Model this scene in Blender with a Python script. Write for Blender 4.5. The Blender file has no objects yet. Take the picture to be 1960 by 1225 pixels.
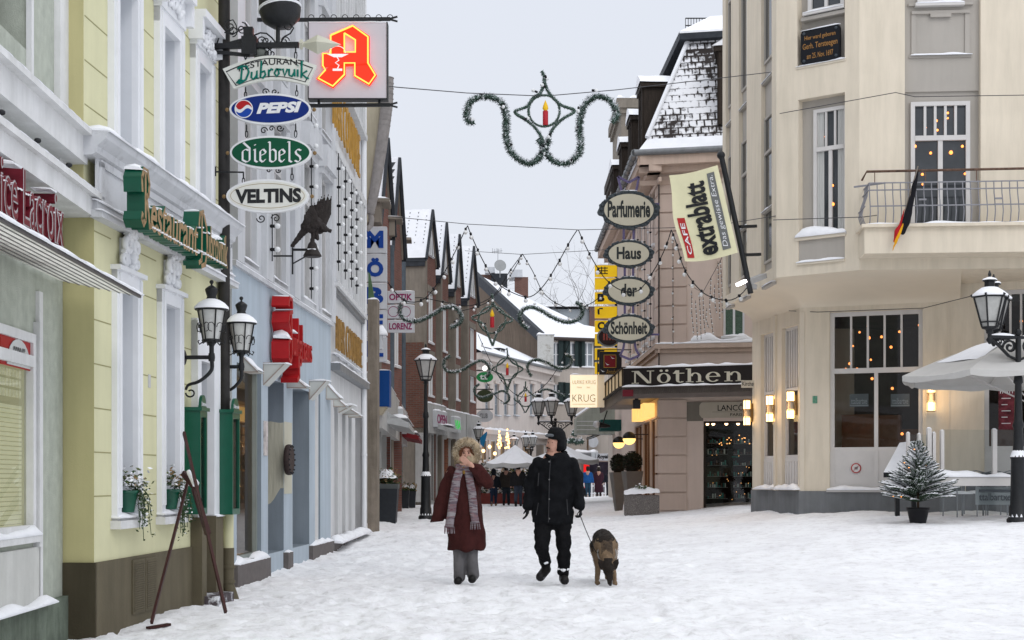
import bpy, bmesh, math, random
from mathutils import Vector, Matrix, noise
random.seed(7)
R = math.radians
SC = bpy.context.scene
COL = SC.collection
# ---------------------------------------------------------------- camera
F, HOR, CX, EYE = 2722.0, 916.0, 980.0, 1.25
cam_d = bpy.data.cameras.new('camera'); cam = bpy.data.objects.new('camera', cam_d); COL.objects.link(cam)
cam.location = (0, 0, EYE); cam.rotation_euler = (R(90), 0, 0)
cam_d.sensor_width = 36; cam_d.lens = 36*F/1960; cam_d.shift_y = (HOR-612.5)/1960
cam_d.clip_start = .1; cam_d.clip_end = 2000
cam_d.dof.use_dof = False
SC.camera = cam
# ---------------------------------------------------------------- sky and light: flat winter overcast
W = bpy.data.worlds.new("World"); SC.world = W; W.use_nodes = True
wn = W.node_tree.nodes; wl = W.node_tree.links
bg = wn['Background']
sky = wn.new('ShaderNodeTexSky'); sky.sky_type = 'NISHITA'; sky.sun_disc = False
sky.sun_elevation = R(38); sky.sun_rotation = R(208); sky.dust_density = 5; sky.air_density = 1.5
geo = wn.new('ShaderNodeTexCoord'); sep = wn.new('ShaderNodeSeparateXYZ')
wl.new(geo.outputs['Generated'], sep.inputs[0])
mr = wn.new('ShaderNodeMapRange'); mr.inputs[1].default_value = 0.0; mr.inputs[2].default_value = 1.0
mr.inputs[3].default_value = 0.0; mr.inputs[4].default_value = 1.0
wl.new(sep.outputs[2], mr.inputs[0])
cr = wn.new('ShaderNodeValToRGB'); cr.color_ramp.elements[0].color = (8.3, 8.65, 9.4, 1); cr.color_ramp.elements[0].position = 0.0
cr.color_ramp.elements[1].color = (15.6, 16.0, 16.9, 1); cr.color_ramp.elements[1].position = 1.0
e = cr.color_ramp.elements.new(.36); e.color = (7.9, 8.3, 9.2, 1)
nz = wn.new('ShaderNodeTexNoise'); nz.inputs['Scale'].default_value = 2.2; nz.inputs['Detail'].default_value = 4
wl.new(geo.outputs['Generated'], nz.inputs['Vector'])
mr2 = wn.new('ShaderNodeMapRange'); mr2.inputs[3].default_value = .95; mr2.inputs[4].default_value = 1.05
wl.new(nz.outputs['Fac'], mr2.inputs[0])
wl.new(mr.outputs[0], cr.inputs[0])
vm = wn.new('ShaderNodeVectorMath'); vm.operation = 'SCALE'
wl.new(cr.outputs[0], vm.inputs[0]); wl.new(mr2.outputs[0], vm.inputs['Scale'])
mx = wn.new('ShaderNodeMixRGB'); mx.inputs[0].default_value = .96      # cloud deck over the clear sky
wl.new(sky.outputs[0], mx.inputs[1]); wl.new(vm.outputs[0], mx.inputs[2]); wl.new(mx.outputs[0], bg.inputs[0])
bg.inputs[1].default_value = 0.1
sun_d = bpy.data.lights.new('sun', 'SUN'); sun_d.energy = .6; sun_d.angle = R(22); sun_d.color = (1, .97, .93)
sun = bpy.data.objects.new('sun', sun_d); COL.objects.link(sun); sun.rotation_euler = (R(52), R(-6), R(28))
SC.view_settings.view_transform = 'Standard'; SC.view_settings.look = 'None'
SC.view_settings.exposure = 0.0; SC.view_settings.gamma = 1.0
SC.cycles.max_bounces = 6; SC.cycles.diffuse_bounces = 3; SC.cycles.glossy_bounces = 3
SC.cycles.transparent_max_bounces = 12; SC.cycles.transmission_bounces = 3
SC.cycles.use_denoising = True
# ---------------------------------------------------------------- materials
def srgb(r, g, b):
 f = lambda c: (c/255/12.92) if c/255 <= .04045 else ((c/255+.055)/1.055)**2.4
 return (f(r), f(g), f(b))
MATS = {}
def mat(name, col=(.5,.5,.5), rough=.7, var=.12, vscale=3.0, bump=.0, bscale=40., metal=0., spec=.2, emit=None, estr=0., stain=0., alt=None, altscale=6., altpos=.5, altw=.08, coat=0., stretch=None, trans=0.):
 if name in MATS: return MATS[name]
 m = bpy.data.materials.new(name); m.use_nodes = True; MATS[name] = m
 n = m.node_tree.nodes; l = m.node_tree.links; p = n['Principled BSDF']
 tc = n.new('ShaderNodeTexCoord'); vec = tc.outputs['Object']
 if stretch:
  mp = n.new('ShaderNodeMapping'); mp.inputs['Scale'].default_value = stretch; l.new(vec, mp.inputs[0]); vec = mp.outputs[0]
 c = tuple(col)+(1,)
 p.inputs['Roughness'].default_value = rough; p.inputs['Metallic'].default_value = metal
 p.inputs['Specular IOR Level'].default_value = spec
 if coat: p.inputs['Coat Weight'].default_value = coat
 src = None
 if var > 0:
  t = n.new('ShaderNodeTexNoise'); t.inputs['Scale'].default_value = vscale; t.inputs['Detail'].default_value = 6; t.inputs['Roughness'].default_value = .6
  l.new(vec, t.inputs['Vector'])
  r = n.new('ShaderNodeValToRGB'); r.color_ramp.elements[0].position = .3; r.color_ramp.elements[1].position = .7
  r.color_ramp.elements[0].color = tuple(max(0, x*(1-var)) for x in col)+(1,)
  r.color_ramp.elements[1].color = tuple(min(1, x*(1+var*.6)) for x in col)+(1,)
  l.new(t.outputs['Fac'], r.inputs[0]); src = r.outputs[0]
 if alt is not None:
  t = n.new('ShaderNodeTexNoise'); t.inputs['Scale'].default_value = altscale; t.inputs['Detail'].default_value = 8; t.inputs['Roughness'].default_value = .7
  l.new(vec, t.inputs['Vector'])
  r = n.new('ShaderNodeValToRGB'); r.color_ramp.elements[0].position = altpos-altw; r.color_ramp.elements[1].position = altpos+altw
  l.new(t.outputs['Fac'], r.inputs[0])
  k = n.new('ShaderNodeMixRGB'); l.new(r.outputs[0], k.inputs[0])
  if src: l.new(src, k.inputs[1])
  else: k.inputs[1].default_value = c
  k.inputs[2].default_value = tuple(alt)+(1,); src = k.outputs[0]
 if stain > 0:
  mp = n.new('ShaderNodeMapping'); mp.inputs['Scale'].default_value = (2.2, 2.2, .25); l.new(tc.outputs['Object'], mp.inputs[0])
  t = n.new('ShaderNodeTexNoise'); t.inputs['Scale'].default_value = 2.5; t.inputs['Detail'].default_value = 7; t.inputs['Roughness'].default_value = .65; l.new(mp.outputs[0], t.inputs['Vector'])
  r = n.new('ShaderNodeValToRGB'); r.color_ramp.elements[0].position = .35; r.color_ramp.elements[1].position = .62
  r.color_ramp.elements[0].color = (1-stain, 1-stain*.98, 1-stain*1.05, 1); r.color_ramp.elements[1].color = (1,1,1,1)
  l.new(t.outputs['Fac'], r.inputs[0])
  k = n.new('ShaderNodeMixRGB'); k.blend_type = 'MULTIPLY'; k.inputs[0].default_value = 1
  if src: l.new(src, k.inputs[1])
  else: k.inputs[1].default_value = c
  l.new(r.outputs[0], k.inputs[2]); src = k.outputs[0]
 if src: l.new(src, p.inputs['Base Color'])
 else: p.inputs['Base Color'].default_value = c
 if bump > 0:
  t = n.new('ShaderNodeTexNoise'); t.inputs['Scale'].default_value = bscale; t.inputs['Detail'].default_value = 5
  l.new(vec, t.inputs['Vector'])
  b = n.new('ShaderNodeBump'); b.inputs['Strength'].default_value = bump; b.inputs['Distance'].default_value = .02
  l.new(t.outputs['Fac'], b.inputs['Height']); l.new(b.outputs[0], p.inputs['Normal'])
 if emit is not None:
  p.inputs['Emission Color'].default_value = tuple(emit)+(1,); p.inputs['Emission Strength'].default_value = estr
 return m
def glass(name, tint=(.82,.86,.86), refl=.0):
 if name in MATS: return MATS[name]
 m = bpy.data.materials.new(name); m.use_nodes = True; MATS[name] = m
 n = m.node_tree.nodes; l = m.node_tree.links; n.remove(n['Principled BSDF'])
 tr = n.new('ShaderNodeBsdfTransparent'); tr.inputs[0].default_value = tuple(tint)+(1,)
 gl = n.new('ShaderNodeBsdfGlossy'); gl.inputs['Roughness'].default_value = .02
 fr = n.new('ShaderNodeFresnel'); fr.inputs[0].default_value = 1.45
 t = n.new('ShaderNodeTexNoise'); t.inputs['Scale'].default_value = 1.5
 b = n.new('ShaderNodeBump'); b.inputs['Strength'].default_value = .04; l.new(t.outputs['Fac'], b.inputs['Height']); l.new(b.outputs[0], gl.inputs['Normal'])
 ad = n.new('ShaderNodeMath'); ad.operation = 'ADD'; ad.inputs[1].default_value = refl; l.new(fr.outputs[0], ad.inputs[0])
 mxs = n.new('ShaderNodeMixShader'); l.new(ad.outputs[0], mxs.inputs[0]); l.new(tr.outputs[0], mxs.inputs[1]); l.new(gl.outputs[0], mxs.inputs[2])
 l.new(mxs.outputs[0], n['Material Output'].inputs[0])
 return m
def brick(name, c1, c2, mortar, axis='y', scale=1.0, bw=.24, bh=.075, rough=.85, msize=.012, squash=1, bump=.4, ang=0, snow=None):
 if name in MATS: return MATS[name]
 m = bpy.data.materials.new(name); m.use_nodes = True; MATS[name] = m
 n = m.node_tree.nodes; l = m.node_tree.links; p = n['Principled BSDF']; p.inputs['Specular IOR Level'].default_value = .15
 tc = n.new('ShaderNodeTexCoord'); s = n.new('ShaderNodeSeparateXYZ'); l.new(tc.outputs['Object'], s.inputs[0])
 cb = n.new('ShaderNodeCombineXYZ')
 if axis == 'a':
  dt = n.new('ShaderNodeVectorMath'); dt.operation = 'DOT_PRODUCT'; dt.inputs[1].default_value = (math.cos(ang), math.sin(ang), 0)
  l.new(tc.outputs['Object'], dt.inputs[0]); l.new(dt.outputs['Value'], cb.inputs[0])
 else: l.new(s.outputs[{'x':0,'y':1}[axis]], cb.inputs[0])
 l.new(s.outputs[2], cb.inputs[1])
 b = n.new('ShaderNodeTexBrick'); l.new(cb.outputs[0], b.inputs['Vector'])
 b.inputs['Scale'].default_value = 1/scale; b.inputs['Brick Width'].default_value = bw; b.inputs['Row Height'].default_value = bh
 b.inputs['Mortar Size'].default_value = msize; b.inputs['Color1'].default_value = tuple(c1)+(1,); b.inputs['Color2'].default_value = tuple(c2)+(1,)
 b.inputs['Mortar'].default_value = tuple(mortar)+(1,); b.inputs['Bias'].default_value = -.1
 t = n.new('ShaderNodeTexNoise'); t.inputs['Scale'].default_value = 2; t.inputs['Detail'].default_value = 5; l.new(tc.outputs['Object'], t.inputs['Vector'])
 r = n.new('ShaderNodeValToRGB'); r.color_ramp.elements[0].color = (.65,.65,.65,1); r.color_ramp.elements[1].color = (1.15,1.15,1.15,1); l.new(t.outputs['Fac'], r.inputs[0])
 k = n.new('ShaderNodeMixRGB'); k.blend_type = 'MULTIPLY'; k.inputs[0].default_value = 1; l.new(b.outputs['Color'], k.inputs[1]); l.new(r.outputs[0], k.inputs[2])
 l.new(k.outputs[0], p.inputs['Base Color']); p.inputs['Roughness'].default_value = rough
 if bump:
  bp = n.new('ShaderNodeBump'); bp.inputs['Strength'].default_value = bump; bp.inputs['Distance'].default_value = .02; bp.invert = True
  l.new(b.outputs['Fac'], bp.inputs['Height']); l.new(bp.outputs[0], p.inputs['Normal'])
 return m
SNOW = mat('snow', (.89,.90,.93), .75, .05, 5, .35, 14, spec=.25)
def ground_material():
 m = bpy.data.materials.new('trodden_snow'); m.use_nodes = True
 n = m.node_tree.nodes; l = m.node_tree.links; p = n['Principled BSDF']
 tc = n.new('ShaderNodeTexCoord')
 t = n.new('ShaderNodeTexNoise'); t.inputs['Scale'].default_value = .9; t.inputs['Detail'].default_value = 10; t.inputs['Roughness'].default_value = .7; l.new(tc.outputs['Object'], t.inputs['Vector'])
 r = n.new('ShaderNodeValToRGB'); el = r.color_ramp.elements
 el[0].position = .3; el[0].color = (.80,.795,.815,1); el[1].position = .55; el[1].color = (.93,.935,.95,1)
 l.new(t.outputs['Fac'], r.inputs[0])
 t3 = n.new('ShaderNodeTexNoise'); t3.inputs['Scale'].default_value = 6; t3.inputs['Detail'].default_value = 6; t3.inputs['Roughness'].default_value = .75; l.new(tc.outputs['Object'], t3.inputs['Vector'])
 r3 = n.new('ShaderNodeValToRGB'); r3.color_ramp.elements[0].position = .30; r3.color_ramp.elements[0].color = (.70,.68,.67,1); r3.color_ramp.elements[1].position = .50; r3.color_ramp.elements[1].color = (1,1,1,1)
 l.new(t3.outputs['Fac'], r3.inputs[0])
 k = n.new('ShaderNodeMixRGB'); k.blend_type = 'MULTIPLY'; k.inputs[0].default_value = .8; l.new(r.outputs[0], k.inputs[1]); l.new(r3.outputs[0], k.inputs[2])
 l.new(k.outputs[0], p.inputs['Base Color']); p.inputs['Roughness'].default_value = .8; p.inputs['Specular IOR Level'].default_value = .2
 v = n.new('ShaderNodeTexNoise'); v.inputs['Scale'].default_value = 7; v.inputs['Detail'].default_value = 8; v.inputs['Roughness'].default_value = .72; l.new(tc.outputs['Object'], v.inputs['Vector'])
 b = n.new('ShaderNodeBump'); b.inputs['Strength'].default_value = .65; b.inputs['Distance'].default_value = .06; l.new(v.outputs['Fac'], b.inputs['Height'])
 vo = n.new('ShaderNodeTexVoronoi'); vo.feature = 'SMOOTH_F1'; vo.inputs['Scale'].default_value = 3.2; l.new(tc.outputs['Object'], vo.inputs['Vector'])
 b2 = n.new('ShaderNodeBump'); b2.inputs['Strength'].default_value = .35; b2.inputs['Distance'].default_value = .05; l.new(vo.outputs[0], b2.inputs['Height']); l.new(b.outputs[0], b2.inputs['Normal'])
 l.new(b2.outputs[0], p.inputs['Normal'])
 return m
# ---------------------------------------------------------------- mesh builder and frames
def P(px, py, Z): return Vector(((px-CX)*Z/F, Z, EYE+(HOR-py)*Z/F))
def sm(x, a, b):
 t = max(0., min(1., (x-a)/(b-a))); return t*t*(3-2*t)
def gz(x, y):        # height of the square: it rises gently away from the camera and to the right
 return .16*sm(y, 17, 30) + .36*sm(x, 1, 8)*sm(y, 12, 24)
class Fr:            # a vertical frame: u along (left to right seen from outside), n outward, z up
 def __init__(s, a, b=None, d=None):
  s.o = Vector((a[0], a[1], 0)); s.u = (Vector((b[0]-a[0], b[1]-a[1], 0)) if b else Vector((d[0], d[1], 0)))
  s.L = s.u.length; s.u.normalize(); s.n = Vector((s.u.y, -s.u.x, 0)); s.z = Vector((0,0,1))
 def p(s, u, z, d=0): return s.o + s.u*u + s.n*d + Vector((0,0,z))
 def px(s, px, py=HOR, d=0):
  C = Vector((0,0,EYE)); r = Vector(((px-CX)/F, 1, (HOR-py)/F)); q = s.o + s.n*d
  t = (q-C).dot(s.n)/r.dot(s.n); w = C + r*t
  return (w-s.o).dot(s.u), w.z
 def pu(s, px, d=0): return s.px(px, HOR, d)[0]
 def pz(s, px, py, d=0): return s.px(px, py, d)[1]
 @property
 def ang(s): return math.atan2(s.u.y, s.u.x)
WP = {}
def wpos(o):
 return WP.get(o.name, Vector((0,0,0))) if o else Vector((0,0,0))
class MB:
 def __init__(s): s.v = []; s.f = []; s.m = []; s.sm = []
 def add(s, vs, fs, mi=0, smooth=False):
  k = len(s.v); s.v += [Vector(v) for v in vs]
  for f in fs: s.f.append(tuple(i+k for i in f)); s.m.append(mi); s.sm.append(smooth)
  return s
 def box(s, fr, u0, u1, z0, z1, d0, d1, mi=0):
  c = [fr.p(u, z, d) for z in (z0, z1) for d in (d0, d1) for u in (u0, u1)]
  return s.add(c, [(0,1,3,2),(4,6,7,5),(2,3,7,6),(0,4,5,1),(0,2,6,4),(1,5,7,3)], mi)
 def wbox(s, c, sx, sy, sz, rz=0, mi=0):   # world box: centre of the base
  fr = Fr((c[0], c[1]), d=(math.cos(rz), math.sin(rz))); return s.box(fr, -sx/2, sx/2, c[2], c[2]+sz, -sy/2, sy/2, mi)
 def quad(s, *p, mi=0): return s.add(p, [tuple(range(len(p)))], mi)
 def poly(s, fr, pts, d0, d1, mi=0, side=None):       # extruded polygon in (u,z)
  n = len(pts); k = [fr.p(u, z, d0) for u, z in pts] + [fr.p(u, z, d1) for u, z in pts]
  s.add(k, [tuple(range(n, 2*n)), tuple(range(n-1, -1, -1))], mi)
  return s.add(k, [(i, (i+1) % n, n+(i+1) % n, n+i) for i in range(n)], mi if side is None else side)
 def tube(s, pts, r, n=8, mi=0, smooth=True, caps=True, up=None):
  pts = [Vector(p) for p in pts]; rs = r if isinstance(r, (list, tuple)) else [r]*len(pts)
  V = []; prev = None
  for i, p in enumerate(pts):
   t = (pts[min(i+1, len(pts)-1)] - pts[max(i-1, 0)])
   if t.length < 1e-9: t = Vector((0,0,1))
   t.normalize()
   if prev is None:
    a = t.cross(Vector((0,0,1)) if abs(t.z) < .9 else Vector((1,0,0))).normalized()
   else:
    a = prev - t*prev.dot(t); a = a.normalized() if a.length > 1e-6 else t.orthogonal().normalized()
   prev = a; b = t.cross(a)
   V += [p + (a*math.cos(2*math.pi*k/n) + b*math.sin(2*math.pi*k/n))*rs[i] for k in range(n)]
  fs = [(i*n+k, i*n+(k+1) % n, (i+1)*n+(k+1) % n, (i+1)*n+k) for i in range(len(pts)-1) for k in range(n)]
  s.add(V, fs, mi, smooth)
  if caps: s.add(V[:n], [tuple(range(n-1,-1,-1))], mi); s.add(V[-n:], [tuple(range(n))], mi)
  return s
 def bar(s, a, b, w, h=None, mi=0):
  h = h or w; a = Vector(a); b = Vector(b); t = (b-a).normalized()
  x = t.cross(Vector((0,0,1))) if abs(t.z) < .95 else t.cross(Vector((0,1,0)))
  x.normalize(); y = x.cross(t); c = [q + x*i*w/2 + y*j*h/2 for q in (a, b) for i, j in ((-1,-1),(1,-1),(1,1),(-1,1))]
  return s.add(c, [(3,2,1,0),(4,5,6,7),(0,1,5,4),(1,2,6,5),(2,3,7,6),(3,0,4,7)], mi)
 def lathe(s, c, prof, n=16, mi=0, smooth=True, axis=None, sq=None, rot=0):
  c = Vector(c); V = []
  M = Vector((0,0,1)).rotation_difference(Vector(axis)).to_matrix() if axis else None
  for r, z in prof:
   for k in range(n):
    a = 2*math.pi*k/n + rot; v = Vector((r*math.cos(a), r*math.sin(a)*(sq or 1), z))
    V.append(c + (M @ v if M else v))
  fs = [(i*n+k, i*n+(k+1) % n, (i+1)*n+(k+1) % n, (i+1)*n+k) for i in range(len(prof)-1) for k in range(n)]
  s.add(V, fs, mi, smooth)
  if prof[0][0] > .001: s.add(V[:n], [tuple(range(n-1,-1,-1))], mi)
  if prof[-1][0] > .001: s.add(V[-n:], [tuple(range(n))], mi)
  return s
 def ball(s, c, r, n=10, mi=0, sc=(1,1,1)):
  c = Vector(c); m = max(4, n*2//3); V = []
  for i in range(m+1):
   th = math.pi*i/m
   for k in range(n):
    a = 2*math.pi*k/n; V.append(c+Vector((r*sc[0]*math.sin(th)*math.cos(a), r*sc[1]*math.sin(th)*math.sin(a), -r*sc[2]*math.cos(th))))
  return s.add(V, [(i*n+k, i*n+(k+1) % n, (i+1)*n+(k+1) % n, (i+1)*n+k) for i in range(m) for k in range(n)], mi, True)
 def cap(s, fr, u0, u1, z, d0, d1, h=.05, mi=0, seed=0, slope=0):   # a line of lying snow on a ledge
  n = max(3, min(60, int(abs(u1-u0)/.09))); V = []
  for i in range(n+1):
   u = u0+(u1-u0)*i/n; e = .35+.65*min(1, min(i, n-i)/1.2)
   k = h*e*(.75+.9*noise.noise(Vector((u*3.1+seed, z*2.7, d1*5)))); w = .012*noise.noise(Vector((u*9, z*5+seed, 3)))
   dm = (d0+d1)/2
   zz = z+slope*(u-u0)
   V += [fr.p(u, zz, d0), fr.p(u, zz+k*.9, d0), fr.p(u, zz+k*1.1, dm), fr.p(u, zz+k*.75, d1-.15*(d1-d0)+w), fr.p(u, zz+.0*k, d1+.012+w), fr.p(u, zz-.01, d1+.004)]
  fs = [(i*6+j, (i+1)*6+j, (i+1)*6+j+1, i*6+j+1) for i in range(n) for j in range(5)]
  s.add(V, fs, mi, True); s.add(V[:6], [tuple(range(6))], mi); s.add(V[-6:], [tuple(range(5,-1,-1))], mi)
  return s
 def sheet(s, fn, nu, nv, mi=0, smooth=True):
  V = [fn(i/nu, j/nv) for j in range(nv+1) for i in range(nu+1)]
  return s.add(V, [(j*(nu+1)+i, j*(nu+1)+i+1, (j+1)*(nu+1)+i+1, (j+1)*(nu+1)+i) for j in range(nv) for i in range(nu)], mi, smooth)
 def build(s, name, mats, parent=None, loc=None, **kw):
  if not isinstance(mats, (list, tuple)): mats = [mats]
  me = bpy.data.meshes.new(name)
  base = wpos(parent) if parent else (Vector(loc) if loc is not None else Vector((0,0,0)))
  me.from_pydata([tuple(v-base) for v in s.v], [], s.f)
  for m in mats: me.materials.append(m)
  me.polygons.foreach_set('material_index', s.m); me.polygons.foreach_set('use_smooth', s.sm)
  me.update()
  o = bpy.data.objects.new(name, me); COL.objects.link(o)
  if parent: o.parent = parent; WP[o.name] = base.copy()
  else: o.location = base; WP[o.name] = base.copy()
  for k, v in kw.items(): o[k] = v
  return o
def thing(name, label, cat, loc=(0,0,0), group=None):
 o = bpy.data.objects.new(name, None); COL.objects.link(o); o.location = loc; o.empty_display_size = .1
 o['label'] = label; o['category'] = cat
 if group: o['group'] = group
 WP[o.name] = Vector(loc); return o
def tag(o, label, cat, group=None):
 o['label'] = label; o['category'] = cat
 if group: o['group'] = group
 return o
def kids(o): return [c for c in list(COL.objects) if c.parent == o]
def copy_tree(o, loc, label=None, rz=None, scale=None):
 c = o.copy(); COL.objects.link(c); c.location = loc; WP[c.name] = Vector(loc)
 if label: c['label'] = label
 if rz is not None: c.rotation_euler = (0,0,rz)
 if scale: c.scale = (scale,)*3
 for ch in o.children:
  k = ch.copy(); COL.objects.link(k); k.parent = c
  for g in ch.children:
   q = g.copy(); COL.objects.link(q); q.parent = k
 return c
def wall(mb, fr, u0, u1, z0, z1, holes=(), t=.25, d=0, mi=0, ri=None):
 ri = mi if ri is None else ri
 us = sorted({u0, u1, *[min(max(h[i], u0), u1) for h in holes for i in (0,1)]}); zs = sorted({z0, z1, *[min(max(h[i], z0), z1) for h in holes for i in (2,3)]})
 for i in range(len(us)-1):
  for j in range(len(zs)-1):
   cu, cz = (us[i]+us[i+1])/2, (zs[j]+zs[j+1])/2
   if any(h[0] < cu < h[1] and h[2] < cz < h[3] for h in holes): continue
   mb.quad(fr.p(us[i], zs[j], d), fr.p(us[i+1], zs[j], d), fr.p(us[i+1], zs[j+1], d), fr.p(us[i], zs[j+1], d), mi=mi)
 for a, b, c, e in [h[:4] for h in holes]:
  mb.quad(fr.p(a,c,d), fr.p(a,e,d), fr.p(a,e,d-t), fr.p(a,c,d-t), mi=ri)
  mb.quad(fr.p(b,c,d), fr.p(b,c,d-t), fr.p(b,e,d-t), fr.p(b,e,d), mi=ri)
  mb.quad(fr.p(a,e,d), fr.p(b,e,d), fr.p(b,e,d-t), fr.p(a,e,d-t), mi=ri)
  mb.quad(fr.p(a,c,d), fr.p(a,c,d-t), fr.p(b,c,d-t), fr.p(b,c,d), mi=ri)
 return mb
def shell(mb, fr, u0, u1, z0, z1, dep, d=-.5, mi=0, top=True, back=True):  # side, back and top faces behind a front wall
 mb.quad(fr.p(u0,z0,0), fr.p(u0,z1,0), fr.p(u0,z1,-dep), fr.p(u0,z0,-dep), mi=mi)
 mb.quad(fr.p(u1,z0,0), fr.p(u1,z0,-dep), fr.p(u1,z1,-dep), fr.p(u1,z1,0), mi=mi)
 if back: mb.quad(fr.p(u0,z0,-dep), fr.p(u0,z1,-dep), fr.p(u1,z1,-dep), fr.p(u1,z0,-dep), mi=mi)
 if top: mb.quad(fr.p(u0,z1,0), fr.p(u1,z1,0), fr.p(u1,z1,-dep), fr.p(u0,z1,-dep), mi=mi)
WHITE = mat('white_paint', (.78,.79,.81), .5, .05, 4, .05)
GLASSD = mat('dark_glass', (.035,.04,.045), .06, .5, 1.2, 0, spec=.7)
GLASST = glass('clear_glass')
CURT = mat('curtain', (.5,.5,.48), .9, .15, 8, .3, 30, stretch=(6,6,.3))
BLACK = mat('black_iron', (.013,.014,.016), .45, .3, 20, .15, 60, spec=.3)
def window(parent, fr, u0, u1, z0, z1, d=-.12, fw=.06, cols=1, rows=1, transom=None, tcols=0, sill=.08, m=None, g=None, bar=.035, snow=True, curtain=0, name='window', label=None, dep=.05):
 m = m or WHITE; g = g or GLASSD; mb = MB()
 mb.box(fr, u0, u0+fw, z0, z1, d-.02, d+dep).box(fr, u1-fw, u1, z0, z1, d-.02, d+dep)
 mb.box(fr, u0+fw, u1-fw, z1-fw, z1, d-.02, d+dep).box(fr, u0+fw, u1-fw, z0, z0+fw, d-.02, d+dep)
 zt = z1-fw
 if transom:
  zt = z0+(z1-z0)*transom; mb.box(fr, u0+fw, u1-fw, zt-fw*.6, zt+fw*.6, d-.02, d+dep+.01)
  for k in range(1, tcols): c = u0+fw+(u1-u0-2*fw)*k/tcols; mb.box(fr, c-bar/2, c+bar/2, zt+fw*.6, z1-fw, d-.01, d+dep-.012)
  zt -= fw*.6
 for k in range(1, cols): c = u0+fw+(u1-u0-2*fw)*k/cols; mb.box(fr, c-bar*.9, c+bar*.9, z0+fw, zt, d-.015, d+dep-.006)
 for k in range(1, rows): c = z0+fw+(zt-z0-fw)*k/rows; mb.box(fr, u0+fw, u1-fw, c-bar/2, c+bar/2, d-.01, d+dep-.012)
 w = mb.build(name, m, parent)
 if label: w['label'] = label
 MB().quad(fr.p(u0+.01,z0+.01,d-.005), fr.p(u1-.01,z0+.01,d-.005), fr.p(u1-.01,z1-.01,d-.005), fr.p(u0+.01,z1-.01,d-.005)).build('glass', g, w)
 if curtain:
  c = MB(); cw = (u1-u0)*curtain
  for a, b in ((u0+fw, u0+fw+cw), (u1-fw-cw, u1-fw)):
   c.sheet(lambda s, t, a=a, b=b: fr.p(a+(b-a)*s, z0+fw+(z1-z0-2*fw)*t, d+.002+.006*math.sin(s*18)+.003), 16, 1)
  c.build('curtain', CURT, w)
 if sill:
  MB().box(fr, u0-.05, u1+.05, z0-.06, z0, d, sill).build('sill', m, w)
  if snow: MB().cap(fr, u0-.04, u1+.04, z0, d+.03, sill, .045, seed=u0*3).build('snow_cap', SNOW, w)
 return w
_fc = {}
def text_geo(body, offset=0., shear=0., extrude=0., spacing=1.):
 k = (body, offset, shear, extrude, spacing)
 if k not in _fc:
  c = bpy.data.curves.new('t', 'FONT'); c.body = body; c.offset = offset; c.shear = shear; c.resolution_u = 3; c.extrude = extrude; c.space_character = spacing
  o = bpy.data.objects.new('t', c); me = bpy.data.meshes.new_from_object(o)
  vs = [v.co.copy() for v in me.vertices]; fs = [tuple(p.vertices) for p in me.polygons]
  bpy.data.objects.remove(o); bpy.data.curves.remove(c); bpy.data.meshes.remove(me)
  _fc[k] = (vs, fs)
 return _fc[k]
def text(mb, fr, body, u0, u1, z0, z1, d, depth=.0, offset=.02, shear=0., mi=0, spacing=1., arc=0., side=None, slope=0.):
 vs, fs = text_geo(body, offset, shear, .05 if depth else 0, spacing)
 x0, x1 = min(v.x for v in vs), max(v.x for v in vs); y0, y1 = min(v.y for v in vs), max(v.y for v in vs)
 V = []
 for v in vs:
  s = (v.x-x0)/(x1-x0); u = u0+(u1-u0)*s; z = z0+(z1-z0)*(v.y-y0)/(y1-y0) + arc*(1-(2*s-1)**2) + slope*s
  V.append(fr.p(u, z, d + (depth*(v.z-.05)/.1 if depth else 0)))
 if side is None: return mb.add(V, fs, mi)
 for f in fs:
  a, b, c = V[f[0]], V[f[1]], V[f[2]]; n = (b-a).cross(c-b); n = n.normalized() if n.length > 1e-12 else Vector((0,0,1))
  mb.add([V[i] for i in f], [tuple(range(len(f)))], mi if abs(n.dot(fr.n)) > .7 else side)
 return mb
def ribbon(mb, fr, pts, w, d0, d1, mi=0, side=None):      # channel letter stroke
 for (x0, z0), (x1, z1) in zip(pts, pts[1:]):
  L = math.hypot(x1-x0, z1-z0) or 1; ox, oz = -(z1-z0)/L*w/2, (x1-x0)/L*w/2; ex, ez = (x1-x0)/L*w*.3, (z1-z0)/L*w*.3
  mb.poly(fr, [(x0-ex-ox,z0-ez-oz),(x1+ex-ox,z1+ez-oz),(x1+ex+ox,z1+ez+oz),(x0-ex+ox,z0-ez+oz)], d0, d1, mi, side)
 return mb
def nib(mb, fr, strokes, u0, z0, s, d, w=.13, ang=35, th=.03, sx=None, mi=0):
 sx = sx or s; a = R(ang); nx, ny = math.cos(a)*w/2, math.sin(a)*w/2
 for st in strokes:
  for (x0, y0), (x1, y1) in zip(st, st[1:]):
   q = [(x0-nx, y0-ny), (x0+nx, y0+ny), (x1+nx, y1+ny), (x1-nx, y1-ny)]
   k = th/2; L = math.hypot(x1-x0, y1-y0) or 1; ox, oy = -(y1-y0)/L*k, (x1-x0)/L*k
   mb.quad(*[fr.p(u0+x*sx, z0+y*s, d) for x, y in q])
   mb.quad(*[fr.p(u0+x*sx, z0+y*s, d+.0007) for x, y in [(x0-ox,y0-oy),(x1-ox,y1-oy),(x1+ox,y1+oy),(x0+ox,y0+oy)]])
 return mb
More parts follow.
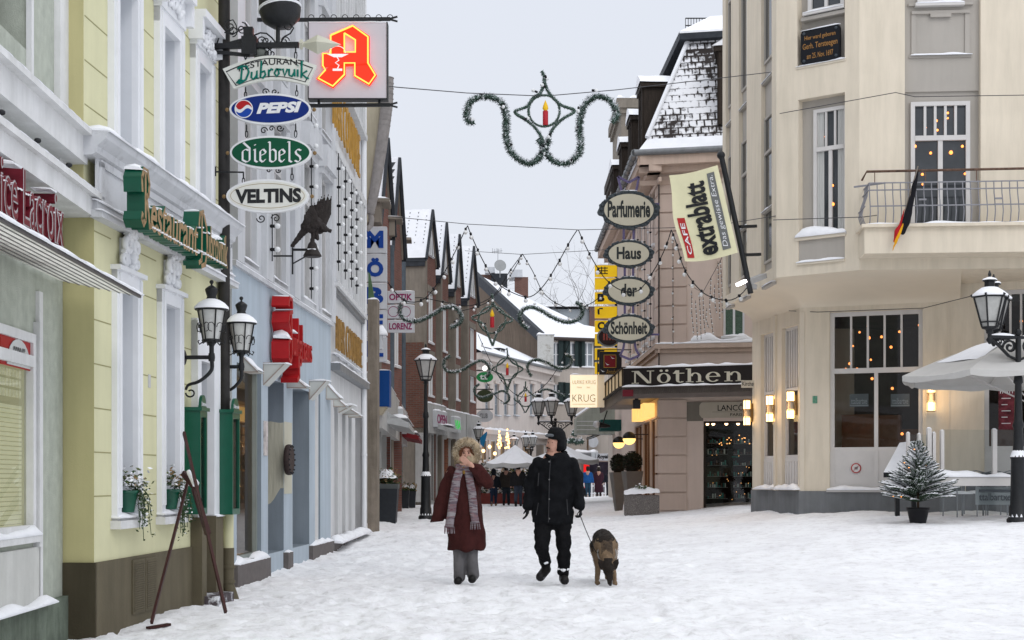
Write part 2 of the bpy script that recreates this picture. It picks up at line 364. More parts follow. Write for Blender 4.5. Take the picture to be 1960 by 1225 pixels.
def capsule(mb, p0, p1, r0, r1, n=14, fy=1., fx=1.):
 p0 = Vector(p0); p1 = Vector(p1); ax = p1-p0; L = ax.length
 t = ax.normalized() if L > 1e-6 else Vector((0,0,1)); a = t.orthogonal().normalized(); b = t.cross(a); V = []; m = 5
 rings = [(p0 - t*r0*math.cos(math.pi/2*i/m), r0*math.sin(math.pi/2*i/m)) for i in range(m+1)] + [(p1 + t*r1*math.sin(math.pi/2*i/m), r1*math.cos(math.pi/2*i/m)) for i in range(m+1)]
 for c, r in rings:
  r = max(r, .0008)
  for k in range(n):
   o = a*math.cos(2*math.pi*k/n)*r + b*math.sin(2*math.pi*k/n)*r
   V.append(c + Vector((o.x*fx, o.y*fy, o.z)))
 N = len(rings); fs = [(i*n+k, i*n+(k+1) % n, (i+1)*n+(k+1) % n, (i+1)*n+k) for i in range(N-1) for k in range(n)]
 fs += [tuple(range(n-1,-1,-1)), tuple((N-1)*n+i for i in range(n))]
 mb.add(V, fs, 0, True)
def loft(mb, rings, n=24):        # rings: (x, y, z, rx, ry)
 V = [Vector((x+rx*math.cos(2*math.pi*k/n), y+ry*math.sin(2*math.pi*k/n), z)) for x, y, z, rx, ry in rings for k in range(n)]
 N = len(rings); fs = [(i*n+k, i*n+(k+1) % n, (i+1)*n+(k+1) % n, (i+1)*n+k) for i in range(N-1) for k in range(n)]
 fs += [tuple(range(n-1,-1,-1)), tuple((N-1)*n+i for i in range(n))]
 if rings[-1][2] < rings[0][2]: fs = [f[::-1] for f in fs]
 mb.add(V, fs, 0, True)
def skin(mb, name, m, parent, voxel=.014, smooth=6, fold=0., fscale=8., fz=.4, tf=None, mi_fn=None, mats=None, post=None, **kw):
 me = bpy.data.meshes.new('tmp'); me.from_pydata([tuple(v) for v in mb.v], [], mb.f); o = bpy.data.objects.new('tmp', me); COL.objects.link(o)
 r = o.modifiers.new('r', 'REMESH'); r.mode = 'VOXEL'; r.voxel_size = voxel
 if smooth: s = o.modifiers.new('s', 'SMOOTH'); s.iterations = smooth; s.factor = .5
 dg = bpy.context.evaluated_depsgraph_get(); new = bpy.data.meshes.new_from_object(o.evaluated_get(dg))
 bpy.data.objects.remove(o); bpy.data.meshes.remove(me)
 if fold:
  ns = [v.normal.copy() for v in new.vertices]
  for v, nn in zip(new.vertices, ns):
   c = v.co; v.co = c + nn*fold*(noise.noise(Vector((c.x*fscale, c.y*fscale, c.z*fscale*fz))) + .4*noise.noise(Vector((c.x*fscale*2.3, c.y*fscale*2.3, c.z*fscale*fz*2))))
 if post:
  for v in new.vertices: v.co = post(v.co)
 base = wpos(parent) if parent else Vector((0,0,0))
 if tf: new.transform(tf)
 if parent is not None: new.transform(Matrix.Translation(-base))
 new.name = name; new.materials.clear()
 for q in (mats or [m]): new.materials.append(q)
 new.polygons.foreach_set('use_smooth', [True]*len(new.polygons))
 if mi_fn:
  for p in new.polygons: p.material_index = mi_fn(p.center, p.normal)
 new.update(); q = bpy.data.objects.new(name, new); COL.objects.link(q)
 if parent: q.parent = parent; WP[q.name] = base.copy()
 for k, v in kw.items(): q[k] = v
 return q
def arc(c, r, a0, a1, n=10, fr=None, ry=None):      # points of an arc in a frame: c = (u,z,d)
 return [fr.p(c[0]+r*math.cos(R(a0+(a1-a0)*i/n)), c[1]+(ry or r)*math.sin(R(a0+(a1-a0)*i/n)), c[2]) for i in range(n+1)]
def scroll(fr, c, r, a0, turns=1.2, n=18, flip=1):
 return [fr.p(c[0]+flip*r*(1-i/n*.85)*math.cos(R(a0)+2*math.pi*turns*i/n), c[1]+r*(1-i/n*.85)*math.sin(R(a0)+2*math.pi*turns*i/n), c[2]) for i in range(n+1)]
# ---------------------------------------------------------------- ground
def make_ground():
 ys = []; y = 5.0
 while y < 75: ys.append(y); y *= 1.0032 if y < 40 else 1.012
 xs = []; N = 400
 V = []; Fc = []
 for y in ys:
  w = 4.8 + y*.42
  for i in range(N+1):
   x = -w + 2*w*i/N
   a = sm(abs(x+.6), 4.5, 1.0)
   h = gz(x, y)
   ci, cj = math.floor(x/.40), math.floor(y/.58); rr = random.Random(ci*7919+cj*104729)
   if a > .25 and rr.random() < .8*a:
    fx_ = (x-(ci+.5)*.40-rr.uniform(-.10,.10)); fy_ = (y-(cj+.5)*.58-rr.uniform(-.1,.1)); an = rr.uniform(-.5,.5); ex = fx_*math.cos(an)+fy_*math.sin(an); ey = -fx_*math.sin(an)+fy_*math.cos(an)
    q = (ex/.075)**2+(ey/.17)**2; h += -.045*math.exp(-q*q) + .014*math.exp(-(q-1.9)**2*1.5)
   h += .045*noise.noise(Vector((x*.7, y*.5, 0))) + (.020+.014*a)*noise.noise(Vector((x*3.1, y*2.3, 5)))
   h += (.012+.014*a)*noise.noise(Vector((x*7.5, y*6.5, 9))) + (.007+.008*a)*noise.noise(Vector((x*19, y*15, 2)))
   h -= .02*max(0, noise.noise(Vector((x*5.2, y*3.1, 31)))-.25)*a*4
   h += .05*sm(-x, 2.75, 3.3)*sm(y, 17, 22) + .05*sm(x, 5.0, 6.0)*sm(y, 24, 29)*(1+noise.noise(Vector((x*1.3, y, 3))))
   V.append((x, y, h-.02))
 for j in range(len(ys)-1):
  for i in range(N): k = j*(N+1)+i; Fc.append((k, k+1, k+N+2, k+N+1))
 me = bpy.data.meshes.new('ground'); me.from_pydata(V, [], Fc); me.materials.append(ground_material())
 me.polygons.foreach_set('use_smooth', [True]*len(Fc)); me.update()
 o = bpy.data.objects.new('ground', me); COL.objects.link(o); o['kind'] = 'structure'
 m2 = MB()
 for a, b, c, d in ((-700,-700,700,5),(-700,75,700,900),(-700,5,-25,75),(25,5,700,75)):
  m2.quad((a,b,-.25),(c,b,-.25),(c,d,-.25),(a,d,-.25))
 m2.quad((-25,5,-.3),(25,5,-.3),(25,75,-.3),(-25,75,-.3))
 g = m2.build('ground', SNOW); g['kind'] = 'structure'
make_ground()
# ================================================================ LEFT ROW
YEL = mat('yellow_plaster', (.67,.65,.42), .85, .06, 1.5, .12, 90, stain=.06)
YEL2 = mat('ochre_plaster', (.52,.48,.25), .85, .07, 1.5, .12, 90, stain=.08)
BRN = mat('olive_plinth_paint', (.135,.115,.075), .7, .12, 2.5, .15, 60, stain=.2)
GRN = mat('grey_green_render', (.47,.50,.43), .9, .14, 9, .35, 120, stain=.15)
WDIRTY = mat('weathered_white', (.73,.73,.73), .7, .08, 5, .15, 40, stain=.14)
MORT = mat('joint', (.33,.31,.16), .9, .1)
GREENP = mat('green_gloss', (.003,.085,.047), .3, .1, 8, .03, spec=.5)
REDP = mat('red_gloss', (.40,.015,.018), .35, .12, 8, .03)
MAROON = mat('maroon_gloss', (.17,.018,.03), .35, .12, 8, .03)
GOLDF = mat('bronze_face', (.33,.215,.11), .4, .15, 8, .05)
SILV = mat('silver_face', (.42,.40,.41), .4, .15, 8, .05)
ALU = mat('painted_metal', (.42,.43,.43), .45, .1, 6, .05)
# ---- grey-green house at the very edge
FG = Fr((-3.475, 5.57), d=(-.03, 1))
h = thing('green_grey_house', 'grey green rendered house with white ledges, cut off at the left edge', 'house', FG.p(6,0))
gl, gr = FG.pu(-260), FG.pu(62); gt = FG.pz(60, 640); gb = FG.pz(60, 1022)
mb = MB(); wall(mb, FG, 0, 6, -.4, 11, [(max(.5, gl), gr, gb, gt), (4.15, FG.pu(52), FG.pz(50, 95), 8)], .22)
shell(mb, FG, 0, 6, -.4, 11, 6); mb.build('wall', GRN, h)
w = window(h, FG, max(.5, gl), gr, gb, gt, d=-.02, fw=.07, transom=.86, tcols=1, sill=.06, g=GLASST, m=WDIRTY, name='shop_window')
mb = MB(); k = gb+.05
mb.box(FG, max(.5,gl)+.06, gr-.05, gb+.02, gt, -.6, -.58).box(FG, gr-.045, gr-.02, gb+.02, gt, -.58, -.05)
mb.build('backdrop', mat('lit_backdrop', (.5,.52,.42), .8, .1, 4, emit=(1,.93,.6), estr=.2), w)  # glowing back and side panels added so the window interior looks lit
mb = MB()
while k < gb+.95: mb.box(FG, max(.5,gl)+.06, gr-.08, k, k+.026, -.075, -.055); k += .034
mb.build('blind', mat('yellow_blind', (.62,.62,.44), .7, .08, 3, emit=(1,.93,.6), estr=.28), w)  # emission stands in for the light inside the shop
mb = MB(); random.seed(3)
for i in range(9):
 for j in range(8):
  a = gr-.08-.075*i; z = gb+1.02+.075*j; mb.box(FG, a-.055, a, z, z+.055, -.075, -.06)
mb.build('price_card', mat('display_cards', (.7,.68,.5), .6, .3, 30, emit=(1,.93,.6), estr=.22), w)  # cards glow too, in place of lamplight falling on them
mb = MB(); c0 = gr-.36; pts = [(c0+.27*math.cos(R(a)), gt-.27+.2*math.sin(R(a))) for a in range(0, 181, 15)]; mb.poly(FG, pts, .01, .014)
o = mb.build('poster', mat('poster_white', (.62,.63,.62), .6), w)
mb = MB(); mb.box(FG, gr-.75, gr-.07, gt-.28, gt-.06, .0, .006); mb.build('poster', REDP, w)
mb = MB(); text(mb, FG, 'ESPRIT', c0-.14, c0+.13, gt-.24, gt-.13, .018); mb.build('lettering', mat('grey_ink', (.15,.15,.15)), w)
ph = MB(); a, b = FG.pu(68), FG.pu(88, .03)
ph.box(FG, a, a+.09, -.1, 2.68, 0, .03).box(FG, gr+.02, gr+.10, gb-.1, gt+.1, 0, .05)
zl = FG.pz(140, 330, .3); zu = FG.pz(138, 210, .3)
ph.box(FG, 6-.24, 6.0, zl, 11, 0, .05)
ph.box(FG, 0, 6.02, zl-.2, zl-.05, 0, .26).box(FG, 0, 6.04, zl-.05, zl, 0, .31)
ph.poly(FG, [(0, zu-.24), (6.0, zu-.24), (6.04, zu-.03), (0, zu-.03)], 0, .20).box(FG, 0, 6.06, zu-.03, zu+.02, 0, .27)
ph.box(FG, FG.pu(50), FG.pu(50)+.06, zu, 8, 0, .04)
ph.build('trim', WDIRTY, h)
MB().box(FG, 0, gr+.1, .30, gb-.1, 0, .03).build('stall_riser', mat('pale_panel', (.60,.60,.57), .7, .08, 4, .1, stain=.15), h)
MB().box(FG, 0, 6.02, -.4, .30, 0, .05).build('plinth', mat('mossy_plinth', (.16,.19,.15), .9, .3, 6, .3, 50, stain=.3), h)
s = MB(); s.cap(FG, 3.2, 6.03, zl, .05, .30, .035, seed=4).cap(FG, 3.2, 6.05, zu+.02, .04, .26, .04, seed=9)
s.cap(FG, 2.5, 5.45, .30, 0, .12, .055, seed=2); s.build('snow_cap', SNOW, h)
for i, (q, yy) in enumerate(((3, 206), (72, 265), (132, 315))):
 u = FG.pu(q, .3); mb = MB(); mb.ball(FG.p(u, zl+.03, .3), .022, 8, sc=(1.2,1.2,.9)); mb.build('floodlight', BLACK, h)
MB().box(FG, 4.0, FG.pu(50), zu, 8, -.24, -.2).build('window', mat('upper_pane', (.25,.27,.28), .1, .1), h)
t = thing('awning', 'ribbed translucent awning with snow along its rim, above the shop window at the left edge', 'awning', FG.p(5, 2.7, .3))
zo, zi = FG.pz(268, 568, .66), FG.pz(268, 568, .66)+.13; ue = FG.pu(268, .66); mb = MB(); rb = MB()
n = 15
for i in range(8):
 d0 = .02+.64*i/8; d1 = d0+.078; za = zi+(zo-zi)*d0/.66; zb = zi+(zo-zi)*d1/.66
 mb.quad(FG.p(1.0, za, d0), FG.p(ue, za, d0), FG.p(ue, zb, d1), FG.p(1.0, zb, d1));
 rb.bar(FG.p(1.0, zb-.003, d1), FG.p(ue, zb-.003, d1), .008, .006)
am = mat('awning_sheet', (.80,.79,.72), .5, .06, 3, stain=.12); an_ = am.node_tree.nodes; tl = an_.new('ShaderNodeBsdfTranslucent'); tl.inputs[0].default_value = (.92,.91,.84,1); ms_ = an_.new('ShaderNodeMixShader'); ms_.inputs[0].default_value = .62; am.node_tree.links.new(an_['Principled BSDF'].outputs[0], ms_.inputs[1]); am.node_tree.links.new(tl.outputs[0], ms_.inputs[2]); am.node_tree.links.new(ms_.outputs[0], an_['Material Output'].inputs[0]); mb.build('slats', am, t);
rb.bar(FG.p(1.0, zo, .66), FG.p(ue, zo, .66), .02, .02)
for i in range(12): u = ue-.03-.42*i; rb.bar(FG.p(u, zi+.02, .0), FG.p(u, zo+.02, .67), .012, .02)
rb.build('rib', mat('awning_rib', (.13,.12,.12), .5), t)
MB().cap(FG, 2.2, ue, zo+.015, .62, .68, .035, seed=3).build('snow_cap', SNOW, t)
t = thing('letter_sign', 'maroon raised letters with silver rims above the awning on the grey green house', 'sign', FG.p(5.3, 3, .3), 'raised letter signs on facades')
u1 = FG.pu(122, .34); zt, zb = FG.pz(122, 388, .34), FG.pz(122, 470, .34); mb = MB()
text(mb, FG, 'Maurice Lacroix', u1-2.05, u1, zb-.02, zt+.05, .34, .17, .018, side=1)
mb.build('letters', [SILV, MAROON], t)
mb = MB(); text(mb, FG, 'Maurice Lacroix', u1-2.05+.008, u1-.002, zb-.012, zt+.042, .3415, 0, -.006); mb.build('letter_face', MAROON, t)
s = MB()
for i in range(24): u = u1-2.0+2.0*i/24; s.cap(FG, u, u+.06, zb+.20+.02*random.random(), .2, .33, .02, seed=i)
s.cap(FG, u1-1.15, u1-1.0, zt+.04, .2, .34, .03).cap(FG, u1-.34, u1-.2, zt+.04, .2, .34, .03)
s.build('snow_cap', SNOW, t)
# ---- yellow house
FY = Fr((-3.40, 11.57), d=(.0625, 1)); UE = FY.pu(440)
h = thing('yellow_house', 'pale yellow stucco house with white framed windows and brown plinth', 'house', FY.p(2, 0))
zpl = FY.pz(180, 1077); low = [(222, 254), (307, 335)]; up = [(215, 252), (302, 334), (370, 394)]
LZ0, LZ1 = FY.pz(216, 990), FY.pz(307, 580); UZ0, UZ1 = 4.12, FY.pz(302, 30)
H = [(FY.pu(a), FY.pu(b), LZ0, LZ1) for a, b in low]; dr = (FY.pu(373), FY.pu(396), .05, FY.pz(373, 690))
HU = [(FY.pu(a,-.08), FY.pu(b,-.08), UZ0, UZ1) for a, b in up] + [(FY.pu(a,-.08), FY.pu(b,-.08), 6.6, 8.0) for a, b in up]
mb = MB(); wall(mb, FY, 0, UE, zpl, 3.5, H+[dr], .34, ri=1); wall(mb, FY, -.02, UE, 3.5, 11, HU, .3, d=-.08, ri=1)
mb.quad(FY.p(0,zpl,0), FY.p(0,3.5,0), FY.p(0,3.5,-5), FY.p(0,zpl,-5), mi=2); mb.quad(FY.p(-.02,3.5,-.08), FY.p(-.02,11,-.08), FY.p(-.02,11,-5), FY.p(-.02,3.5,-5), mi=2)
mb.quad(FY.p(UE,-.4,0), FY.p(UE,-.4,-5), FY.p(UE,11,-5), FY.p(UE,11,-.08)); mb.quad(FY.p(-.02,11,-.08), FY.p(UE,11,-.08), FY.p(UE,11,-5), FY.p(-.02,11,-5))
mb.quad(FY.p(-.02,3.5,0), FY.p(UE,3.5,0), FY.p(UE,3.5,-.08), FY.p(-.02,3.5,-.08))
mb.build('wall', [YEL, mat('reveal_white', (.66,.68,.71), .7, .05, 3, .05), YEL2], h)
mb = MB();
for a, b in ((-.03, dr[0]-.16), (dr[1]+.28, UE)): mb.box(FY, a, b, -.4, zpl, -.5, .02)
mb.box(FY, -.03, 0.0, -.4, zpl, -5, .02)
mb.build('plinth', BRN, h)
mb = MB(); mb.box(FY, dr[0]-.16, dr[0]+.01, -.3, .86, -.4, .12).box(FY, dr[1]-.01, dr[1]+.28, -.3, .86, -.4, .10); mb.build('door_pier', BRN, h)
mb = MB()      # cellar shutters
ca, cb = FY.pu(252,.02), FY.pu(299,.02);
for k in range(2):
 a = ca+(cb-ca)*k/2; b = a+(cb-ca)/2-.015
 mb.box(FY, a, b, .06, zpl-.03, .02, .035)
 for j in range(22): z = .08+(zpl-.13)*j/22; mb.box(FY, a+.03, b-.03, z, z+.012, .035, .042)
mb.build('cellar_shutter', BRN, h)
mb = MB(); zj = zpl+.18
segs = lambda hs: [(0, hs[0][0]-.13)]+[(hs[i][1]+.13, hs[i+1][0]-.13) for i in range(len(hs)-1)]
while zj < 3.3:
 for a, b in segs(H+[dr]):
  if b-a > .05 and zj > .97: mb.box(FY, a, b, zj-.005, zj+.005, 0, .0025)
 zj += .36
zj = 4.3
while zj < 9:
 for a, b in segs(HU[:3])+[(HU[2][1]+.12, UE)]:
  if b-a > .05: mb.box(FY, a, b, zj-.005, zj+.005, -.08, -.0775)
 zj += .36
mb.build('joint', MORT, h)
for i, q in enumerate(H):
 w = window(h, FY, *q, d=-.30, cols=2, transom=.7, g=mat('white_shutter', (.62,.65,.69), .5, .04), sill=.0, snow=False)
 f = MB()
 for a, b in ((q[0]-.11, q[0]), (q[1], q[1]+.11)):
  f.box(FY, a, b, LZ0, LZ1+.12, 0, .05).box(FY, a+.03, b-.03, LZ0+.08, LZ1+.1, .05, .068)
 f.box(FY, q[0]-.11, q[1]+.11, LZ1, LZ1+.12, 0, .052).box(FY, q[0]-.14, q[1]+.14, LZ1+.12, LZ1+.16, 0, .09)
 f.build('surround', WHITE, w)
 f = MB(); random.seed(i); c = (q[0]+q[1])/2     # stucco crest with scrolls
 f.box(FY, c-.13, c+.13, LZ1+.16, LZ1+.42, 0, .05)
 for sx in (-1, 1):
  f.tube(scroll(FY, (c+sx*.12, LZ1+.38, .06), .085, 90, 1.3, flip=sx), [.03]*19, 7); f.tube(scroll(FY, (c+sx*.17, LZ1+.24, .05), .06, 90, 1.2, flip=sx), [.024]*19, 7)
 for k in range(16): f.ball(FY.p(c+random.uniform(-.1,.1), LZ1+.14+.36*random.random(), .06), random.uniform(.025,.05), 7)
 f.build('stucco_crest', WHITE, w)
 MB().box(FY, q[0]-.14, q[1]+.14, LZ0-.10, LZ0-.03, -.3, .09).box(FY, q[0]-.1, q[1]+.1, LZ0-.03, LZ0, -.3, .05).build('sill', WDIRTY, w)
 MB().cap(FY, q[0]-.12, q[1]+.12, LZ0, -.25, .075, .045, seed=i*7).build('snow_cap', SNOW, w)
for i, q in enumerate(HU):
 w = window(h, FY, *q, d=-.34, cols=2, transom=.7, g=MATS['white_shutter'], sill=.0, snow=False)
 f = MB()
 for a, b in ((q[0]-.12, q[0]), (q[1], q[1]+.12)):
  f.box(FY, a, b, q[2], q[3]+.14, -.08, -.02).box(FY, a+.025, b-.025, q[2]+.02, q[3]+.1, -.02, .0)
 f.box(FY, q[0]-.12, q[1]+.12, q[3], q[3]+.14, -.08, -.018).box(FY, q[0]-.17, q[1]+.17, q[3]+.40, q[3]+.48, -.08, .10).box(FY, q[0]-.13, q[1]+.13, q[3]+.14, q[3]+.40, -.08, .0)
 c = (q[0]+q[1])/2; random.seed(i+50)
 for sx in (-1, 1): f.tube(scroll(FY, (c+sx*.09, q[3]+.27, .02), .08, 90, 1.2, flip=sx), [.022]*19, 6)
 for k in range(14): f.ball(FY.p(c+random.uniform(-.2,.2), q[3]+.16+.22*random.random(), .02), random.uniform(.02,.04), 6)
 for sx in (q[0]-.14, q[1]+.14): f.box(FY, sx-.035, sx+.035, q[3]+.18, q[3]+.40, -.08, .07)
 f.build('surround', WHITE, w)
mb = MB(); UA = -.12
mb.box(FY, UA+.06, UE, 3.42, 3.50, 0, .05).box(FY, UA+.02, UE, 3.36, 3.42, 0, .10).box(FY, 0.02, UE, 3.5, 3.86, 0, .02)
for a in (.06, UE-.12): mb.box(FY, a, a+.08, 3.54, 3.84, .02, .04)
mb.box(FY, .06, UE-.04, 3.50, 3.56, .02, .04).box(FY, .06, UE-.04, 3.80, 3.86, .02, .04)
prof = [(.02,3.86),(.06,3.88),(.07,3.93),(.14,3.99),(.16,4.05),(-.08,4.06),(-.08,3.86)]
V = [];
for u in (UA, UE): V += [FY.p(u, z, d) for d, z in prof]
k = len(prof); mb.add(V, [(i, (i+1)%k, k+(i+1)%k, k+i) for i in range(k)]+[tuple(range(k-1,-1,-1)), tuple(range(k,2*k))])
mb.build('cornice', mat('sooty_white_cornice', (.60,.61,.63), .7, .1, 3, .1, alt=(.30,.30,.31), altscale=3.5, altpos=.66, altw=.12), h)
s = MB(); s.cap(FY, UA, UE, 4.05, -.07, .17, .075, seed=21).cap(FY, UA, UE, 3.50, .02, .06, .02, seed=22).cap(FY, UA, UE, 3.42, .05, .105, .02, seed=25)
s.build('snow_cap', SNOW, h)
mb = MB(); mb.box(FY, dr[0], dr[1], .05, dr[3], -.36, -.32).box(FY, dr[0]+.06, dr[1]-.06, .3, 1.1, -.32, -.30).box(FY, dr[0]+.06, dr[1]-.06, 1.25, 2.3, -.32, -.30)
d_ = mb.build('door', mat('dark_red_wood', (.045,.012,.012), .4, .2, 10), h)
MB().tube([FY.p(dr[1]-.08, 1.0, -.3), FY.p(dr[1]-.08, 1.0, -.24), FY.p(dr[1]-.08, 1.2, -.24), FY.p(dr[1]-.08, 1.2, -.3)], .012, 6).build('handle', mat('brass', (.5,.4,.2), .3, metal=1), d_)
mb = MB(); mb.box(FY, dr[0]-.13, dr[0], .86, dr[3]+.4, 0, .07).box(FY, dr[1], dr[1]+.24, .86, dr[3]+.4, 0, .08).box(FY, dr[0]-.13, dr[1]+.24, dr[3], dr[3]+.42, 0, .06)
mb.build('door_surround', WHITE, h); MB().cap(FY, dr[1]-.0, dr[1]+.27, .86, .0, .11, .04, seed=5).build('snow_cap', SNOW, h)
mb = MB(); mb.box(FY, dr[0]-.08, dr[1]+.1, -.2, .06, -.3, .26); mb.build('step', mat('dark_stone', (.09,.075,.08), .8, .3, 12, .3, alt=(.8,.82,.85), altscale=5, altpos=.55, altw=.05), h)
mb = MB(); ud = FY.pu(429, .07)
mb.tube([FY.p(ud, .95, .07), FY.p(ud, 11, .07)], .062, 10); mb.build('downpipe', mat('shaded_pipe', (.03,.028,.027), .6, .3, 8), h)  # near-black colour also paints in the shadowed gap around the pipe
mb = MB(); ul = FY.pu(441, .1); mb.tube([FY.p(ul-.05, .5, .09), FY.p(ul-.05, .97, .09)], .058, 10); mb.build('downpipe', YEL, h)
mb = MB(); mb.tube([FY.p(ul-.05, .5, .09), FY.p(ul-.05, .1, .09), FY.p(ul-.06, -.1, .16)], .064, 10)
for z in (.12, .28): mb.tube([FY.p(ul-.05, z, .09), FY.p(ul-.05, z+.03, .09)], .075, 10)
mb.build('downpipe', BRN, h)
mb = MB(); mb.box(FY, FY.pu(283), FY.pu(283)+.07, 2.08, 2.2, 0, .006); mb.build('plaque', mat('tin', (.5,.5,.5), .4), h)
t = thing('letter_sign', 'green raised letters with bronze rims across the white frieze of the yellow house', 'sign', FY.p(1.4, 3.5, .3), 'raised letter signs on facades')
u0, u1 = FY.pu(272, .40), FY.pu(436, .40)
um = u0+(u1-u0)*.62; dd = .40
for st in ([(.35,1.08),(.36,.12),(.17,0),(0,.1),(.06,.22)], [(.05,.72),(.0,.98),(.2,1.18),(.58,1.18),(.74,.94),(.66,.7),(.4,.6)], [(.46,.6),(.66,.3),(.76,.02),(.95,.06)]):
 mb = ribbon(MB(), FY, [(u0+x*.26, 3.32+y*.38) for x, y in st], .045, dd-.15, dd, side=1); mb.build('letters', [GOLDF, GREENP], t)
for st in ([(.35,1.1),(.3,.12),(.0,.03)], [(.0,.86),(.1,1.12),(.5,1.2),(.9,.9),(.96,.4),(.72,.06),(.3,-.02)]):
 mb = ribbon(MB(), FY, [(um+x*.28, 3.24+y*.42) for x, y in st], .045, dd-.15, dd, side=1); mb.build('letters', [GOLDF, GREENP], t)
for (bd, a, b, z0, z1) in (('estaurant', u0+.23, um-.04, 3.30, 3.58), ('ubrovnik', um+.27, u1, 3.34, 3.66),):
 mb = MB(); text(mb, FY, bd, a, b, z0, z1, dd, .13, .02, shear=.12, side=1); o = mb.build('letters', [GOLDF, GREENP], t)
s = MB(); s.cap(FY, u0, u0+.17, 3.765, .25, .39, .085, seed=1).cap(FY, um+.03, um+.2, 3.735, .25, .39, .05, seed=2)
for k in range(22):
 u = u0+.26+(u1-u0-.3)*k/22; s.cap(FY, u, u+.05, 3.50+.03*(k%3)*.6+(.07 if u > um else 0), .26, .39, .035, seed=k)
 s.cap(FY, u, u+.045, 3.335+(.03 if u > um else 0), .28, .41, .02, seed=k+40)
s.build('snow_cap', SNOW, t)
def leaves(mb, pts, size, n, mi=0, seed=0, flat=0):
 rnd = random.Random(seed)
 for i in range(n):
  c = Vector(pts(rnd)); a = rnd.uniform(0, 6.28); e = rnd.uniform(-1, 1); s = size*rnd.uniform(.6, 1.4)
  x = Vector((math.cos(a), math.sin(a), e*.8)).normalized(); y = x.cross(Vector((rnd.uniform(-1,1), rnd.uniform(-1,1), rnd.uniform(-.3,1)))).normalized()
  m = mi if not isinstance(mi, (list, tuple)) else rnd.choice(mi)
  mb.add([c-x*s, c-y*s*.5, c+x*s, c+y*s*.5], [(0,1,2,3)], m)
LEAF = mat('ivy_leaf', (.05,.085,.035), .6, .4, 30); LEAF2 = mat('pale_leaf', (.12,.14,.06), .6, .4, 30); DRY = mat('dry_leaf', (.30,.20,.10), .7, .4, 30)
for i, q in enumerate(H):
 c = FY.p((q[0]+q[1])/2, LZ0, .0)
 t = thing('flower_box', ('green pot with trailing ivy and snow on the window sill nearest the camera', 'green pot with dry blooms on the sill beside the menu cases')[i], 'planter', c, 'pots on the yellow house window sills')
 u = (q[0]+q[1])/2; mb = MB(); prof = [(.055,0),(.085,.16),(.095,.165),(.095,.19),(.08,.19),(.075,.15)]
 for du in (-.0,): mb.lathe(FY.p(u+du, LZ0+.035, .03), prof, 14)
 mb.build('pot', GREENP, t)
 mb = MB(); b = FY.p(u, LZ0+.26, .04)
 leaves(mb, lambda r: b+Vector((r.gauss(0,.07), r.gauss(0,.09), abs(r.gauss(0,.06)))), .022, 330, [0,1,2,3,3], i)
 for k in range(16):
  a = random.uniform(-.04,.20); L = random.uniform(.2,.52); out = random.uniform(.06,.16)
  path = [b+FY.u*(a*j/6)+FY.n*(out*min(1, j/2.5))+Vector((0,0,-L*(j/6)**1.3+.03)) for j in range(7)]
  mb.tube(path, .003, 4, 0)
  leaves(mb, lambda r: path[min(6, int(r.random()*7))]+Vector((r.gauss(0,.018), r.gauss(0,.02), r.gauss(0,.025))), .014, 26, [0,0,0,1,3], k+i*40)
 mb.build('plant', [LEAF, LEAF2, DRY, SNOW], t)
for i, (pa, pb) in enumerate(((349, 363), (406, 421))):
 a, b = FY.pu(pa), FY.pu(pb); z0, z1 = FY.pz(pb, 985, .08), FY.pz(pb, 790, .08)
 if i == 0: z0, z1 = FY.pz(pb, 985, .1), FY.pz(pb, 785, .1)
 t = thing('menu_case', ('green wooden menu case left of the restaurant door', 'green wooden menu case right of the restaurant door')[i], 'display case', FY.p((a+b)/2, z0), 'menu cases by the door')
 mb = MB(); D = .09 if i else .05; E = D+.13
 mb.box(FY, a, a+.03, z0, z1, 0, E).box(FY, b-.03, b, z0, z1, 0, E).box(FY, a+.03, b-.03, z0, z0+.06, 0, E).box(FY, a+.03, b-.03, z1-.06, z1, 0, E).box(FY, a+.03, b-.03, z0+.06, z1-.06, 0, E-.1)
 mb.box(FY, a-.02, b+.02, z1, z1+.035, 0, E+.02)
 mb.poly(FY, [(a+.02, z1+.035)]+[((a+b)/2+(b-a)*.36*math.cos(R(k)), z1+.04+.12*math.sin(R(k))) for k in range(170, 5, -15)]+[(b-.02, z1+.035)], E-.03, E)
 mb.build('case', GREENP, t)
 mb = MB(); mb.quad(FY.p(a+.03,z0+.06,E-.02), FY.p(b-.03,z0+.06,E-.02), FY.p(b-.03,z1-.06,E-.02), FY.p(a+.03,z1-.06,E-.02)); mb.build('glass', GLASST, t)
 mb = MB(); mb.box(FY, a+.045, b-.045, z0+.1, z1-.12, E-.1, E-.09); mb.build('menu', mat('menu_paper', (.42,.33,.28), .7, .5, 14), t)
 mb = MB(); text(mb, FY, 'Dubrovnik', a+.04, b-.04, z1+.05, z1+.09, E+.003); mb.build('lettering', WHITE, t)
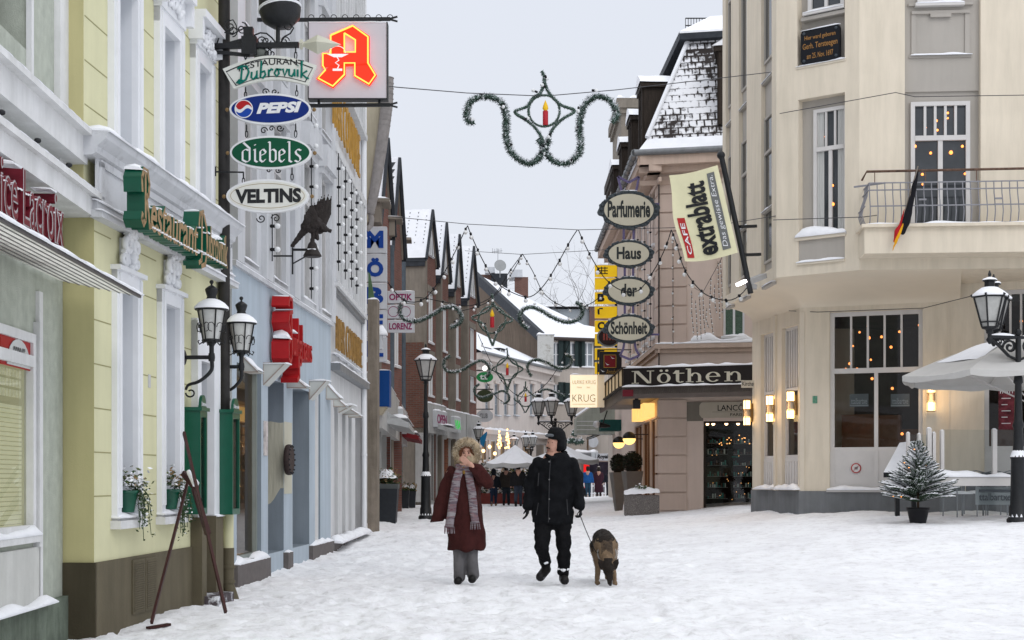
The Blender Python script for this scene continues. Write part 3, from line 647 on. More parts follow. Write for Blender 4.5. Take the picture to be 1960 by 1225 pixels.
def carriage_lantern(u, z, d, wallp, label):
 t = thing('wall_lantern', label, 'lantern', FY.p(u, z), 'lanterns on curved brackets by the door'); c = FY.p(u, z, d)
 mb = MB(); n = 6
 mb.lathe(c, [(.085,0),(.10,.015),(.085,.03)], n); mb.lathe(c, [(.012,-.06),(.03,-.03),(.05,0)], 8)
 for k in range(n):
  a = 2*math.pi*k/n; v = Vector((math.cos(a), math.sin(a), 0)); mb.bar(c+v*.085+Vector((0,0,.02)), c+v*.135+Vector((0,0,.31)), .012)
  if True:
   tv = Vector((-math.sin(a), math.cos(a), 0))
   for s_ in (1, -1):
    mb.tube([c+v*(.125+.0)+tv*(.0+s_*.035*(1-math.cos(x)))*1+Vector((0,0,.12+.05*s_*0+.045*math.sin(x)+.02))+tv*s_*.01 for x in [i*.7 for i in range(8)]], .0045, 4)
  mb.tube([c+v*.09+Vector((0,0,.0)), c+v*.12+Vector((0,0,-.02)), c+v*.135+Vector((0,0,.01)), c+v*.12+Vector((0,0,.02))], .007, 5)
 mb.lathe(c, [(.14,.31),(.165,.315),(.165,.325),(.14,.33)], 16)
 mb.lathe(c, [(.05,.40),(.055,.42),(.045,.45),(.062,.50),(.066,.52),(.05,.535),(.03,.55),(.01,.56),(.01,.575)], 12); mb.ball(c+Vector((0,0,.592)), .022, 8)
 mb.build('frame', BLACK, t)
 mb = MB(); mb.lathe(c, [(.078,.02),(.128,.31)], 6); mb.build('glass', mat('frosted_lantern_glass', (.50,.51,.50), .3, .15, 12, spec=.5, emit=(1,.95,.85), estr=.05), t)
 mb = MB(); mb.lathe(c, [(.05,.03),(.05,.14),(.01,.15)], 8); mb.build('lamp_holder', mat('dim_inner', (.12,.12,.12), .6), t)
 mb = MB(); mb.lathe(c, [(.172,.325),(.168,.345),(.13,.385),(.08,.415),(.052,.425)], 16); mb.build('snow_cap', SNOW, t)
 mb = MB(); wp = FY.p(*wallp, 0); q = FY.p(wallp[0], wallp[1], d)
 c2 = Vector((c.x, c.y, wp.z)); mb.lathe(wp, [(.075,0),(.075,.02),(.05,.03)], 12, axis=FY.n)
 mb.tube([wp, c2+FY.n*-.02], .02, 8); mb.tube([c+Vector((0,0,-.02)), c2+Vector((0,0,-.02))], .024, 8)
 mb.lathe(c2+Vector((0,0,-.04)), [(.03,0),(.035,.04),(.03,.08)], 10)
 v = c2+Vector((0,0,-.02)); lowp = FY.p(wallp[0], wallp[1]-.32, .03)
 pts = [v, v+Vector((0,0,-.10)), v+(lowp-v)*.25+Vector((0,0,-.10)), v+(lowp-v)*.55+Vector((0,0,-.06)), lowp+FY.n*.03+Vector((0,0,.05)), lowp]
 sm_ = []
 for i in range(len(pts)-1):
  for j in range(4):
   t_ = j/4; p0 = pts[max(i-1,0)]; p1 = pts[i]; p2 = pts[i+1]; p3 = pts[min(i+2,len(pts)-1)]
   sm_.append(.5*((2*p1)+(-p0+p2)*t_+(2*p0-5*p1+4*p2-p3)*t_*t_+(-p0+3*p1-3*p2+p3)*t_**3))
 mb.tube(sm_+[lowp], [.022-.009*i/len(sm_) for i in range(len(sm_)+1)], 7)
 lw = Fr((lowp.x, lowp.y), d=(FY.n.x, FY.n.y)); mb.tube([lw.p(.05-.05*math.cos(x)*(1-x/12), lowp.z-.03-.045*math.sin(x)*(1-x/12)) for x in [i*.5 for i in range(12)]], .009, 5)
 mb.build('bracket', BLACK, t)
def at_pxZ(fr, px, py, Z):
 w = P(px, py, Z) - fr.o; return w.dot(fr.u), w.z, w.dot(fr.n)
u, z, d = at_pxZ(FY, 405, 655, 14.0); carriage_lantern(u, z, d, (u, FY.pz(356, 686)), 'snow capped wall lantern nearer the camera, above the left menu case')
u, z, d = at_pxZ(FY, 462, 676, 15.35); carriage_lantern(u, z, d, (u, FY.pz(412, 700)), 'snow capped wall lantern farther from the camera, above the right menu case')
WD = mat('red_brown_wood', (.045,.014,.012), .5, .35, 6, .2, 30, stretch=(1,1,.2))
t = thing('folding_easel', 'dark red wooden poles crossed against the yellow house beside the door', 'easel', P(370, 1170, 12.6))
A, B, Cc, D = P(352,828,13.3), P(432,1172,12.1), P(378,900,13.6), P(290,1192,12.0)
mb = MB(); mb.bar(A, B, .022, .034); mb.build('pole', WD, t); mb = MB(); mb.bar(P(362,912,13.5), D, .022, .032); mb.build('pole', WD, t)
mb = MB(); mb.bar(P(372,935,13.2), P(398,1022,12.9), .05, .04); mb.bar(P(352,905,13.3), P(376,935,13.2), .05, .05); mb.build('hinge_block', WD, t)
mb = MB(); mb.tube([P(362,908,13.2)+Vector((0,-.03,.03)), P(376,935,13.1)+Vector((0,-.02,.04))], [.02,.035], 7); mb.build('snow_cap', SNOW, t)
mb = MB(); mb.bar(Vector((D.x-.03, D.y, -.01)), Vector((D.x+.10, D.y+.2, -.0)), .05, .02); mb.build('foot', WD, t)
FS = Fr((-3.33, 15.2), d=(1, 0))        # plane of the signs, facing the camera
def fs(px, py, d=0): return FS.px(px, py, d)
t = thing('sign_bracket', 'black wrought iron bracket with scrolls and a pale spear tip, holding the hanging oval signs', 'bracket', FS.p(0, 5.8))
mb = MB(); a = fs(414, 90); b = fs(572, 86)
mb.bar(FS.p(a[0]-.35, a[1]), FS.p(b[0], b[1]), .05, .055); mb.bar(FS.p(a[0]-.1, fs(414,96)[1]), FS.p(fs(482,72)[0], fs(482,72)[1]), .035)
mb.bar(FS.p(a[0]-.1, fs(414,98)[1]), FS.p(fs(478,106)[0], fs(478,106)[1]), .035)
u, z = fs(478, 88); mb.box(FS, u-.08, u+.08, z-.1, z+.09, -.06, .06); u2, z2 = fs(476, 62); mb.box(FS, u2-.05, u2+.05, z2-.09, z2+.05, -.04, .04)
u3, z3 = fs(532, 70); mb.tube([FS.p(u3, z-.0), FS.p(u3, z3+.35)], .022, 8)
for (px, py, r, a0, fl) in ((440,50,.07,90,1),(445,60,.06,270,1),(463,55,.07,90,-1),(500,78,.05,0,1),(510,78,.05,180,-1),(553,50,.07,20,1),(545,78,.05,0,1),(520,102,.05,90,1),(512,102,.05,90,-1)):
 q = fs(px, py); mb.tube(scroll(FS, (q[0], q[1], 0), r, a0, 1.3, flip=fl), .007, 5)
mb.tube([FS.p(*fs(p_, q_)) for p_, q_ in ((415,84),(420,68),(430,62),(445,66),(458,58),(468,54),(476,58))], .008, 5)
mb.tube([FS.p(*fs(p_, q_)) for p_, q_ in ((438,40),(446,38),(452,48),(454,56),(462,58))], .007, 5)
mb.tube([FS.p(*fs(p_, q_)) for p_, q_ in ((486,68),(498,63),(510,64),(520,72),(528,82))], .009, 5)
mb.tube([FS.p(*fs(p_, q_)) for p_, q_ in ((536,84),(545,70),(556,64),(562,54),(556,47))], .009, 5)
mb.build('arm', BLACK, t)
mb = MB(); c = FS.p(*fs(574, 85));
mb.lathe(c, [(.055,0),(.055,.03),(.03,.035),(.03,.05),(.105,.19),(.0,.44)], 4, axis=(1,0,0), smooth=False); mb.build('spear_tip', mat('pale_gilt', (.55,.54,.44), .45, .1, 6), t)
mb = MB(); q = fs(497, 100); mb.ball(FS.p(*q, -.05), .09, 12, sc=(1,.8,.7)); mb.build('spotlight', mat('dull_metal', (.12,.13,.12), .4), t)
t = thing('cauldron', 'black iron cauldron mounted on the sign bracket', 'cauldron', FS.p(*fs(540, 40)))
mb = MB(); ax = Vector((-.16, .10, 1)).normalized(); c = FS.p(*fs(541, 52))
mb.lathe(c, [(.02,0),(.12,.02),(.20,.09),(.225,.19),(.215,.30),(.20,.38),(.225,.44),(.24,.46),(.22,.46),(.19,.38)], 22, axis=ax); mb.build('pot', BLACK, t)
mb = MB(); mb.lathe(c+ax*.19, [(.232,0),(.236,.008),(.232,.014)], 22, axis=ax); mb.lathe(c+ax*.21, [(.229,.0),(.233,.008),(.229,.012)], 22, axis=ax); mb.build('band', WHITE, t)
mb = MB(); l = c+ax*.36+Vector((-.25,0,0)); mb.tube([l+Vector((.05,0,0)), l+Vector((-.02,0,-.02)), l+Vector((-.05,0,.03)), l+Vector((-.03,0,.2)), l+Vector((.05,0,.4)), l+Vector((.27,0,.5)), l+Vector((.5,0,.4)), l+Vector((.54,0,.12)), l+Vector((.47,0,.0))], .013, 6)
mb.build('handle', BLACK, t)
def chain(mb, x, z0, z1, d=0):
 k = int((z0-z1)/.045); s_ = (z0-z1)/max(1, k)
 for i in range(max(1, k)):
  zc = z0-s_*(i+.5); fl = i % 2
  mb.tube([FS.p(x+(.014*math.cos(a) if fl else 0), zc+s_*.62*math.sin(a), d+(0 if fl else .014*math.cos(a))) for a in [j*math.pi/4 for j in range(9)]], .0055, 4)
def oval(fr, u, z, ru, rz, n=48, k=0): return [(u+(ru+k)*math.cos(2*math.pi*i/n), z+(rz+k)*math.sin(2*math.pi*i/n)) for i in range(n)]
def hanging_oval(label, cx, cy, rx, ry, face, rim, chains, scr, name='hanging_sign', fr=None, thick=.06):
 fr = fr or FS; u, z = fr.px(cx, cy); ru = fr.pu(cx+rx)-u; rz = fr.px(cx, cy-ry)[1]-z
 t = thing(name, label, 'sign', fr.p(u, z), 'oval signs hanging one below another on the bracket')
 MB().poly(fr, oval(fr, u, z, ru, rz), -thick/2, thick/2).build('rim', rim, t)
 for sgn in (1, -1):
  if sgn == 1: MB().poly(fr, oval(fr, u, z, ru, rz, k=-.022), thick/2, thick/2+.004).build('face', face, t)
  else: MB().poly(fr, oval(fr, u, z, ru, rz, k=-.022), -thick/2-.004, -thick/2).build('face', face, t)
 mb = MB()
 for px, ya, yb in chains: chain(mb, fr.pu(px), fr.px(px, ya)[1], fr.px(px, yb)[1])
 mb.build('chain', BLACK, t)
 mb = MB()
 for px, py, r, a0, fl in scr: q = fr.px(px, py); mb.tube(scroll(fr, (q[0], q[1], 0), r, a0, 1.3, flip=fl), .007, 5)
 if scr: mb.build('scrollwork', BLACK, t)
 mb = MB()
 for sx in (-1, 1): mb.ball(fr.p(u+sx*(ru+.03), z, 0), .022, 8)
 mb.build('knob', mat('brown_knob', (.22,.14,.06), .5), t)
 return t, u, z, ru, rz
t = thing('hanging_sign', 'curved cream restaurant sign lettered in black and green, topmost of the hanging signs', 'sign', FS.p(*fs(517, 140)), 'oval signs hanging one below another on the bracket')
def curvedsign(k):
 top = [(427+k*1.2+(606-427-2.4*k)*s, 133+k-22*math.sin(math.pi*s)-7*s) for s in [i/16 for i in range(17)]]
 bot = [(590-k*.9-(590-448-1.8*k)*s, 164-k-14*math.sin(math.pi*s)+7*s) for s in [i/16 for i in range(17)]]
 return [fs(*q) for q in top+bot]
pg = curvedsign(0); MB().poly(FS, pg[::-1], -.025, .025).build('board', mat('sign_cream', (.66,.67,.62), .5, .05), t)
a = curvedsign(5); b = curvedsign(6.6); mb = MB()
for i in range(len(a)): j = (i+1) % len(a); mb.quad(FS.p(*a[i],.028), FS.p(*a[j],.028), FS.p(*b[j],.028), FS.p(*b[i],.028))
mb.build('border', BLACK, t)
mb = MB(); q0, q1 = fs(458, 129), fs(583, 113); text(mb, FS, 'RESTAURANT', q0[0], q1[0], q0[1]-.055, q0[1]+.01, .029, 0, .012, arc=.045, slope=.055); mb.build('lettering', BLACK, t)
DUB = [ [(0,1.0),(.25,1.1),(.55,1.0),(.68,.6),(.5,.15),(.15,0),(-.05,.1),(.1,.25),(.4,.1)], [(.28,1.0),(.22,.3),(.1,.05)],
 [(.85,.55),(.82,.2),(.95,.05),(1.1,.2),(1.15,.55),(1.15,.1),(1.25,.05)], [(1.42,1.15),(1.36,.1),(1.5,.0),(1.66,.2),(1.6,.45),(1.4,.4)],
 [(1.85,.5),(1.85,.05),(1.85,.35),(2.0,.52),(2.1,.45)], [(2.3,.5),(2.18,.25),(2.3,.02),(2.45,.2),(2.4,.45),(2.3,.5),(2.6,.45)],
 [(2.68,.5),(2.78,.05),(2.95,.5)], [(3.05,.5),(3.05,.1),(3.2,.03),(3.33,.25),(3.36,.5),(3.38,.05)], [(3.55,.5),(3.55,.05)], [(3.56,.75),(3.58,.78)], [(3.8,1.1),(3.76,.0)], [(4.1,.5),(3.8,.25),(4.1,.0),(4.2,.05)] ]
mb = MB(); q0 = fs(450, 163); q1 = fs(588, 150); S = (q1[0]-q0[0])/4.25
for st in DUB:
 pts = [FS.p(q0[0]+.03+x*S, q0[1]+.0+y*.165+.05*math.sin(math.pi*min(1,max(0,x/4.25)))+.06*x/4.25, .03) for x, y in st]
 mb.tube(pts, .0115, 5)
mb.build('lettering', mat('sign_green', (.0,.16,.12), .5), t)
mb = MB(); chain(mb, fs(470,0)[0], fs(0,92)[1], fs(0,122)[1]); chain(mb, fs(566,0)[0], fs(0,88)[1], fs(0,112)[1]); mb.build('chain', BLACK, t)
BLUE = mat('cola_blue', (.004,.022,.17), .35, .08); WH = mat('sign_white', (.74,.75,.76), .45, .03); BGRN = mat('beer_green', (.003,.075,.035), .35, .08)
t, u, z, ru, rz = hanging_oval('blue oval cola sign with white slanted letters and a red white blue ball', 518, 210, 78, 30, BLUE, WH, ((470,168,185),(568,164,183)), ((508,176,.04,0,1),(526,176,.04,180,-1),(520,246,.03,0,1),(536,245,.04,180,-1)))
mb = MB(); text(mb, FS, 'PEPSI', u-.145, u+ru-.10, z-.055, z+.062, .036, 0, .055, shear=.25, slope=.02);
bc = (u-ru+.155, z+.0); mb.poly(FS, oval(FS, *bc, .098, .098, 28), .034, .0355); mb.build('lettering', WH, t)
for m_, s1 in ((REDP, 1), (mat('ball_blue', (.01,.06,.35), .4), -1)):
 pts = [(bc[0]+.088*math.cos(R(a)), bc[1]+.088*math.sin(R(a))) for a in (range(8, 173, 11) if s1 > 0 else range(-8, -173, -11))]
 wav = [(bc[0]+.088*(-1+2*k/10)*.97, bc[1]+s1*.018+.026*math.sin(2*math.pi*k/10+math.pi)) for k in range(1, 10)]
 pg = pts+wav; MB().poly(FS, pg if s1 > 0 else pg[::-1], .0356, .0375).build('emblem', m_, t)
t, u, z, ru, rz = hanging_oval('dark green oval beer sign with white blackletter word, between the blue and cream ovals', 519, 293, 78, 32, BGRN, WH, ((472,240,262),(566,238,262)), ((505,250,.04,0,1),(532,326,.03,180,-1),(515,326,.03,0,1)))
mb = MB(); glyph = {
 'd': [[(.1,1.35),(.45,.95),(.45,.12),(.28,0),(.06,.15),(.06,.75),(.25,.9),(.4,.8)]], 'i': [[(.05,.82),(.15,.9),(.15,.1),(.28,.0)], [(.1,1.15),(.2,1.22)]],
 'e': [[(.35,.2),(.2,0),(.06,.15),(.06,.75),(.22,.9),(.36,.72),(.34,.6),(.08,.45)]], 'b': [[(.02,1.4),(.1,1.35),(.1,.1),(.25,0),(.42,.15),(.42,.75),(.28,.9),(.12,.78)]],
 'l': [[(.02,1.4),(.12,1.4),(.12,.1),(.25,0)]], 's': [[(.38,.8),(.22,.9),(.08,.75),(.12,.58),(.32,.38),(.36,.18),(.22,0),(.04,.12)]] }
x = 0
for ch, adv in (('d',.6),('i',.38),('e',.5),('b',.56),('e',.5),('l',.38),('s',.4)):
 nib(mb, FS, [[(a+x, b) for a, b in st] for st in glyph[ch]], u-.31, z-.105, .155, .036, w=.13, ang=38, sx=.192, th=.05); x += adv
mb.build('lettering', WH, t)
t, u, z, ru, rz = hanging_oval('cream oval beer sign with bold black capitals, lowest of the hanging signs', 513, 376, 79, 32, mat('oval_cream', (.68,.68,.63), .5, .04), WH, ((466,330,352),(559,322,344)), ((500,418,.05,180,1),(528,418,.05,0,-1)))
mb = MB(); text(mb, FS, 'VELTINS', u-.345, u+.36, z-.085, z+.07, .037, 0, .05, slope=.015); mb.build('lettering', BLACK, t)
a, b = oval(FS, u, z, ru, rz, k=-.045), oval(FS, u, z, ru, rz, k=-.05); mb = MB()
for i in range(48): j = (i+1) % 48; mb.quad(FS.p(*a[i],.036), FS.p(*a[j],.036), FS.p(*b[j],.036), FS.p(*b[i],.036))
mb.build('border', mat('thin_gold', (.35,.26,.12), .5), t)
mb = MB(); q = fs(412, 328); mb.bar(FS.p(q[0]-.25, q[1]), FS.p(fs(466,330)[0], q[1]-.01), .015); mb.bar(FS.p(q[0], q[1]-.05), FS.p(q[0], q[1]+.05), .02); mb.build('hook', BLACK, t)
FA = Fr((-3.35, 17.6), d=(1, 0)); fa = lambda px, py: FA.px(px, py)
t = thing('pharmacy_sign', 'white light box with a glowing red gothic letter A and a bowl with snake', 'sign', FA.p(*fa(665, 190)))
x0, z0 = fa(591, 188); x1, z1 = fa(740, 42)
MB().box(FA, x0, x1, z0, z1, -.14, .0).build('light_box', mat('light_box', (.50,.49,.53), .4, .05, 2, emit=(1,.8,.82), estr=.10), t)
mb = MB()
for a, b, c, d in ((x0-.012,x0,z0-.012,z1+.0),(x1,x1+.012,z0-.012,z1+.0),(x0,x1,z0-.012,z0)): mb.box(FA, a, b, c, d, -.15, .01)
for yy in (33, 198):
 z = fa(600, yy)[1]; ue = fa(746, yy)[0]; us_ = fa(572 if yy < 100 else 596, yy)[0]
 mb.bar(FA.p(us_-(.0 if yy < 100 else .0), z-.01, -.07), FA.p(ue, z, -.07), .04); mb.bar(FA.p(ue-.02, z, -.07), FA.p(ue+.09, z+.03, -.07), .02); mb.bar(FA.p(ue-.02, z, -.07), FA.p(ue+.09, z-.03, -.07), .02)
 mb.bar(FA.p(-.6, z-.01, -.07), FA.p(us_, z-.01, -.07), .04)
 for k in (.12, .9): mb.bar(FA.p(x0+(x1-x0)*k, z, -.07), FA.p(x0+(x1-x0)*k, (z1 if yy < 100 else z0), -.07), .03)
z = fa(600, 33)[1]
for k in range(8): u = x0+.02+.14*k; mb.tube([FA.p(u+.035*math.cos(a), z+.02+.035*math.sin(a), -.07) for a in [i*math.pi/5 for i in range(6)]], .005, 4)
mb.build('frame', BLACK, t)
Apx = [(632,68),(676,49),(708,71),(708,122),(722,146),(708,166),(678,148),(678,126),(662,126),(662,146),(638,170),(606,152),(621,137),(622,131),(617,130),(617,103),(632,103)]
AP = [fa(x, y) for x, y in Apx]; hole = [fa(*q) for q in ((659,64),(682,78),(682,103),(659,103))]
def prism_hole(mb, fr, outer, d0, d1): mb.poly(fr, outer[::-1], d0, d1)
up_ = [fa(*q) for q in ((632,68),(659,64),(659,103),(632,103))]
mb = MB()
for pg in (((632,68),(676,49),(659,66),(659,103),(632,103)), ((676,49),(708,71),(682,79),(659,66)), ((682,79),(708,71),(708,103),(682,103)),
           ((617,103),(708,103),(708,126),(617,130)), ((678,126),(708,122),(722,146),(708,166),(678,148)), ((633,128),(662,126),(662,146),(638,170),(606,152),(621,137))):
 mb.poly(FA, [fa(*q) for q in pg][::-1], .012, .04)
mb.build('letter', mat('neon_red_body', (.7,.02,.01), .4, 0, emit=(1,.030,.010), estr=1.15), t)
mb = MB(); C4 = lambda pts: [FA.p(*fa(*q), .055) for q in pts]
mb.tube(C4([(634,70),(676,52),(705,73),(705,123),(719,146),(707,163),(680,147),(680,123),(660,123),(660,145),(638,167),(610,152),(624,136),(619,128),(619,105),(634,105),(634,70)]), .011, 6)
mb.tube(C4([(660,66),(681,79),(681,102),(660,102),(660,66)]), .011, 6)
mb.build('neon_tube', mat('neon_orange', (1,.4,.1), .4, 0, emit=(1,.30,.035), estr=2.6), t)
mb = MB(); mb.tube([FA.p(*fa(647+15*math.cos(R(a)), 104-13*math.sin(R(a))), .06) for a in range(0, 181, 15)], .005, 4)
mb.poly(FA, [fa(*q) for q in ((627,106),(668,106),(655,112),(640,112))][::-1], .05, .062)
mb.tube([FA.p(*fa(x, y), .062) for x, y in ((646,112),(650,118),(643,123),(650,128),(647,134))], .008, 5); mb.box(FA, fa(638,0)[0], fa(656,0)[0], fa(0,138)[1], fa(0,134)[1], .05, .062)
mb.build('bowl_emblem', mat('emblem_white', (.8,.75,.75), .5, 0, emit=(1,.7,.7), estr=.5), t)
mb = MB(); mb.cap(FA, x0, x1, z1, -.13, 0, .02, seed=4); mb.build('snow_cap', SNOW, t)
# ---- pale blue shop house
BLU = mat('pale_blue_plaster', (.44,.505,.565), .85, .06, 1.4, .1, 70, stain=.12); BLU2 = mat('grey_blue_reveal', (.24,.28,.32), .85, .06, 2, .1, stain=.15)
GWH = mat('grey_white_plaster', (.58,.59,.61), .85, .08, 2, .1, 70, stain=.12); TANW = mat('faded_panel', (.56,.55,.55), .8, .1, 2, .1, stain=.25)
FB = Fr((-3.25, 16.5), d=(.044, 1)); BE = FB.pu(633); ZL = 3.77
h = thing('blue_shop_house', 'pale blue ground floor shop with grey white upper storeys and deep window bays', 'house', FB.p(3, 0))
sx = [(453,500),(513,543),(560,592),(603,613)]
H = [(FB.pu(a), FB.pu(b), .27, z1) for (a, b), z1 in zip(sx, (2.62,2.55,2.55,2.62))]
upw = [(463,486),(520,543),(578,598),(612,627)]
HU = [(FB.pu(a), FB.pu(b), ZL+.12, 6.0) for a, b in upw]+[(FB.pu(a), FB.pu(b), 6.7, 8.6) for a, b in upw]
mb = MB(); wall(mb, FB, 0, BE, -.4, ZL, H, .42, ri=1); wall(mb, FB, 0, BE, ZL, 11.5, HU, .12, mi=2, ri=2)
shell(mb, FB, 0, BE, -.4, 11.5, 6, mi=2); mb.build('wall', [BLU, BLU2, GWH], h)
mb = MB(); mb.box(FB, 0, BE, ZL-.04, ZL+.02, 0, .05)
for a, b in ((444,452),(500,509),(556,563),(628,633)): mb.box(FB, FB.pu(a), FB.pu(b)+.12, ZL+.02, 11.4, 0, .07)
for q in HU: mb.box(FB, q[0]-.06, q[1]+.06, q[2]-.1, q[2], -.1, .05).box(FB, q[0]-.08, q[0], q[2], q[3], 0, .035).box(FB, q[1], q[1]+.08, q[2], q[3], 0, .035).box(FB, q[0]-.1, q[1]+.1, q[3], q[3]+.1, 0, .08)
for q in HU[:4]: mb.poly(FB, [(q[0]-.12, q[3]+.1), (q[1]+.12, q[3]+.1), (q[1]+.05, q[3]+.45), (q[0]-.05, q[3]+.45)], 0, .14)
mb.build('trim', GWH, h)
for q in HU: window(h, FB, *q, d=-.08, cols=2, transom=.7, g=mat('pale_pane', (.30,.31,.30), .12, .2, 2, spec=.6), sill=.05, m=TANW)
w = window(h, FB, *H[0], d=-.10, fw=.05, sill=.02, g=GLASST, m=mat('grey_green_frame', (.25,.28,.26), .5), snow=False, name='shop_window')
mb = MB(); q = H[0]; mb.box(FB, q[0], q[1], .27, 2.6, -1.1, -1.08); mb.box(FB, q[0], q[1]+.6, .27, .3, -1.1, -.2); mb.box(FB, q[0], q[1]+.6, .95, .98, -1.05, -.5); mb.build('display', mat('glowing_display', (.20,.11,.05), .6, .5, 6, emit=(1,.5,.15), estr=.15), w)  # emission stands in for warm lamplight on the display
mb = MB(); random.seed(5)
for k in range(26): mb.ball(FB.p(random.uniform(q[0]+.05, q[1]-.05), random.uniform(1.0, 2.4), random.uniform(-.9,-.35)), random.uniform(.012,.035), 7)
mb.build('lamp', mat('warm_bulb', (1,.6,.25), .5, 0, emit=(1,.50,.16), estr=5), w)
mb = MB()
for k in range(14): a = random.uniform(q[0]+.05, q[1]-.2); mb.box(FB, a, a+.1, .98, .98+random.uniform(.1,.5), -.8, -.7)
mb.build('goods', mat('warm_goods', (.4,.2,.08), .4, .5, 9), w)
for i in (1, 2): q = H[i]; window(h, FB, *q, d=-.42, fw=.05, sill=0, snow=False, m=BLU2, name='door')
q = H[3]; w = window(h, FB, *q, d=-.08, fw=.03, sill=0, snow=False, g=GLASST, m=WHITE, name='shop_window'); MB().box(FB, q[0], q[1], .3, 2.5, -.5, -.48).build('display', mat('lit_display', (.5,.4,.3), .6, .3, 6, emit=(1,.7,.4), estr=.5), w)
mb = MB(); us = [0, H[0][0]-.0]
mb.box(FB, 0, H[0][1]+.26, -.35, .24, -.02, .07).box(FB, H[1][1]-.02, H[1][1]+.32, -.35, .24, -.42, .07).box(FB, H[2][1]-.02, BE, -.35, .24, -.42, .06)
mb.box(FB, 0, BE, -.35, .22, -.42, -.38)
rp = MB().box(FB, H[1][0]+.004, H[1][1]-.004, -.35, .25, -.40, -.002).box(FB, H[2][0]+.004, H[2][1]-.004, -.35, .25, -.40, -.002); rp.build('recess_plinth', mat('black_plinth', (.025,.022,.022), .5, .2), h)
mb.build('plinth', mat('brown_tile_plinth', (.13,.115,.11), .6, .2, 10, .1, 30), h)
s = MB(); s.cap(FB, .1, H[0][1]+.24, .24, -.1, .06, .07, seed=1).cap(FB, H[2][1]+.05, BE, .24, -.05, .05, .06, seed=2).cap(FB, H[1][1], H[1][1]+.30, .24, .0, .06, .03, seed=3)
s.cap(FB, 0, BE, ZL+.02, 0, .045, .02, seed=5); s.build('snow_cap', SNOW, h)
mb = MB(); a, b = FB.pu(543.5), FB.pu(559.5)
mb.box(FB, a-.0, b-.05, FB.pz(550,945), FB.pz(550,808), 0, .006)
pts = [(a,-.0)]; mb.build('filler_patch', mat('cream_filler', (.52,.50,.40), .8, .1, 3, .9, 8, stretch=(2,2,.3)), h)
mb = MB(); u = H[1][1]; n_ = 9           # the filler also covers the side of the pier, with a ragged lower end
za, zb = FB.pz(543, 947), FB.pz(543, 808); V = []
for i in range(n_+1):
 t_ = i/n_; zz = za-.25*math.sin(math.pi*min(1, t_*1.15))*.9 + (.18 if t_ < .12 else 0)
 V.append((FB.p(u-.003, zb-.01*math.sin(t_*9), -.40+.40*(t_)), FB.p(u-.003, zz+.09, -.40+.40*t_)))
for i in range(n_): mb.quad(V[i][0], V[i][1], V[i+1][1], V[i+1][0])
mb.build('filler_patch', MATS['cream_filler'], h)
mb = MB(); mb.box(FB, FB.pu(504), FB.pu(511), FB.pz(507,872), FB.pz(507,806), 0, .012); mb.build('poster', mat('bill_poster', (.55,.5,.48), .6, .5, 12), h)
t = thing('wall_plaque', 'thin round black studded plaque standing out from the second blue pier', 'plaque', FB.p(FB.pu(552), 1.3, .1))
u, z = FB.px(555, 880, .10); mb = MB(); mb.lathe(FB.p(u, z, .05), [(.20,0),(.21,.02),(.21,.06),(.19,.075)], 28, axis=FB.n); o = mb.build('disc', mat('oxide_iron', (.045,.03,.028), .6, .4, 18, .3), t)
mb = MB()
for k in range(16): a = 2*math.pi*k/16; mb.ball(FB.p(u+.19*math.cos(a), z+.19*math.sin(a), .13), .014, 6)
mb.build('stud', BLACK, t)
def hood(fr, px, py, typ, wpx, hpx, label, Lu=.34):
 u, z = fr.px(px, py, 0); Z = fr.p(u,0).y; sc = Z/F; w_, h_ = wpx*sc, hpx*sc
 t = thing('window_hood', label, 'hood', fr.p(u, z), 'triangular hoods over the shop bays')
 g = Fr((fr.p(u,0).x, fr.p(u,0).y), d=(fr.n.x, fr.n.y))      # faces the camera side: u outward
 pg = [(0,z),(w_,z+h_),(0,z+h_)] if typ == 'A' else [(0,z),(w_,z),(0,z+h_)]
 mb = MB(); mb.poly(g, pg, -Lu, 0); mb.build('panel', mat('hood_white', (.55,.56,.53), .5, .06, 3), t)
 mb = MB(); e = .012
 for a, b in zip(pg, pg[1:]+pg[:1]): mb.bar(g.p(*a, .004), g.p(*b, .004), .014)
 mb.build('edge_trim', mat('hood_edge', (.36,.30,.26), .5), t)
 s = MB()
 if typ == 'A': s.cap(g, 0, w_+.02, z+h_, -Lu, .01, .05, seed=px)
 else: s.sheet(lambda a, b: g.p(a*w_, z+h_*(1-a)+.022+.008*math.sin(a*9), -Lu+b*(Lu+.01)), 6, 2); s.sheet(lambda a, b: g.p(a*w_, z+h_*(1-a)+.022*b, .01), 6, 1)
 s.build('snow_cap', SNOW, t)
for px, py, ty, w_, h_, lb in ((466,712,'B',28,28,'low triangular white hood behind the farther wall lantern'), (504,737,'A',42,42,'largest upturned triangular hood left of the red letters'), (549,742,'B',38,32,'sloping triangular hood under the red letters'),
  (592,765,'A',33,37,'upturned triangular hood right of the red letters'), (624,764,'B',28,30,'sloping triangular hood at the seam between blue and white houses')): hood(FB, px, py, ty, w_, h_, lb)
t = thing('letter_sign', 'deep glossy red raised letters on the pale blue shop front', 'sign', FB.p(3.6, 3, .2), 'raised letter signs on facades')
ua, ub = FB.pu(553, .26), FB.pu(598, .26); zt, zb = FB.pz(553, 578, .26), FB.pz(553, 692, .26); mb = MB(); um_ = ua+.32
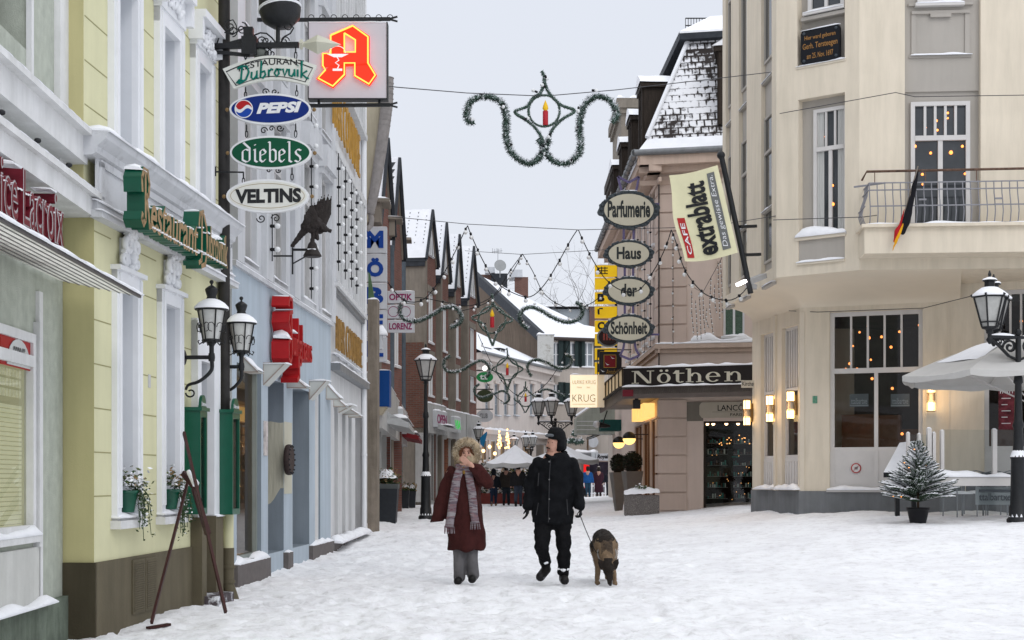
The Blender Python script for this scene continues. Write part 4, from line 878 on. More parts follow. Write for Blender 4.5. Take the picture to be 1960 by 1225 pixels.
ribbon(mb, FB, [(ua+.02,zt-.04),(ua+.06,zt+.06),(ua+.24,zt+.06),(ua+.27,zt-.04)], .05, .03, .26); ribbon(mb, FB, [(ua+.26,zt-.1),(ua+.08,zt-.14),(ua+.03,zt-.26),(ua+.14,zt-.36)], .05, .03, .26); ribbon(mb, FB, [(ua+.2,zt-.12),(ua+.21,zb+.34)], .06, .12, .26); ribbon(mb, FB, [(ua+.22,zb+.34),(ua+.24,zb+.1),(ua+.14,zb-.02),(ua+.03,zb+.06),(ua+.02,zb+.24),(ua+.12,zb+.30)], .055, .03, .26); ribbon(mb, FB, [(um_+.34,zb+.62),(um_+.36,zb-.02)], .05, .08, .26); ribbon(mb, FB, [(um_+.62,zb+.56),(um_+.62,zb+.1)], .05, .08, .26); ribbon(mb, FB, [(um_+.40,zb+.12),(um_+.42,zb-.14),(um_+.28,zb-.2)], .06, .03, .26)
um = ua+.32; text(mb, FB, 'unghans', um, ub, zb+.0, zb+.47, .26, .14, .0, side=0); mb.build('letters', REDP, t)
s = MB(); s.cap(FB, ua+.04, ua+.25, zt+.085, .05, .25, .03, seed=2).cap(FB, ua+.02, ua+.2, zb+.31, .05, .255, .12, seed=4).cap(FB, um+.1, um+.26, zb+.43, .05, .255, .06, seed=4); s.build('snow_cap', SNOW, t)
# ---- white house with gilt letters
FW = Fr((-2.96, 23.2), d=(-.0055, 1)); WE = FW.pu(692); GWH2 = mat('dull_white_plaster', (.64,.645,.65), .85, .08, 1.6, .1, 70, stain=.14)
h = thing('white_shop_house', 'white house with gilt letters, vertical ribs and bulb strings behind the blue shop', 'house', FW.p(3, 0))
hs = [(FW.pu(a), FW.pu(b), .22, 2.5) for a, b in ((640,647),(655,661),(667,673),(680,692))]
hu = [(FW.pu(a), FW.pu(b), 4.62, 6.4) for a, b in ((643,649),(656,662),(669,675),(681,687))] + [(FW.pu(a), FW.pu(b), 8.2, 10) for a, b in ((643,649),(656,662),(669,675),(681,687))]
mb = MB(); wall(mb, FW, 0, WE, -.3, 11.5, hs+hu, .3); shell(mb, FW, 0, WE, -.3, 11.5, 6); mb.build('wall', GWH2, h)
for q in hs: window(h, FW, *q, d=-.26, sill=0, snow=False, m=mat('rosy_grey', (.42,.36,.35), .6), name='shop_window')
for q in hu: window(h, FW, *q, d=-.15, cols=2, sill=0, snow=False, m=WHITE, g=MATS['pale_pane'])
mb = MB(); z1_ = 4.45
mb.box(FW, 0, WE, z1_-.05, z1_+.03, 0, .12); mb.box(FW, 0, WE, 6.6, 6.75, 0, .10); mb.box(FW, 0, WE, 7.95, 8.05, 0, .12)
for k in range(13): u = .15+k*(WE-.3)/12; mb.box(FW, u-.05, u+.05, 4.48, 6.6, 0, .09); mb.box(FW, u-.05, u+.05, 8.05, 11.3, 0, .09)
mb.build('trim', GWH2, h)
mb = MB(); mb.box(FW, 0, WE, z1_-.14, z1_-.05, .0, .07); mb.poly(Fr((FW.p(.0,0).x, FW.p(0,0).y), d=(FW.u.x,FW.u.y)), [(0,3.02),(WE,3.02),(WE,3.14),(0,3.14)], .0, .16); mb.build('shutter_box', mat('zinc', (.22,.23,.24), .45, .2, 5, metal=.3), h)
s = MB(); s.cap(FW, 0, WE, 3.14, 0, .16, .05, seed=3).cap(FW, 0, WE, z1_+.03, 0, .11, .025, seed=8); s.build('snow_cap', SNOW, h)
mb = MB(); u = FW.pu(700, .06); mb.tube([FW.p(WE-.02, -.1, .05), FW.p(WE-.02, 11, .05)], .055, 10);
for z in (1.7, 3.2, 6): mb.tube([FW.p(WE-.02, z, .05), FW.p(WE-.02, z+.04, .05)], .066, 10)
mb.build('downpipe', WHITE, h)
mb = MB(); mb.box(FW, 0, WE, -.35, .2, 0, .06); mb.build('plinth', MATS['brown_tile_plinth'], h); s = MB(); s.cap(FW, 0, WE, .2, 0, .2, .1, seed=31); s.build('snow_cap', SNOW, h)
GILT = mat('gilt', (.46,.25,.045), .45, .25, 8, .05)
t = thing('letter_sign', 'weathered gilt letters above the zinc shutter box of the white house', 'sign', FW.p(2.5, 3.7), 'raised letter signs on facades')
mb = MB(); a, b = FW.pu(643,.08), FW.pu(692,.08); text(mb, FW, 'IVAR COUTURE', a, b, 3.37, 3.92, .10, .03, -.012); mb.build('letters', mat('gilt_old', (.30,.17,.05), .5, .35, 10), t)
s = MB(); s.cap(FW, a, b, 3.3, 0, .1, .03, seed=7); s.build('snow_cap', SNOW, t)
t = thing('letter_sign', 'bright gilt letters high on the white house behind the pharmacy sign', 'sign', FW.p(2.5, 7.3), 'raised letter signs on facades')
mb = MB(); text(mb, FW, 'IVAR COUTURE', FW.pu(637,.08), FW.pu(688,.08), 6.95, 7.75, .10, .03, -.012); mb.build('letters', GILT, t)
for px, py, ty, w_, h_, lb in ((650,778,'B',24,22,'first small hood on the white house'), (660,790,'A',28,15,'second small hood on the white house'), (668,793,'B',30,18,'third small hood on the white house'), (678,798,'B',26,18,'last and farthest small hood on the white house')): hood(FW, px-12, py, ty, w_, h_, lb, Lu=.5)
BULB = mat('clear_bulb', (.75,.76,.76), .1, 0, spec=.8); BULBG = glass('bulb_glass', (.85,.87,.88), .25)
SOCK = mat('bulb_socket', (.012,.012,.014), .5)
def bulb_mesh():
 m = MB(); m.ball((0,0,-.06), .034, 8)
 m.lathe((0,0,-.035), [(.018,0),(.021,.05),(.012,.06)], 7, 1)
 me = bpy.data.meshes.new('bulb'); me.from_pydata([tuple(v) for v in m.v], [], m.f); me.materials.append(BULB); me.materials.append(SOCK)
 me.polygons.foreach_set('material_index', m.m); me.polygons.foreach_set('use_smooth', m.sm); me.update(); return me
BM = bulb_mesh()
def string_lights(pts, step, label, group='strings of clear party bulbs', scale=1., axis=None, cable=.008):
 pts = [Vector(p) for p in pts]; t = thing('string_lights', label, 'string lights', pts[0], group)
 MB().tube(pts, cable, 5).build('cable', SOCK, t)
 acc = step*.5;
 for a, b in zip(pts, pts[1:]):
  L = (b-a).length; s_ = acc
  while s_ < L:
   o = bpy.data.objects.new('bulb', BM); COL.objects.link(o); o.parent = t; o.location = a+(b-a)*(s_/L)-pts[0]; o.scale = (scale,)*3
   if axis is not None: o.rotation_euler = (Vector((0,0,-1)).rotation_difference(Vector(axis))).to_euler()
   else: o.rotation_euler = (random.uniform(-.5,.5), random.uniform(-.5,.5), 0)
   s_ += step
  acc = s_-L
 return t
for i, px in enumerate((648, 661, 673, 683)):
 u = FW.pu(px, .16); string_lights([FW.p(u, z, .16) for z in (4.6, 5.5, 6.5)], .30, ('first vertical bulb string on the white house, beside its near corner','second vertical bulb string on the white house','third vertical bulb string on the white house','farthest vertical bulb string on the white house')[i], 'vertical bulb strings on the facades', 1.15, FW.n)
for i, (px, ya, yb) in enumerate(((521, 410, 500), (596, 200, 572))):
 u, z0 = FB.px(px, yb, .1); z1 = FB.px(px, ya, .1)[1]; string_lights([FB.p(u, z0+(z1-z0)*k/4, .1) for k in range(5)], .30, ('short bulb string under the cream oval sign','tall bulb string beside the bronze eagle')[i], 'vertical bulb strings on the facades', 1.15, FB.n)
EG = P(600, 490, 18.6); EX = Fr((EG.x, EG.y), d=(1, 0)); E = lambda px, py, d=0: EX.p(*EX.px(px, py), d)
t = thing('eagle_figure', 'dark bronze eagle with raised wings perched on a bell, on a wall bracket', 'statue', EG)
BRZ = mat('dark_bronze', (.03,.024,.022), .5, .35, 20, .4, 50)
mb = MB(); capsule(mb, E(585,435), E(606,428), .07, .085); capsule(mb, E(606,428), E(622,438), .07, .045); capsule(mb, E(622,438), E(631,441), .04, .026); capsule(mb, E(631,442), E(634,447), .018, .008)
capsule(mb, E(585,438), E(563,466), .055, .03, fy=.6); capsule(mb, E(563,466), E(560,470), .03, .03, fy=.5)
for a in (598, 606): capsule(mb, E(a,440), E(a+2,458), .028, .018)
skin(mb, 'body', BRZ, t, voxel=.011, smooth=3, fold=.012, fscale=40)
for side in (1, -1):
 mb = MB(); dd = -.10*side
 tips = [(632,372),(626,369),(619,370),(613,373),(607,378),(600,385),(594,394)] if side > 0 else [(600,394),(596,398),(592,402),(588,408),(585,415)]
 root = [(612,440),(608,440),(603,440),(598,440),(594,438),(590,436),(586,434)] if side > 0 else [(598,438),(594,438),(590,438),(586,437),(584,435)]
 for k, (tp, rt) in enumerate(zip(tips, root)):
  p0 = E(*rt, dd*.3); p1 = E(*tp, dd*1.2); mid = (p0+p1)/2+Vector((.03, 0, 0))
  for a, b, r0, r1 in ((p0, mid, .055, .048), (mid, p1, .046, .010)): capsule(mb, a, b, r0, r1, 8, fy=.35)
 skin(mb, 'wing', BRZ, t, voxel=.009, smooth=1)
mb = MB(); mb.lathe(E(598, 492), [(.10,0),(.12,.01),(.115,.03),(.075,.10),(.055,.17),(.03,.2),(.03,.24)], 20); mb.build('bell', BRZ, t)
mb = MB(); mb.cap(EX, EX.pu(590), EX.pu(606), EX.pz(598,478), -.03, .07, .03); mb.build('snow_cap', SNOW, t)
mb = MB(); a = E(560,478); mb.bar(E(560,478), E(596,478), .022, .03); mb.bar(E(560,505), E(592,487), .016); mb.bar(E(560,474), E(560,525), .02)
mb.bar(E(560,490), E(560,490)+Vector((-.25,0,0)), .02); mb.build('bracket', BLACK, t)
# ================================================================ FARTHER LEFT: brick gables, shops, signs
def Q(px, Z): return ((px-CX)*Z/F, Z)
CONC = mat('concrete', (.25,.22,.185), .9, .12, 3, .15, 50, stain=.25)
ZINC = MATS['zinc']; SLATE = mat('dark_slate', (.035,.04,.048), .6, .3, 6, .1)
SHOPG = mat('shop_grey', (.46,.46,.45), .6, .1, 3, stain=.15)
FM = Fr((-3.15, 31), (-4.14, 53.7)); FGB = Fr((-4.14, 53.7), d=(.165, 1))
BRK = brick('red_brown_brick', (.24,.095,.07), (.17,.07,.055), (.17,.13,.11), 'y')
BRK2 = brick('purple_brick', (.26,.115,.095), (.20,.09,.075), (.20,.15,.13), 'y')
def gable_house(fr, pa, pb, eave, apex, label, wins, side, bm, gap=.9, shopz=3.3, tiles=True, gw=True, dark=False):
 a, b = fr.pu(pa), fr.pu(pb); ze = fr.pz(pa, eave); c = (a+b)/2; za = fr.pz((pa+pb)/2, apex)
 t = thing('brick_gable_house', label, 'house', fr.p(c, 0), 'brick gable houses in a row')
 z2 = [(fr.pz((pa+pb)/2, y0), fr.pz((pa+pb)/2, y1)) for y0, y1 in wins]
 pw = (b-a)*.14; holes = [(a+(b-a)*.36, b-(b-a)*.22, z0, z1) for z0, z1 in z2]
 mb = MB(); wall(mb, fr, a+pw, b, shopz, ze, holes, .15)
 mb.poly(fr, [(a+pw, ze), (b, ze), (c, za-.15)], -.1, 0)
 mb.quad(fr.p(b,-.3,0), fr.p(b,-.3,-7), fr.p(b,ze,-7), fr.p(b,ze,0))
 mb.build('wall', bm, t)
 mb = MB(); mb.box(fr, a, a+pw, -.3, ze+.0, -side, .06); mb.box(fr, b-.05, b+gap, -.3, ze-.25, -1.2, -.45)
 for z0, z1 in z2: mb.box(fr, a+(b-a)*.26, b-(b-a)*.1, z1, z1+.28, -.1, .02)
 for s_ in (-1, 1): mb.poly(fr, [(c, za-.02), (c, za-.30), (a if s_ < 0 else b, ze-.22), (a if s_ < 0 else b, ze+.02)][::s_], -.05, .05)
 mb.build('concrete_frame', CONC, t)
 for q in holes: window(t, fr, *q, d=-.08, fw=.05, cols=2, sill=.06, curtain=.25, m=WHITE, g=MATS['pale_pane'])
 if gw:
  mb = MB(); k = .42; mb.poly(fr, [(c-(b-a)*k*.5, ze+.12), (c+(b-a)*k*.5, ze+.12), (c, ze+.12+(za-ze)*k*1.25)], .0, .03); w = mb.build('gable_window', MATS['pale_pane'], t)
  mb = MB(); g0, g1, g2 = fr.p(c-(b-a)*k*.55, ze+.1, .04), fr.p(c+(b-a)*k*.55, ze+.1, .04), fr.p(c, ze+.12+(za-ze)*k*1.35, .04)
  for x, y in ((g0,g1),(g1,g2),(g2,g0),((g0+g1)/2, g2)): mb.bar(x, y, .05)
  mb.build('frame', WHITE, w); MB().cap(fr, c-(b-a)*k*.55, c+(b-a)*k*.55, ze+.12, 0, .09, .05).build('snow_cap', SNOW, w)
 D = 7.5; rm = MB(); ov = .12
 for s_, e in ((-1, a-.12), (1, b+.12)):
  p = [fr.p(c, za, ov), fr.p(e, ze-.12, ov), fr.p(e, ze-.12, -D), fr.p(c, za, -D)]
  rm.quad(*(p if s_ < 0 else p[::-1]), mi=0)
  rm.quad(*[q-Vector((0,0,.14)) for q in (p[::-1] if s_ < 0 else p)], mi=1); rm.bar(p[0]-Vector((0,0,.05)), p[1]-Vector((0,0,.05)), .09, .12, mi=1)
 r = rm.build('roof', [mat('roof_snow', (.82,.835,.87), .75, .06, 3, .3, 12), SLATE], t)
 if tiles:
  g = MB(); e = a-.12; rows = 9; cols = 15; sl = Vector((fr.p(e, ze-.12)-fr.p(c, za)))
  nr = (fr.n.cross(sl)).normalized(); nr = nr if nr.z > 0 else -nr; rnd = random.Random(pa)
  for i in range(rows):
   for j in range(cols):
    if rnd.random() < .10: continue
    q = fr.p(c, za) + sl*(.06+.70*i/rows) + fr.n*(-.1-.36*j) + nr*.008; x = fr.n*(.026 if not dark else .10); y = sl.normalized()*rnd.uniform(.035,.07)*(1 if not dark else 2.2)
    g.add([q-x, q+x, q+y*1.6], [(0,1,2)])
  g.build('tile_gaps', SLATE, r)
 mb = MB(); mb.box(fr, a-.10, a+.12, ze-.45, ze-.12, -side-.8, .04); mb.build('eave_box', SLATE, t)
 mb = MB(); mb.tube([fr.p(a-.0, za*0+ze-.1, -.05)-fr.u*.08, fr.p(a, 3.3, -.05)-fr.u*.08], .05, 8);
 if side > 1.2: MB().box(fr, a-.03, a-.001, shopz, fr.pz(pa, 655), -side, -.02).build('side_brickwork', brick('side_brick', (.20,.085,.06), (.14,.06,.045), (.15,.12,.1), 'x'), t)
 return t
gable_house(FGB, 812, 834, 488, 400, 'nearest of the four brick gables, behind the street lamp, grey side wall showing', [(655,560),(757,684)], 1.4, BRK)
gable_house(FGB, 842, 858, 522, 425, 'second brick gable house counted from the street lamp', [(672,588),(762,700)], .9, BRK)
gable_house(FGB, 868, 882, 548, 447, 'third brick gable house counted from the street lamp', [(683,610),(765,710)], .9, BRK)
gable_house(FGB, 893, 912, 566, 470, 'last brick gable house next to the end of the row', [(690,628),(768,720)], .9, BRK, gap=.1)
for pa, pb, Z_, e, ap, lb, wn_ in ((723,747,39.5,425,262,'steep dark gabled brick house farthest left, above the furniture sign', [(690,600)]), (747,769,44,470,300,'second steep dark gabled brick house, above the optician sign', [(700,610)])):
 gable_house(Fr(Q(pa, Z_), d=(.165,1)), pa, pb, e, ap, lb, wn_, .5, BRK2, gap=.3, dark=True, gw=False)
h = thing('brick_terrace', 'plain brick terrace wall with grey downpipes behind the furniture and optician signs', 'building', FM.p(10, 0))
mb = MB(); mb.box(FM, -.5, FM.L+1.4, -.3, 8.3, -4, -.42); mb.build('wall', BRK2, h)
for px in (745, 757, 769):
 mb = MB(); u = FM.pu(px); mb.tube([FM.p(u, 3.2, .05), FM.p(u, FM.pz(px, 470), .05)], .10, 8); mb.build('downpipe', mat('blue_grey_pipe', (.10,.125,.15), .5, .2, 8), h)
for px, py, w_ in ((712,392,.9),(742,424,.9),(765,462,1.0)):
 u = FM.pu(px); z = FM.pz(px, py); mb = MB(); mb.box(FM, u-.3, u+.4, z-.45, z, -.2, .22); mb.box(FM, u-.4, u+.5, z, z+.08, -.25, .42); g = mb.build('gutter_box', CONC, h)
 MB().cap(FM, u-.4, u+.5, z+.08, -.2, .41, .06, seed=px).build('snow_cap', SNOW, g)
h = thing('cream_gable_house', 'narrow cream gable wall with a ribbed grey roof edge above the furniture sign', 'house', (*Q(705,30.2), 0))
FCG = Fr(Q(697,30.3), d=(1,0)); cg = lambda x, y: FCG.px(x, y)
mb = MB(); mb.poly(FCG, [cg(*q) for q in ((690,1015),(700,1015),(700,425),(712,360),(730,280),(742,190),(735,120),(722,70),(700,40),(690,40))], -.25, 0)
mb.build('wall', mat('cream_gable', (.46,.41,.31), .85, .08, 2, .1, stain=.2), h)
mb = MB(); pts = [FCG.p(*cg(x, y), .05) for x, y in ((742,150),(741,200),(735,250),(728,300),(720,350),(713,388),(708,410))]
mb.tube(pts, [.13,.13,.125,.12,.11,.10,.09], 12); mb.tube([FCG.p(*cg(x, y), .05) for x, y in ((708,405),(712,420),(711,432),(702,441))], .055, 8)
for k in range(len(pts)-1):
 for j in range(5): q = pts[k]+(pts[k+1]-pts[k])*j/5; mb.tube([q, q+(pts[k+1]-pts[k]).normalized()*.02], .14-.008*k, 12)
mb.build('roof_edge', mat('ribbed_tile', (.27,.25,.24), .7, .2, 9), h)
t = thing('concrete_pillar', 'brown concrete pillar with a snow cap beside the white downpipe', 'pillar', P(712, 1012, 29.6)); fr = Fr(Q(703.5,29.5), d=(1,0))
w_ = 18.5*29.5/F; z1 = fr.pz(712, 572); mb = MB(); mb.box(fr, 0, w_, -.2, z1, -.5, 0); mb.build('shaft', mat('brown_concrete', (.25,.21,.17), .9, .2, 5, .3, 40, stain=.35), t)
MB().cap(fr, 0, w_, z1, -.5, 0, .05).build('snow_cap', SNOW, t)
mb = MB(); mb.poly(fr, [fr.px(*q) for q in ((704,572),(716,572),(712,550),(707,522),(704,518))], -.2, -.1); tag(mb.build('furled_awning', mat('faded_green', (.08,.14,.07), .8, .2)), 'furled green cloth standing above the brown pillar', 'awning')
BLU3 = mat('letter_blue', (.008,.05,.27), .4, .05); PANEL = mat('sign_panel', (.56,.58,.61), .4, .05, 3, stain=.1)
fr = Fr(Q(700,32.5), d=(1,0)); t = thing('vertical_sign', 'tall white furniture sign with blue letters stacked one per panel', 'sign', fr.p(0, 4))
for ch, y0, y1 in (('M',434,484),('Ö',486,539),('B',542,591),('E',594,642),('L',645,692)):
 (a, z1), (b, z0) = fr.px(699, y0), fr.px(740, y1)
 p_ = MB().box(fr, a, b, z0, z1, -.18, 0).build('panel', PANEL, t)
 a2, b2 = fr.pu(701 if ch != 'Ö' else 702), fr.pu(734); mb = MB()
 text(mb, fr, ch, a2, b2, z0+.11, z1-.09, .012, .01, .05); mb.build('letter', BLU3, p_)
 MB().cap(fr, a, b, z1, -.17, 0, .02, seed=y0).build('snow_cap', SNOW, p_)
mb = MB(); mb.bar(fr.p(-.02, 2.0, -.1), fr.p(-.02, 7.1, -.1), .05); mb.build('mast', ZINC, t)
fr = Fr(Q(742,37), d=(1,0)); t = thing('vertical_sign', 'white optician sign of three panels with purple letters and two rings', 'sign', fr.p(0, 4))
PUR = mat('letter_purple', (.24,.02,.10), .5, .05)
for ch, y0, y1 in (('OPTIK',557,580),('OO',584,609),('LORENZ',613,636)):
 (a, z1), (b, z0) = fr.px(742, y0), fr.px(793, y1); p_ = MB().box(fr, a, b, z0, z1, -.14, 0).build('panel', PANEL, t); mb = MB()
 if ch == 'OO':
  for cx_ in (753, 776):
   c = fr.px(cx_, (y0+y1)/2); r = 10.3*37/F
   ring = [[(c[0]+(r-k)*math.cos(2*math.pi*i/28), c[1]+(r-k)*math.sin(2*math.pi*i/28)) for i in range(28)] for k in (0,.016)]
   for i in range(28): j = (i+1) % 28; mb.quad(fr.p(*ring[0][i],.004), fr.p(*ring[0][j],.004), fr.p(*ring[1][j],.004), fr.p(*ring[1][i],.004))
  mb.build('rings', PUR, p_)
 else: text(mb, fr, ch, fr.pu(745), fr.pu(789), z0+.07, z1-.07, .01, .008, .03); mb.build('lettering', PUR, p_)
 MB().cap(fr, a, b, z1, -.13, 0, .02, seed=y0).build('snow_cap', SNOW, p_)
mb = MB(); mb.bar(fr.p(-.03, fr.pz(742,636), -.07), fr.p(-.03, fr.pz(742,557), -.07), .03); mb.build('mast', ZINC, t)
fr = Fr(Q(721,33.5), d=(1,0)); t = thing('box_sign', 'plain dark blue box sign above the dark planter', 'sign', fr.p(0, 3.3)); (a, z1), (b, z0) = fr.px(721, 708), fr.px(745.5, 778)
MB().box(fr, a, b, z0, z1, -.5, 0).build('box', mat('enamel_blue', (.006,.055,.22), .35, .06, 4), t); MB().cap(fr, a, b, z1, -.5, 0, .035).build('snow_cap', SNOW, t)
mb = MB();
for k in range(5): mb.box(fr, a-.02+.02*k, b-.07-.03*k, z0-.04*(k+1), z0-.04*k, -.4, -.02)
mb.build('bracket', MATS['cream_gable'], t)
t = thing('box_lamp', 'white box lamp with a cap of snow below the furniture sign', 'lamp', P(718, 655, 31)); fr = Fr(Q(716,31), d=(1,0)); (a, z1), (b, z0) = fr.px(716, 640), fr.px(731, 668)
MB().box(fr, a, b, z0, z1, -.3, 0).build('housing', PANEL, t); MB().cap(fr, a-.02, b+.1, z1, -.3, .02, .2).build('snow_cap', SNOW, t)
def shopfront(fr, pa, pb, ztop, label, sign=None, scol=None, smat=None, n=3, lit=False, awn=None, proj=.35, zf=2.45, frame=SHOPG, dispcol=(.12,.10,.09)):
 a, b = fr.pu(pa), fr.pu(pb); t = thing('shop', label, 'shop', fr.p((a+b)/2, 0), 'shop fronts along the left side')
 mb = MB(); mb.box(fr, a, b, zf, ztop, -.35, proj*.55).box(fr, a, b, -.3, .3, -.35, .02)
 for k in range(n+1): u = a+(b-a)*k/n; mb.box(fr, u-.07, u+.07, .3, zf, -.35, .03)
 mb.build('fascia', frame, t)
 for k in range(n):
  u0, u1 = a+(b-a)*k/n+.07, a+(b-a)*(k+1)/n-.07
  w = window(t, fr, u0, u1, .3, zf, d=-.12, fw=.05, sill=0, snow=False, g=GLASST, m=frame, name='shop_window')
  em = mat('display_warm' if lit else 'display_dim', (.5,.4,.3) if lit else dispcol, .7, .5, 6, emit=(1,.62,.3) if lit else (1,.6,.35), estr=.9 if lit else .04)
  d_ = MB().box(fr, u0, u1, .3, zf, -1.0, -.98).box(fr, u0, u1, .3, .6, -.97, -.2); random.seed(int(pa)+k)
  for j in range(7): x = u0+(u1-u0)*(.1+.8*random.random()); s_ = random.uniform(.1,.3); d_.box(fr, x-s_/2, x+s_/2, .6, .6+random.uniform(.3,1.5), -.9, -.6+.01*j)
  d_.build('display', em, w)
 if sign:
  mb = MB(); s0, s1, zz = a+(b-a)*sign[1], a+(b-a)*sign[2], (zf+ztop)/2
  p_ = mb.box(fr, s0-.1, s1+.1, zz-.33, zz+.33, proj*.55, proj).build('sign_box', smat or PANEL, t)
  mb = MB(); text(mb, fr, sign[0], s0, s1, zz-.2, zz+.2, proj+.012, .01, .03); mb.build('lettering', scol or REDP, p_)
  MB().cap(fr, s0-.1, s1+.1, zz+.33, proj*.5, proj, .07, seed=pa).build('snow_cap', SNOW, p_)
 if awn:
  mb = MB(); z = zf+.25; mb.poly(Fr((fr.p(a+(b-a)*awn[0],0).x, fr.p(a+(b-a)*awn[0],0).y), d=(fr.n.x, fr.n.y)), [(0,z),(0,z+.35),(.75,z-.02),(.75,z-.15)], -(b-a)*(awn[1]-awn[0]), 0)
  aw = mb.build('awning', awn[2], t)
  MB().cap(fr, a+(b-a)*awn[0], a+(b-a)*awn[1], z+.10, .3, .72, .08, seed=pb).build('snow_cap', SNOW, aw)
 MB().cap(fr, a, b, ztop, -.3, proj*.55, .09, seed=pa+3).build('snow_cap', SNOW, t)
 return t
shopfront(FM, 716, 746, 3.75, 'grey shop front with a slanted metal canopy behind the dark planter', n=3, awn=(.3, .95, ALU))
shopfront(FM, 746.5, 770, 3.7, 'grey shop front with red letters on a white box and a dark red awning', ('ANKE', .12, .6), REDP, n=3, awn=(.45, 1.0, mat('dark_red_cloth', (.16,.015,.02), .8)))
shopfront(FGB, 812, 846, 4.3, 'shop front with a grey and purple box sign, right of the street lamp', ('OPEN', .25, .8), PUR, PANEL, n=3, awn=(.3, .9, ALU), zf=3.1)
shopfront(FGB, 848, 884, 4.2, 'shop front with a green sign and a brightly lit window behind the woman', ('VIA', .2, .5), mat('neon_green', (.05,.5,.08), .5, emit=(.1,1,.2), estr=.3), PANEL, n=3, lit=True, zf=3.0)
shopfront(FGB, 886, 914, 4.2, 'last shop front of the brick row with warm display, behind the fur hood', n=2, lit=True, zf=3.0)
DPL = mat('dark_planter', (.028,.032,.038), .5, .15, 8)
def planter_square(px, Z, wpx, ytop, ybase, label, m, rim=None, taper=.78, shrub='snow', sh=.28, grp='tapered planters'):
 s_ = Z/F; c = P(px, ybase, Z); g0 = gz(c.x, c.y)-.05; H_ = EYE+(HOR-ytop)*s_; w_ = wpx*s_
 t = thing('planter', label, 'planter', (c.x, c.y, g0), grp); ro = math.pi/4
 MB().lathe((c.x, c.y, 0), [(w_*.5*taper*1.414,g0),(w_*.5*1.414*.97,H_-.12)], 4, rot=ro, smooth=False).build('pot', m, t)
 MB().lathe((c.x, c.y, 0), [(w_*.5*1.414,H_-.12),(w_*.5*1.414*1.03,H_),(w_*.5*1.3,H_),(w_*.5*1.3,H_-.05)], 4, rot=ro, smooth=False).build('rim', rim or m, t)
 mb = MB(); r_ = w_*.5
 leaves(mb, lambda r: Vector((c.x, c.y, H_))+Vector((r.gauss(0, r_*.42), r.gauss(0, r_*.42), abs(r.gauss(sh*.25, sh*.4)))), .045, 420, [0,0,1], int(px))
 mb.build('shrub', [LEAF, DRY], t)
 if shrub == 'snow':
  mb = MB(); n = 14; rnd = random.Random(px)
  mb.sheet(lambda a, b: Vector((c.x, c.y, H_+sh*.5)) + Vector((r_*.95*b*math.cos(a*2*math.pi), r_*.95*b*math.sin(a*2*math.pi), sh*.75*(1-b*b)+.05*noise.noise(Vector((a*9, b*5, px))))), 24, 6); mb.build('snow_cap', SNOW, t)
  leaf = MB(); leaves(leaf, lambda r: Vector((c.x, c.y, H_+sh*.5))+Vector((r.gauss(0, r_*.5), r.gauss(0, r_*.5), abs(r.gauss(sh*.2, sh*.4)))), .03, 160, [0,1], int(px)+5); leaf.build('twigs', [LEAF, DRY], t)
 return t
planter_square(741, 35.5, 44, 926, 990, 'dark tapered planter with a snow covered shrub beside the brown pillar', DPL, mat('planter_rim', (.09,.10,.10), .5))
planter_square(776, 50, 15, 938, 975, 'small dark planter, left of a pair before the shop windows', DPL, sh=.2)
planter_square(789, 51, 14, 940, 972, 'small dark planter, right of a pair before the shop windows', DPL, sh=.2)
# ================================================================ END OF THE STREET
PINK = mat('pale_pink_plaster', (.62,.56,.52), .85, .05, .8, .05, stain=.1); BEI = mat('warm_grey_plaster', (.47,.42,.375), .85, .05, .8, .05, stain=.1)
ROOFS = MATS['roof_snow']
FP = Fr(Q(912, 77), Q(1060, 90)); ZE = FP.pz(916, 676)
h = thing('pink_corner_house', 'pale pink house with grey windows and snowy dormer roof ending the street', 'house', FP.p(3, 0))
H = []
for px in (933, 951, 969, 987, 1018, 1038): u = FP.pu(px); H.append((u-.36, u+.36, FP.pz(px, 795), FP.pz(px, 735)))
HS = [(FP.pu(a), FP.pu(b), .5, 3.4) for a, b in ((922,936),(940,953),(958,971),(976,990),(1000,1020),(1026,1046))]
mb = MB(); wall(mb, FP, 0, FP.L, -.3, ZE, H+HS, .3); shell(mb, FP, 0, FP.L, -.3, ZE, 8, top=False); mb.build('wall', PINK, h)
for q in H: window(h, FP, *q, d=-.15, cols=2, rows=3, sill=.15, g=mat('blue_grey_pane', (.22,.25,.28), .15, .2, 1, spec=.7), m=mat('grey_window_paint', (.42,.45,.48), .5))
for q in HS:
 w = window(h, FP, *q, d=-.15, sill=0, snow=False, g=GLASST, name='shop_window'); MB().box(FP, q[0], q[1], q[2], q[3], -.8, -.75).build('display', mat('display_dusk', (.20,.15,.11), .7, .5, 5, emit=(1,.6,.3), estr=.25), w)
mb = MB(); mb.box(FP, -.1, FP.L+.1, ZE-.35, ZE, 0, .4).box(FP, 0, FP.L, ZE-.9, ZE-.75, 0, .1).box(FP, 0, FP.L, 3.7, 3.95, 0, .25)
for q in H: mb.box(FP, q[0]-.14, q[1]+.14, q[3], q[3]+.16, 0, .12)
mb.build('cornice', PINK, h); s = MB(); s.cap(FP, 0, FP.L, 3.95, 0, .25, .12, seed=1); s.build('snow_cap', SNOW, h)
mb = MB(); a, b = FP.p(-.2, ZE, .45), FP.p(FP.L+.1, ZE, .45); c, d = FP.p(FP.L-1.0, ZE+2.6, -5), FP.p(-2, ZE+4.6, -8); mb.quad(a, b, c, d); rf = mb.build('roof', ROOFS, h)
mb = MB(); mb.tube([a, b], .09, 8); mb.build('gutter', ZINC, h)
